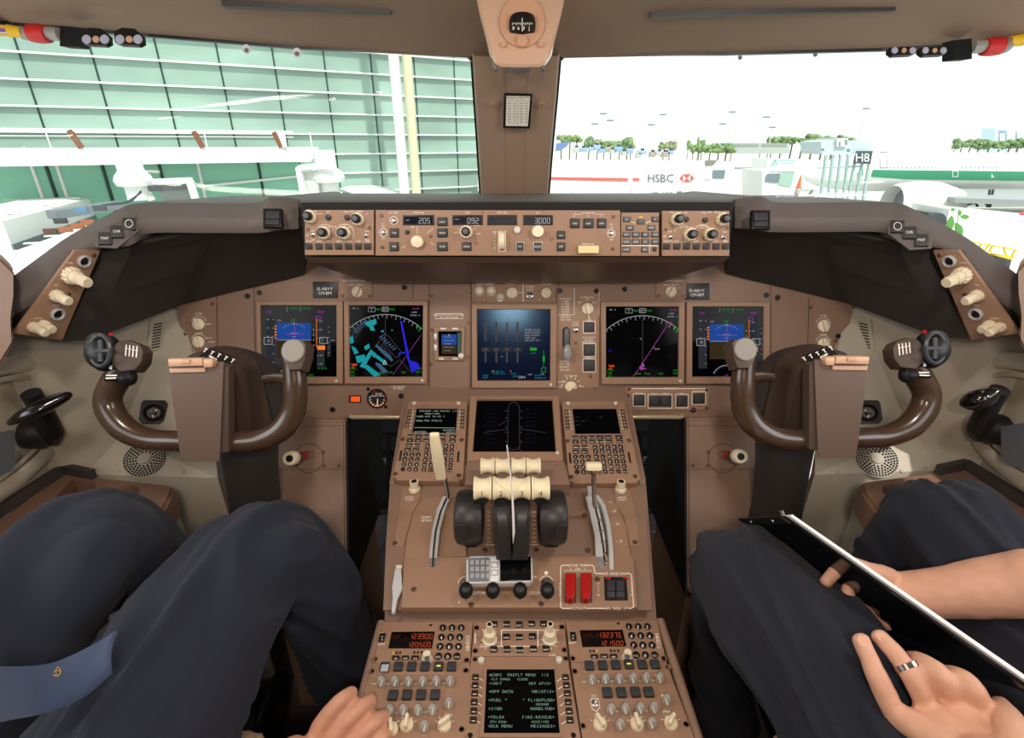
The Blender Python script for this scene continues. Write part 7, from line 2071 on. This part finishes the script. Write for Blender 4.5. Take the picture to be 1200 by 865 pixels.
# ------------------------------------------------ right windscreen: apron
def wall(name, pts, y, d, m, parent=None, sl=0):
    P = [aty(u, v, y+sl*(u-900)) for u, v in pts]
    return putbm(name, solid_poly(P, V((0,d,0))), m, parent, smooth=False)
T = thing('boarding_bridge', 'white boarding bridge with a red stripe and bank lettering beyond the right windscreen', 'passenger bridge', aty(740,210,36))
SB = Surf(aty(740,208,36), (0,-1,0), (1,0,0))
wall('tunnel_body', [(560,188),(860,190),(862,226),(560,224)], 36, 3, EWH, T)
k = Ink(SB, .04); k.poly([(600,206.8),(600,209.8),(736,212.6),(736,208.8)]); k.rect(741.5,208.6,749,212.2); k.line([(824,211),(833,210.6)], .7)
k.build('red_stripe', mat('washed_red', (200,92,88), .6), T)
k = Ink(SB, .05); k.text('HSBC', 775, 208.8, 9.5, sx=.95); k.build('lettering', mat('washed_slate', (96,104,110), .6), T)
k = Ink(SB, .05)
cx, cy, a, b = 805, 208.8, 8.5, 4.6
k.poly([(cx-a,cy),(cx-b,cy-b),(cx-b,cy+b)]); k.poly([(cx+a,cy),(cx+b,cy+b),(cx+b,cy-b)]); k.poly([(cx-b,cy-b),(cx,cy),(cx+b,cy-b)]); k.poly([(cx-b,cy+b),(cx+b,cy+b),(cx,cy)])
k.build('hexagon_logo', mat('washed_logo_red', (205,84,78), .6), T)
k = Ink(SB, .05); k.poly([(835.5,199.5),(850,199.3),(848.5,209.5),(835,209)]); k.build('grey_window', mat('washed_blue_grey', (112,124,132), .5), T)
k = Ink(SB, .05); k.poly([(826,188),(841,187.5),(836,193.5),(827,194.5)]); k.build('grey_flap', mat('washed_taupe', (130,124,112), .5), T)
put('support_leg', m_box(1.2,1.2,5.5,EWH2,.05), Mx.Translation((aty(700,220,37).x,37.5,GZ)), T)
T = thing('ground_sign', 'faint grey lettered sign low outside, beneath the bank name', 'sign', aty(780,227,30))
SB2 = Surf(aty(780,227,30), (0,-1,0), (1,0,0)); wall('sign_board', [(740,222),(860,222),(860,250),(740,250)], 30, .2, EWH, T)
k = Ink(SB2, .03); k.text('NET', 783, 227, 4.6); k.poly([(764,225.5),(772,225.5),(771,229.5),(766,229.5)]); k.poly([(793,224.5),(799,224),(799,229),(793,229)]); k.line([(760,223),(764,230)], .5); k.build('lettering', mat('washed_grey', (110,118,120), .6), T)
# second white bridge cab with grey window, right of the first
T = thing('boarding_bridge', 'white bridge cab with a pale green side and grey window, right of the bank lettering', 'passenger bridge', aty(915,215,34))
wall('cab_body', [(893,200),(934,200),(930,236),(893,236)], 34, 3, EWH, T)
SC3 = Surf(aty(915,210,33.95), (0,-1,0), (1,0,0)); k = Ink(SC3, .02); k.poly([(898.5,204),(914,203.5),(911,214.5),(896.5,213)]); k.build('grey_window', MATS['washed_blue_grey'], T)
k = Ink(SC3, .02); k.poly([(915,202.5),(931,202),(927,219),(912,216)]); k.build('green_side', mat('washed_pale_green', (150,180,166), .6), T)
k = Ink(SC3, .03); k.line([(902,201.5),(931,201.5)], .8); k.build('roof_edge', EGREY, T)
put('support_leg', m_box(1,1,5,EWH2,.05), Mx.Translation((aty(915,220,35).x,35.5,GZ)), T)
# gate tower with H8 sign
T = thing('gate_tower', 'pale gate tower frame carrying a dark sign lettered H8', 'tower', aty(985,200,60))
yT = 42
wall('cabin', [(962,166),(975,164),(1018,165),(1023,174),(1020,181),(963,181)], yT, 3, mat('pale_blue_cabin', (186,198,206), .6), T)
wall('lift_room', [(981,162),(994,162),(993,172),(981,172)], yT-.2, 3, EWH, T)
SG = Surf(aty(1010,185,yT-.4), (0,-1,0), (1,0,0))
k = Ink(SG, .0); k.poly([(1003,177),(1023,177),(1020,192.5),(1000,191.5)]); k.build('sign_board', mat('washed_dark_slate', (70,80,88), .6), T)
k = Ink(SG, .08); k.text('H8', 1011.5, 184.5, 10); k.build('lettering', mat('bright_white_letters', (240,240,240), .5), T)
for u0, u1, v in ((983,985,169),(990,993,167)): k = Ink(SG, .3); k.rect(u0,v-3,u1,v+3); k.build('dark_window', EGREY, T)
k = Ink(SG, .3); k.rect(962.5,174,966,177); k.rect(992,174.5,996,178); k.build('dark_window', EGREY, T)
for i, (u0, u1) in enumerate(((968,960),(976,969),(985,978),(994,987),(1003,992),(1012,1001),(1020,1010))):
    bm = bmesh.new(); bm_bar(aty(u0,182,yT), aty(u1,243,yT), .16, .16, bm, ref=V((0,1,0))); putbm('frame_post', bm, mat('pale_teal_frame', (150,176,172), .6), T, smooth=False)
for v in (195,215,228):
    bm = bmesh.new(); bm_bar(aty(958,v+2,yT), aty(1010,v,yT), .12, .12, bm); putbm('frame_beam', bm, MATS['pale_teal_frame'], T, smooth=False)
# low building strips
T = thing('low_building', 'long pale low building on the horizon right of centre', 'building', aty(890,172,220)); wall('block', [(857,167.5),(925,168),(925,180),(857,180)], 220, 12, mat('pale_grey_building', (168,174,170), .8), T)
k = Ink(Surf(aty(890,172,219.9), (0,-1,0), (1,0,0)), .1); k.rect(858,168.5,889,171.5); k.rect(893,168.5,922,171.5); k.build('window_band', mat('band_grey', (140,148,144), .7), T)
for u0,u1,v0 in ((1166,1170,150),(1172,1178,156),(1180,1190,152),(1192,1200,154)):
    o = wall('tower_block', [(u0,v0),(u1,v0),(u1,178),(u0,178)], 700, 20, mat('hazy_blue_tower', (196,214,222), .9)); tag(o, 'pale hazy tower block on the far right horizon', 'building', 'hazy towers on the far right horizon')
# airliner with green stripe
T = thing('airliner', 'white airliner with a broad green stripe beyond the right windscreen', 'aircraft', aty(1150,205,85))
yA = 84
Rf = 2.9; zc = aty(1150,203,yA).z
xA = aty(1022,200,yA).x
rings = []
for i, (dx, r, dz) in enumerate(((-9,.05,-.5),(-8.2,.9,-.45),(-6.5,1.7,-.3),(-3.5,2.45,-.1),(0,2.85,0),(4,2.9,0),(60,2.9,0))):
    rings.append([V((xA+dx, yA+3+r*cos(2*PI*j/36), zc+dz+r*sin(2*PI*j/36))) for j in range(36)])
putbm('fuselage', bm_rings(rings), EWH, T, ang=60)
AGR = mat('airline_green', (58,140,104), .4)
def onfus(u, v, r=2.93):
    """point on the fuselage skin (cylinder along x) at the pixel"""
    R = ray(u, v); oy, oz = CAM.y-(yA+3), CAM.z-zc
    a = R.y**2+R.z**2; b = 2*(oy*R.y+oz*R.z); c = oy*oy+oz*oz-r*r; D = b*b-4*a*c
    return CAM+R*((-b-math.sqrt(max(D,0)))/(2*a))
def fpatch(px_top, px_bot, m, name, r=2.93):
    bm = bmesh.new(); a = [bm.verts.new(onfus(u,v,r)) for u, v in px_top]; b = [bm.verts.new(onfus(u,v,r)) for u, v in px_bot]
    mid = [bm.verts.new(onfus((p[0]+q[0])/2,(p[1]+q[1])/2,r)) for p, q in zip(px_top, px_bot)]
    for i in range(len(a)-1): bm.faces.new((a[i],a[i+1],mid[i+1],mid[i])); bm.faces.new((mid[i],mid[i+1],b[i+1],b[i]))
    return putbm(name, bm, m, T)
fpatch([(1023,199),(1060,199.5),(1120,200),(1200,201),(1290,202)], [(1021,207),(1060,210),(1120,211),(1200,212),(1290,213)], AGR, 'green_stripe')
fpatch([(1007,199),(1012,199)], [(1007,205),(1011,206)], AGR, 'green_stripe')
for i in range(26):
    u = 1042+5*i; 
    if 1096 < u < 1126: continue
    fpatch([(u,194.8),(u+1.6,194.9)], [(u,197.6),(u+1.6,197.7)], mat('window_grey', (150,156,158), .4), 'cabin_window', 2.94)
for (u0,u1,v0,v1) in ((1031,1040,178,197),(1116,1123,200,207.5)):
    for a, b, c, d in ((u0,u0+.8,v0,v1),(u1-.8,u1,v0,v1),(u0,u1,v0,v0+.8),(u0,u1,v1-.8,v1)):
        fpatch([(a,c),(b,c)], [(a,d),(b,d)], EGREY if v0 < 190 else EWH, 'door_outline', 2.95)
# wing and engine on the near side
EK = 1.75; en = aty(1078,238,72); 
rings = []
for dx, r in ((-1.2,1.15),(-2.25,1.28),(-1.9,1.45),(-.5,1.62),(1.0,1.55),(2.2,1.2),(2.9,.95),(2.9,.4),(3.6,.1)):
    rings.append([V((en.x+dx*EK, en.y+r*EK*cos(2*PI*j/28), en.z+r*EK*sin(2*PI*j/28))) for j in range(28)])
putbm('engine', bm_rings(rings), EWH2, T, ang=60)
put('intake', m_lathe([(1.14,0),(1.14,.05),(.2,.1),(0,.3)], EGREY, 24), Mx.Translation(V((en.x-1.2*EK,en.y,en.z))) @ Mx.Rotation(-PI/2,4,'Y') @ Mx.Scale(EK,4), T)
WG = mat('wing_grey', (150,152,154), .5)
bm = solid_poly([aty(1045,220.5,83), aty(1240,222,83), aty(1260,236,62), aty(1120,232,68)], V((0,0,-.6))); putbm('wing', bm, WG, T, smooth=False)
bm = solid_poly([aty(1100,224,74), aty(1118,222,74), aty(1112,236,73), aty(1098,238,73)], V((0,1,0))); putbm('engine_pylon', bm, WG, T, smooth=False)
bm = bmesh.new()
for p, q in (((1115,240),(1160,231)),((1120,243),(1165,233)),((1125,236),(1132,244)),((1140,234),(1146,242)),((1152,232),(1156,240)),((1160,222),(1157,243)),((1164,222),(1160,243))): bm_bar(aty(*p,71), aty(*q,71), .2, .2, bm)
putbm('landing_gear', bm, EDARK, T, smooth=False)
# catering truck
T = thing('catering_truck', 'white catering truck with green leaves and yellow platform rails at the right', 'truck', aty(1150,280,24))
yC = 22
SCt = Surf(aty(1150,270,yC), (-.05,-1,.0), (1,0,0))
pts = [(1113,245),(1290,262),(1290,312),(1190,300),(1102,284)]
bm = solid_poly([SCt.p(u, v) for u, v in pts], V((.2,2.4,0))); putbm('truck_box', bm, EWH, T, smooth=False)
LEAF = mat('leaf_green', (92,150,66), .6)
def leaf(u, v, L, w, ang):
    k = Ink(SCt, .02); c, s_ = cos(ang), sin(ang); pts = []
    for i in range(17):
        t = i/16; x = (t-.5)*L; y = w*sin(PI*t); pts.append((u+x*c-y*s_, v+x*s_+y*c))
    for i in range(15, 0, -1):
        t = i/16; x = (t-.5)*L; y = -w*sin(PI*t); pts.append((u+x*c-y*s_, v+x*s_+y*c))
    k.poly(pts); k.build('painted_leaf', LEAF, T)
for a in ((1114,262,20,4.2,1.75),(1124,268,17,4,1.05),(1131,254,11,2.6,.1),(1117,245.5,6,1.8,.4),(1125,249,8,2,1.4),(1121,277,5,1.4,.5)): leaf(*a)
k = Ink(SCt, .02); k.line([(1119,276),(1122,262),(1124,248)], .6); k.build('painted_stem', LEAF, T)
k = Ink(SCt, .02); k.text('gategroup'.upper(), 1180, 263, 3.2) if False else k.text('FRESH', 1180, 265, 3.4); k.v = []; k.f = []
k.poly([(1194,250),(1204,246),(1206,252),(1195,252.5)]); k.build('red_mark', mat('washed_logo_red', (205,84,78), .6), T)
YR = mat('yellow_rail', (232,188,40), .5)
rails = [((1124,281),(1192,293)),((1130,292),(1190,302)),((1118,286),(1186,304)),((1128,281),(1134,292)),((1142,284),(1138,294)),((1150,285),(1146,296)),((1163,288),(1158,299)),((1176,290),(1180,302)),((1190,292),(1184,304)),((1152,296),(1160,286))]
for p, q in rails: bm = bmesh.new(); bm_bar(aty(*p,yC-1.2), aty(*q,yC-1.2), .05, .05, bm); putbm('yellow_rail', bm, YR, T, smooth=False)
wall('platform', [(1105,283),(1186,303),(1180,325),(1100,305)], yC-1.0, .8, EDARK, T)
wall('under_frame', [(1092,250),(1112,252),(1106,280),(1090,272)], yC+.6, 1.5, EDARK, T)
put('wheel', m_lathe([(.42,-.15),(.45,-.1),(.45,.1),(.42,.15),(.2,.15),(0,.12)], EDARK, 24), Mx.Translation(aty(1094,262,yC)) @ Mx.Rotation(PI/2,4,'X'), T)
# ramp clutter between the bridges
for u, v, y, c, lab in ((937,214,40,(214,110,70),'orange marker cone low among the white equipment beyond the right windscreen'),(932,238,30,(214,96,60),'orange-red safety cone on the apron just above the right glareshield')):
    p = aty(u, v, y); r = .2
    o = put('safety_cone', m_lathe([(r*1.2,0),(r*1.2,.06),(r*.8,.08),(r*.2,.9),(0,.92)], mat('cone_%d' % u, c, .6), 16), Mx.Translation(p-V((0,0,.4)))); tag(o, lab, 'cone')
T = thing('belt_loader', 'dark jointed belt loader arms amid white equipment in the right windscreen', 'loader', aty(925,225,38))
for p, q in (((915,218),(922,223)),((920,225),(930,222)),((930,224),(933,228)),((948,228),(952,223)),((953,231),(958,229)),((940,232),(946,236)),((905,230),(918,247)),((962,232),(966,246)),((966,240),(985,232))):
    bm = bmesh.new(); bm_bar(aty(*p,38), aty(*q,38), .12, .12, bm); putbm('loader_arm', bm, EGREY, T, smooth=False)
T = thing('service_truck', 'small white service truck on the apron in front of the belt loader', 'truck', aty(945,230,44))
wall('truck_body', [(936,222),(960,223),(960,236),(936,236)], 44, 2.2, EWH, T); wall('truck_cab', [(925,226),(936,226),(936,236),(924,236)], 44, 2.2, EWH2, T)
T = thing('terminal_canopy', 'far white canopy roof with teal lettering, right of centre', 'canopy', aty(915,190,90))
wall('canopy_roof', [(900,186),(968,188),(966,200),(898,200)], 90, 6, EWH, T); k = Ink(Surf(aty(915,190,89.9), (0,-1,0), (1,0,0)), .05)
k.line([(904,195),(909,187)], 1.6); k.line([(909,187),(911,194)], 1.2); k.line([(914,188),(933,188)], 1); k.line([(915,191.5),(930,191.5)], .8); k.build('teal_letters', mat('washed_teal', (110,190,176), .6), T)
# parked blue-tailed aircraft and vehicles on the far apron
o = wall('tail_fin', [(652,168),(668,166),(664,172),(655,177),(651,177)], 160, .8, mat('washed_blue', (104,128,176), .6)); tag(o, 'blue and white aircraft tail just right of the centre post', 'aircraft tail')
random.seed(5)
for i, (u, v) in enumerate(((693,177),(699,176),(705,179),(712,178),(718,180),(724,178),(731,182),(737,180),(752,181),(764,184),(772,182),(779,184),(785,181),(675,179),(683,178),(748,185))):
    p = aty(u, v, 150); c = random.choice(((140,164,196),(180,180,176),(150,172,200),(160,152,142)))
    T = thing('parked_vehicle', 'tiny parked vehicle on the far apron below the distant trees', 'vehicle', p, 'tiny vehicles on the far apron')
    put('vehicle_body', m_box(1.5+.4*(i%3),1.4,1.0+.3*(i%2),mat('vehicle_%d_%d_%d' % c, c, .6),.1), Mx.Translation(p), T)
    put('vehicle_cab', m_box(.8,1.2,.5,EDARK,.08), Mx.Translation(p+V((.1,0,1.0+.3*(i%2)))), T)
# light masts
for u, vt, vb in ((707,134,166),(697,146,166),(715,142,166),(777,135,175),(763,147,170),(858,132,170),(847,146,166),(898,138,166),(1015,128,166),(905,150,166)):
    y = 230; a = aty(u, vt, y); b = aty(u-1.5, vb, y)
    T = thing('light_mast', 'thin faint apron light mast standing on the horizon', 'light mast', (a.x,y,GZ), 'apron light masts on the horizon')
    bm = bmesh.new(); bm_bar(V((a.x,y,GZ)), a, .35, .35, bm, ref=V((0,1,0))); putbm('pole', bm, EWH2, T, smooth=False)
    put('lamp_head', m_box(2.8,.5,.5,EGREY,.05), Mx.Translation(a), T)
# trees on the horizon
TRG = [mat('tree_green_%d' % i, c, .9, var=.35, vscale=.35) for i, c in enumerate(((112,134,92),(124,144,98),(130,138,106)))]  # greens lightened so the distant haze is in the colour
TRUNK = mat('tree_trunk', (96,80,62), .9)
def tree(u, v0, v1, w, y, mi, group, palm=False):
    base = aty(u, v1, y); top = aty(u, v0, y); H = (top-base).z; Wd = w*1.14*y/F
    T = thing('tree', {0:'dark',1:'mid',2:'pale'}[mi] + ' green bushy tree on the horizon', 'tree', (base.x, y, base.z), group)
    T['label'] = 'green bushy tree on the horizon, ' + group.split('on the ')[-1]
    bm = bmesh.new()
    for i in range(9):
        a = random.random()*2*PI; r = random.random()**.5
        c = V((base.x+Wd*.36*r*cos(a), y+Wd*.3*r*sin(a), base.z+H*(.55+.28*random.uniform(-1,1))))
        q = bmesh.ops.create_icosphere(bm, subdivisions=2, radius=1)
        s_ = V((Wd*.22, Wd*.22, H*.26))*random.uniform(.7,1.1)
        for vx in q['verts']:
            n = 1+.45*NZ.noise(vx.co*2.2+c); vx.co = V((c.x+vx.co.x*s_.x*n, c.y+vx.co.y*s_.y*n, c.z+vx.co.z*s_.z*n))
    putbm('crown', bm, TRG[mi], T, ang=80)
    bm = bmesh.new(); bm_tube([V((base.x,y,GZ)), V((base.x,y,base.z+H*.55))], max(.12, Wd*.04), 8, bm=bm); putbm('trunk', bm, TRUNK, T)
for u, w in ((658,14),(668,14),(676,12)): tree(u, 158, 168, w, 240, 1, 'trees on the horizon beside the centre post')
for u, v0, w in ((690,160,13),(700,163,12),(708,166,10),(716,165,12),(726,163,12),(735,161,14),(739,166,9)): tree(u, v0, 178, w, 200, (0,2,1)[int(u)%3], 'trees on the horizon left of the first masts')
for u, v0, w in ((778,166,12),(785,164,12)): tree(u, v0, 177, w, 200, 2, 'trees on the horizon above the bank lettering')
for u, v0, w in ((812,167,10),(819,164,12),(822,168,10),(832,169,14),(842,167,15),(851,167,15),(857,170,10)): tree(u, v0, 180, w, 210, (1,0)[int(u)%2], 'trees on the horizon left of the low building')
for u, v0, w in ((806,164,4),(818,161,5)): tree(u, v0, 178, w, 200, 1, 'trees on the horizon left of the low building')
for u, v0, w in ((905,160,13),(916,160,16),(928,160,18),(940,158,18),(952,157,20),(964,158,20),(976,160,16),(986,158,12),(995,160,12)): tree(u, v0, 171, w, 240, (0,1)[int(u)%2], 'trees on the horizon behind the gate tower')
for u, v0, w in ((1118,162,8),(1126,165,12),(1136,163,14),(1146,162,16),(1158,164,16),(1170,165,14),(1182,164,16),(1192,163,16),(1202,164,14)): tree(u, v0, 176, w, 260, (0,1)[int(u)%2], 'trees on the horizon above the airliner')
# water droplets on nothing; two round suction discs on the glass
for u, v, lab in ((867,68,'left'),(955,64.5,'right')):
    p = at(u, v, 1.06); o = put('round_stud', m_lathe([(.004,0),(.0045,.002),(.003,.004),(0,.004)], EGREY, 16), Surf(p, -fw, rt).fr(u, v)); tag(o, 'small round grey stud on the right windscreen top, %s one' % lab, 'stud')
for u, v, lab in ((289,58,'left'),(348,62,'right')):
    p = at(u, v, 1.08); T = thing('glass_fitting', 'small round white fitting on the left windscreen top, %s one' % lab, 'fitting', p)
    Sg = Surf(p, -fw, rt); put('fitting_body', m_lathe([(.009,0),(.009,.002),(.008,.003),(0,.003)], EWH, 20, (1,1.1)), Sg.fr(u, v), T); put('fitting_centre', m_lathe([(.005,0),(.004,.002),(0,.002)], EGREY, 16), Sg.fr(u, v+1, .003), T)
# ================================================================ daylight, cabin lamps and camera flash
w = bpy.data.worlds.new('sky'); SC.world = w; w.use_nodes = True
nt = w.node_tree; bg = nt.nodes['Background']
tc = nt.nodes.new('ShaderNodeTexCoord'); sx = nt.nodes.new('ShaderNodeSeparateXYZ'); cr = nt.nodes.new('ShaderNodeValToRGB')
ns = nt.nodes.new('ShaderNodeTexNoise'); ns.inputs['Scale'].default_value = 2.2; ns.inputs['Detail'].default_value = 5
mp = nt.nodes.new('ShaderNodeMapping'); mp.inputs['Scale'].default_value = (1,1,5)
nt.links.new(tc.outputs['Generated'], mp.inputs[0]); nt.links.new(mp.outputs[0], ns.inputs['Vector'])
cr.color_ramp.elements[0].position = .35; cr.color_ramp.elements[0].color = (.80,.97,.96,1)
cr.color_ramp.elements[1].position = .55; cr.color_ramp.elements[1].color = (1,1,1,1)
nt.links.new(ns.outputs[0], cr.inputs[0]); nt.links.new(cr.outputs[0], bg.inputs[0])
bg.inputs[1].default_value = 1.5
def sun(rx, rz, e, col, ang=1):
    l = bpy.data.lights.new('sun', 'SUN'); l.energy = e; l.color = col; l.angle = math.radians(ang)
    o = bpy.data.objects.new('sun', l); C.objects.link(o); o.rotation_euler = (math.radians(rx), 0, math.radians(rz)); return o
sun(38, 25, 4.0, (1,.96,.9))
def area(name, loc, to, sx_, sy_, e, col):
    l = bpy.data.lights.new(name, 'AREA'); l.shape = 'RECTANGLE'; l.size = sx_; l.size_y = sy_; l.energy = e; l.color = col
    o = bpy.data.objects.new(name, l); C.objects.link(o); o.location = loc
    o.rotation_euler = (V(to)-V(loc)).to_track_quat('-Z', 'Y').to_euler(); return o
# daylight through the two side windows beside the pilots
area('side_window_daylight', (-1.06,.2,1.30), (-.2,.9,.7), .8, .40, 3.0, (.97,.98,1))
area('side_window_daylight', (1.06,.2,1.30), (.2,.9,.7), .8, .40, 3.0, (.97,.98,1))
# map lamps over each pilot; last, an added unseen lamp for the camera flash
area('map_lamp', (-.46,.42,1.57), (-.2,1.15,.75), .09, .09, 2.6, (1,.92,.82))
area('map_lamp', (.46,.42,1.57), (.2,1.15,.75), .09, .09, 2.6, (1,.92,.82))
area('flash_stand_in', (0,-.25,1.53), (0,.75,.62), .16, .08, 5.0, (1,.85,.70))
# ---------------------------------------------------------------- camera
cam = bpy.data.cameras.new('camera'); co = bpy.data.objects.new('camera', cam); C.objects.link(co)
cam.sensor_width = 36; cam.lens = 36*F/1200; cam.clip_start = .02; cam.clip_end = 4000
co.matrix_world = Mx(((rt.x, upv.x, -fw.x, CAM.x), (rt.y, upv.y, -fw.y, CAM.y), (rt.z, upv.z, -fw.z, CAM.z), (0,0,0,1)))
SC.camera = co
vs = SC.view_settings; vs.view_transform = 'Standard'; vs.look = 'None'; vs.gamma = 1; vs.exposure = 0
try: vs.use_curve_mapping = False
except Exception: pass
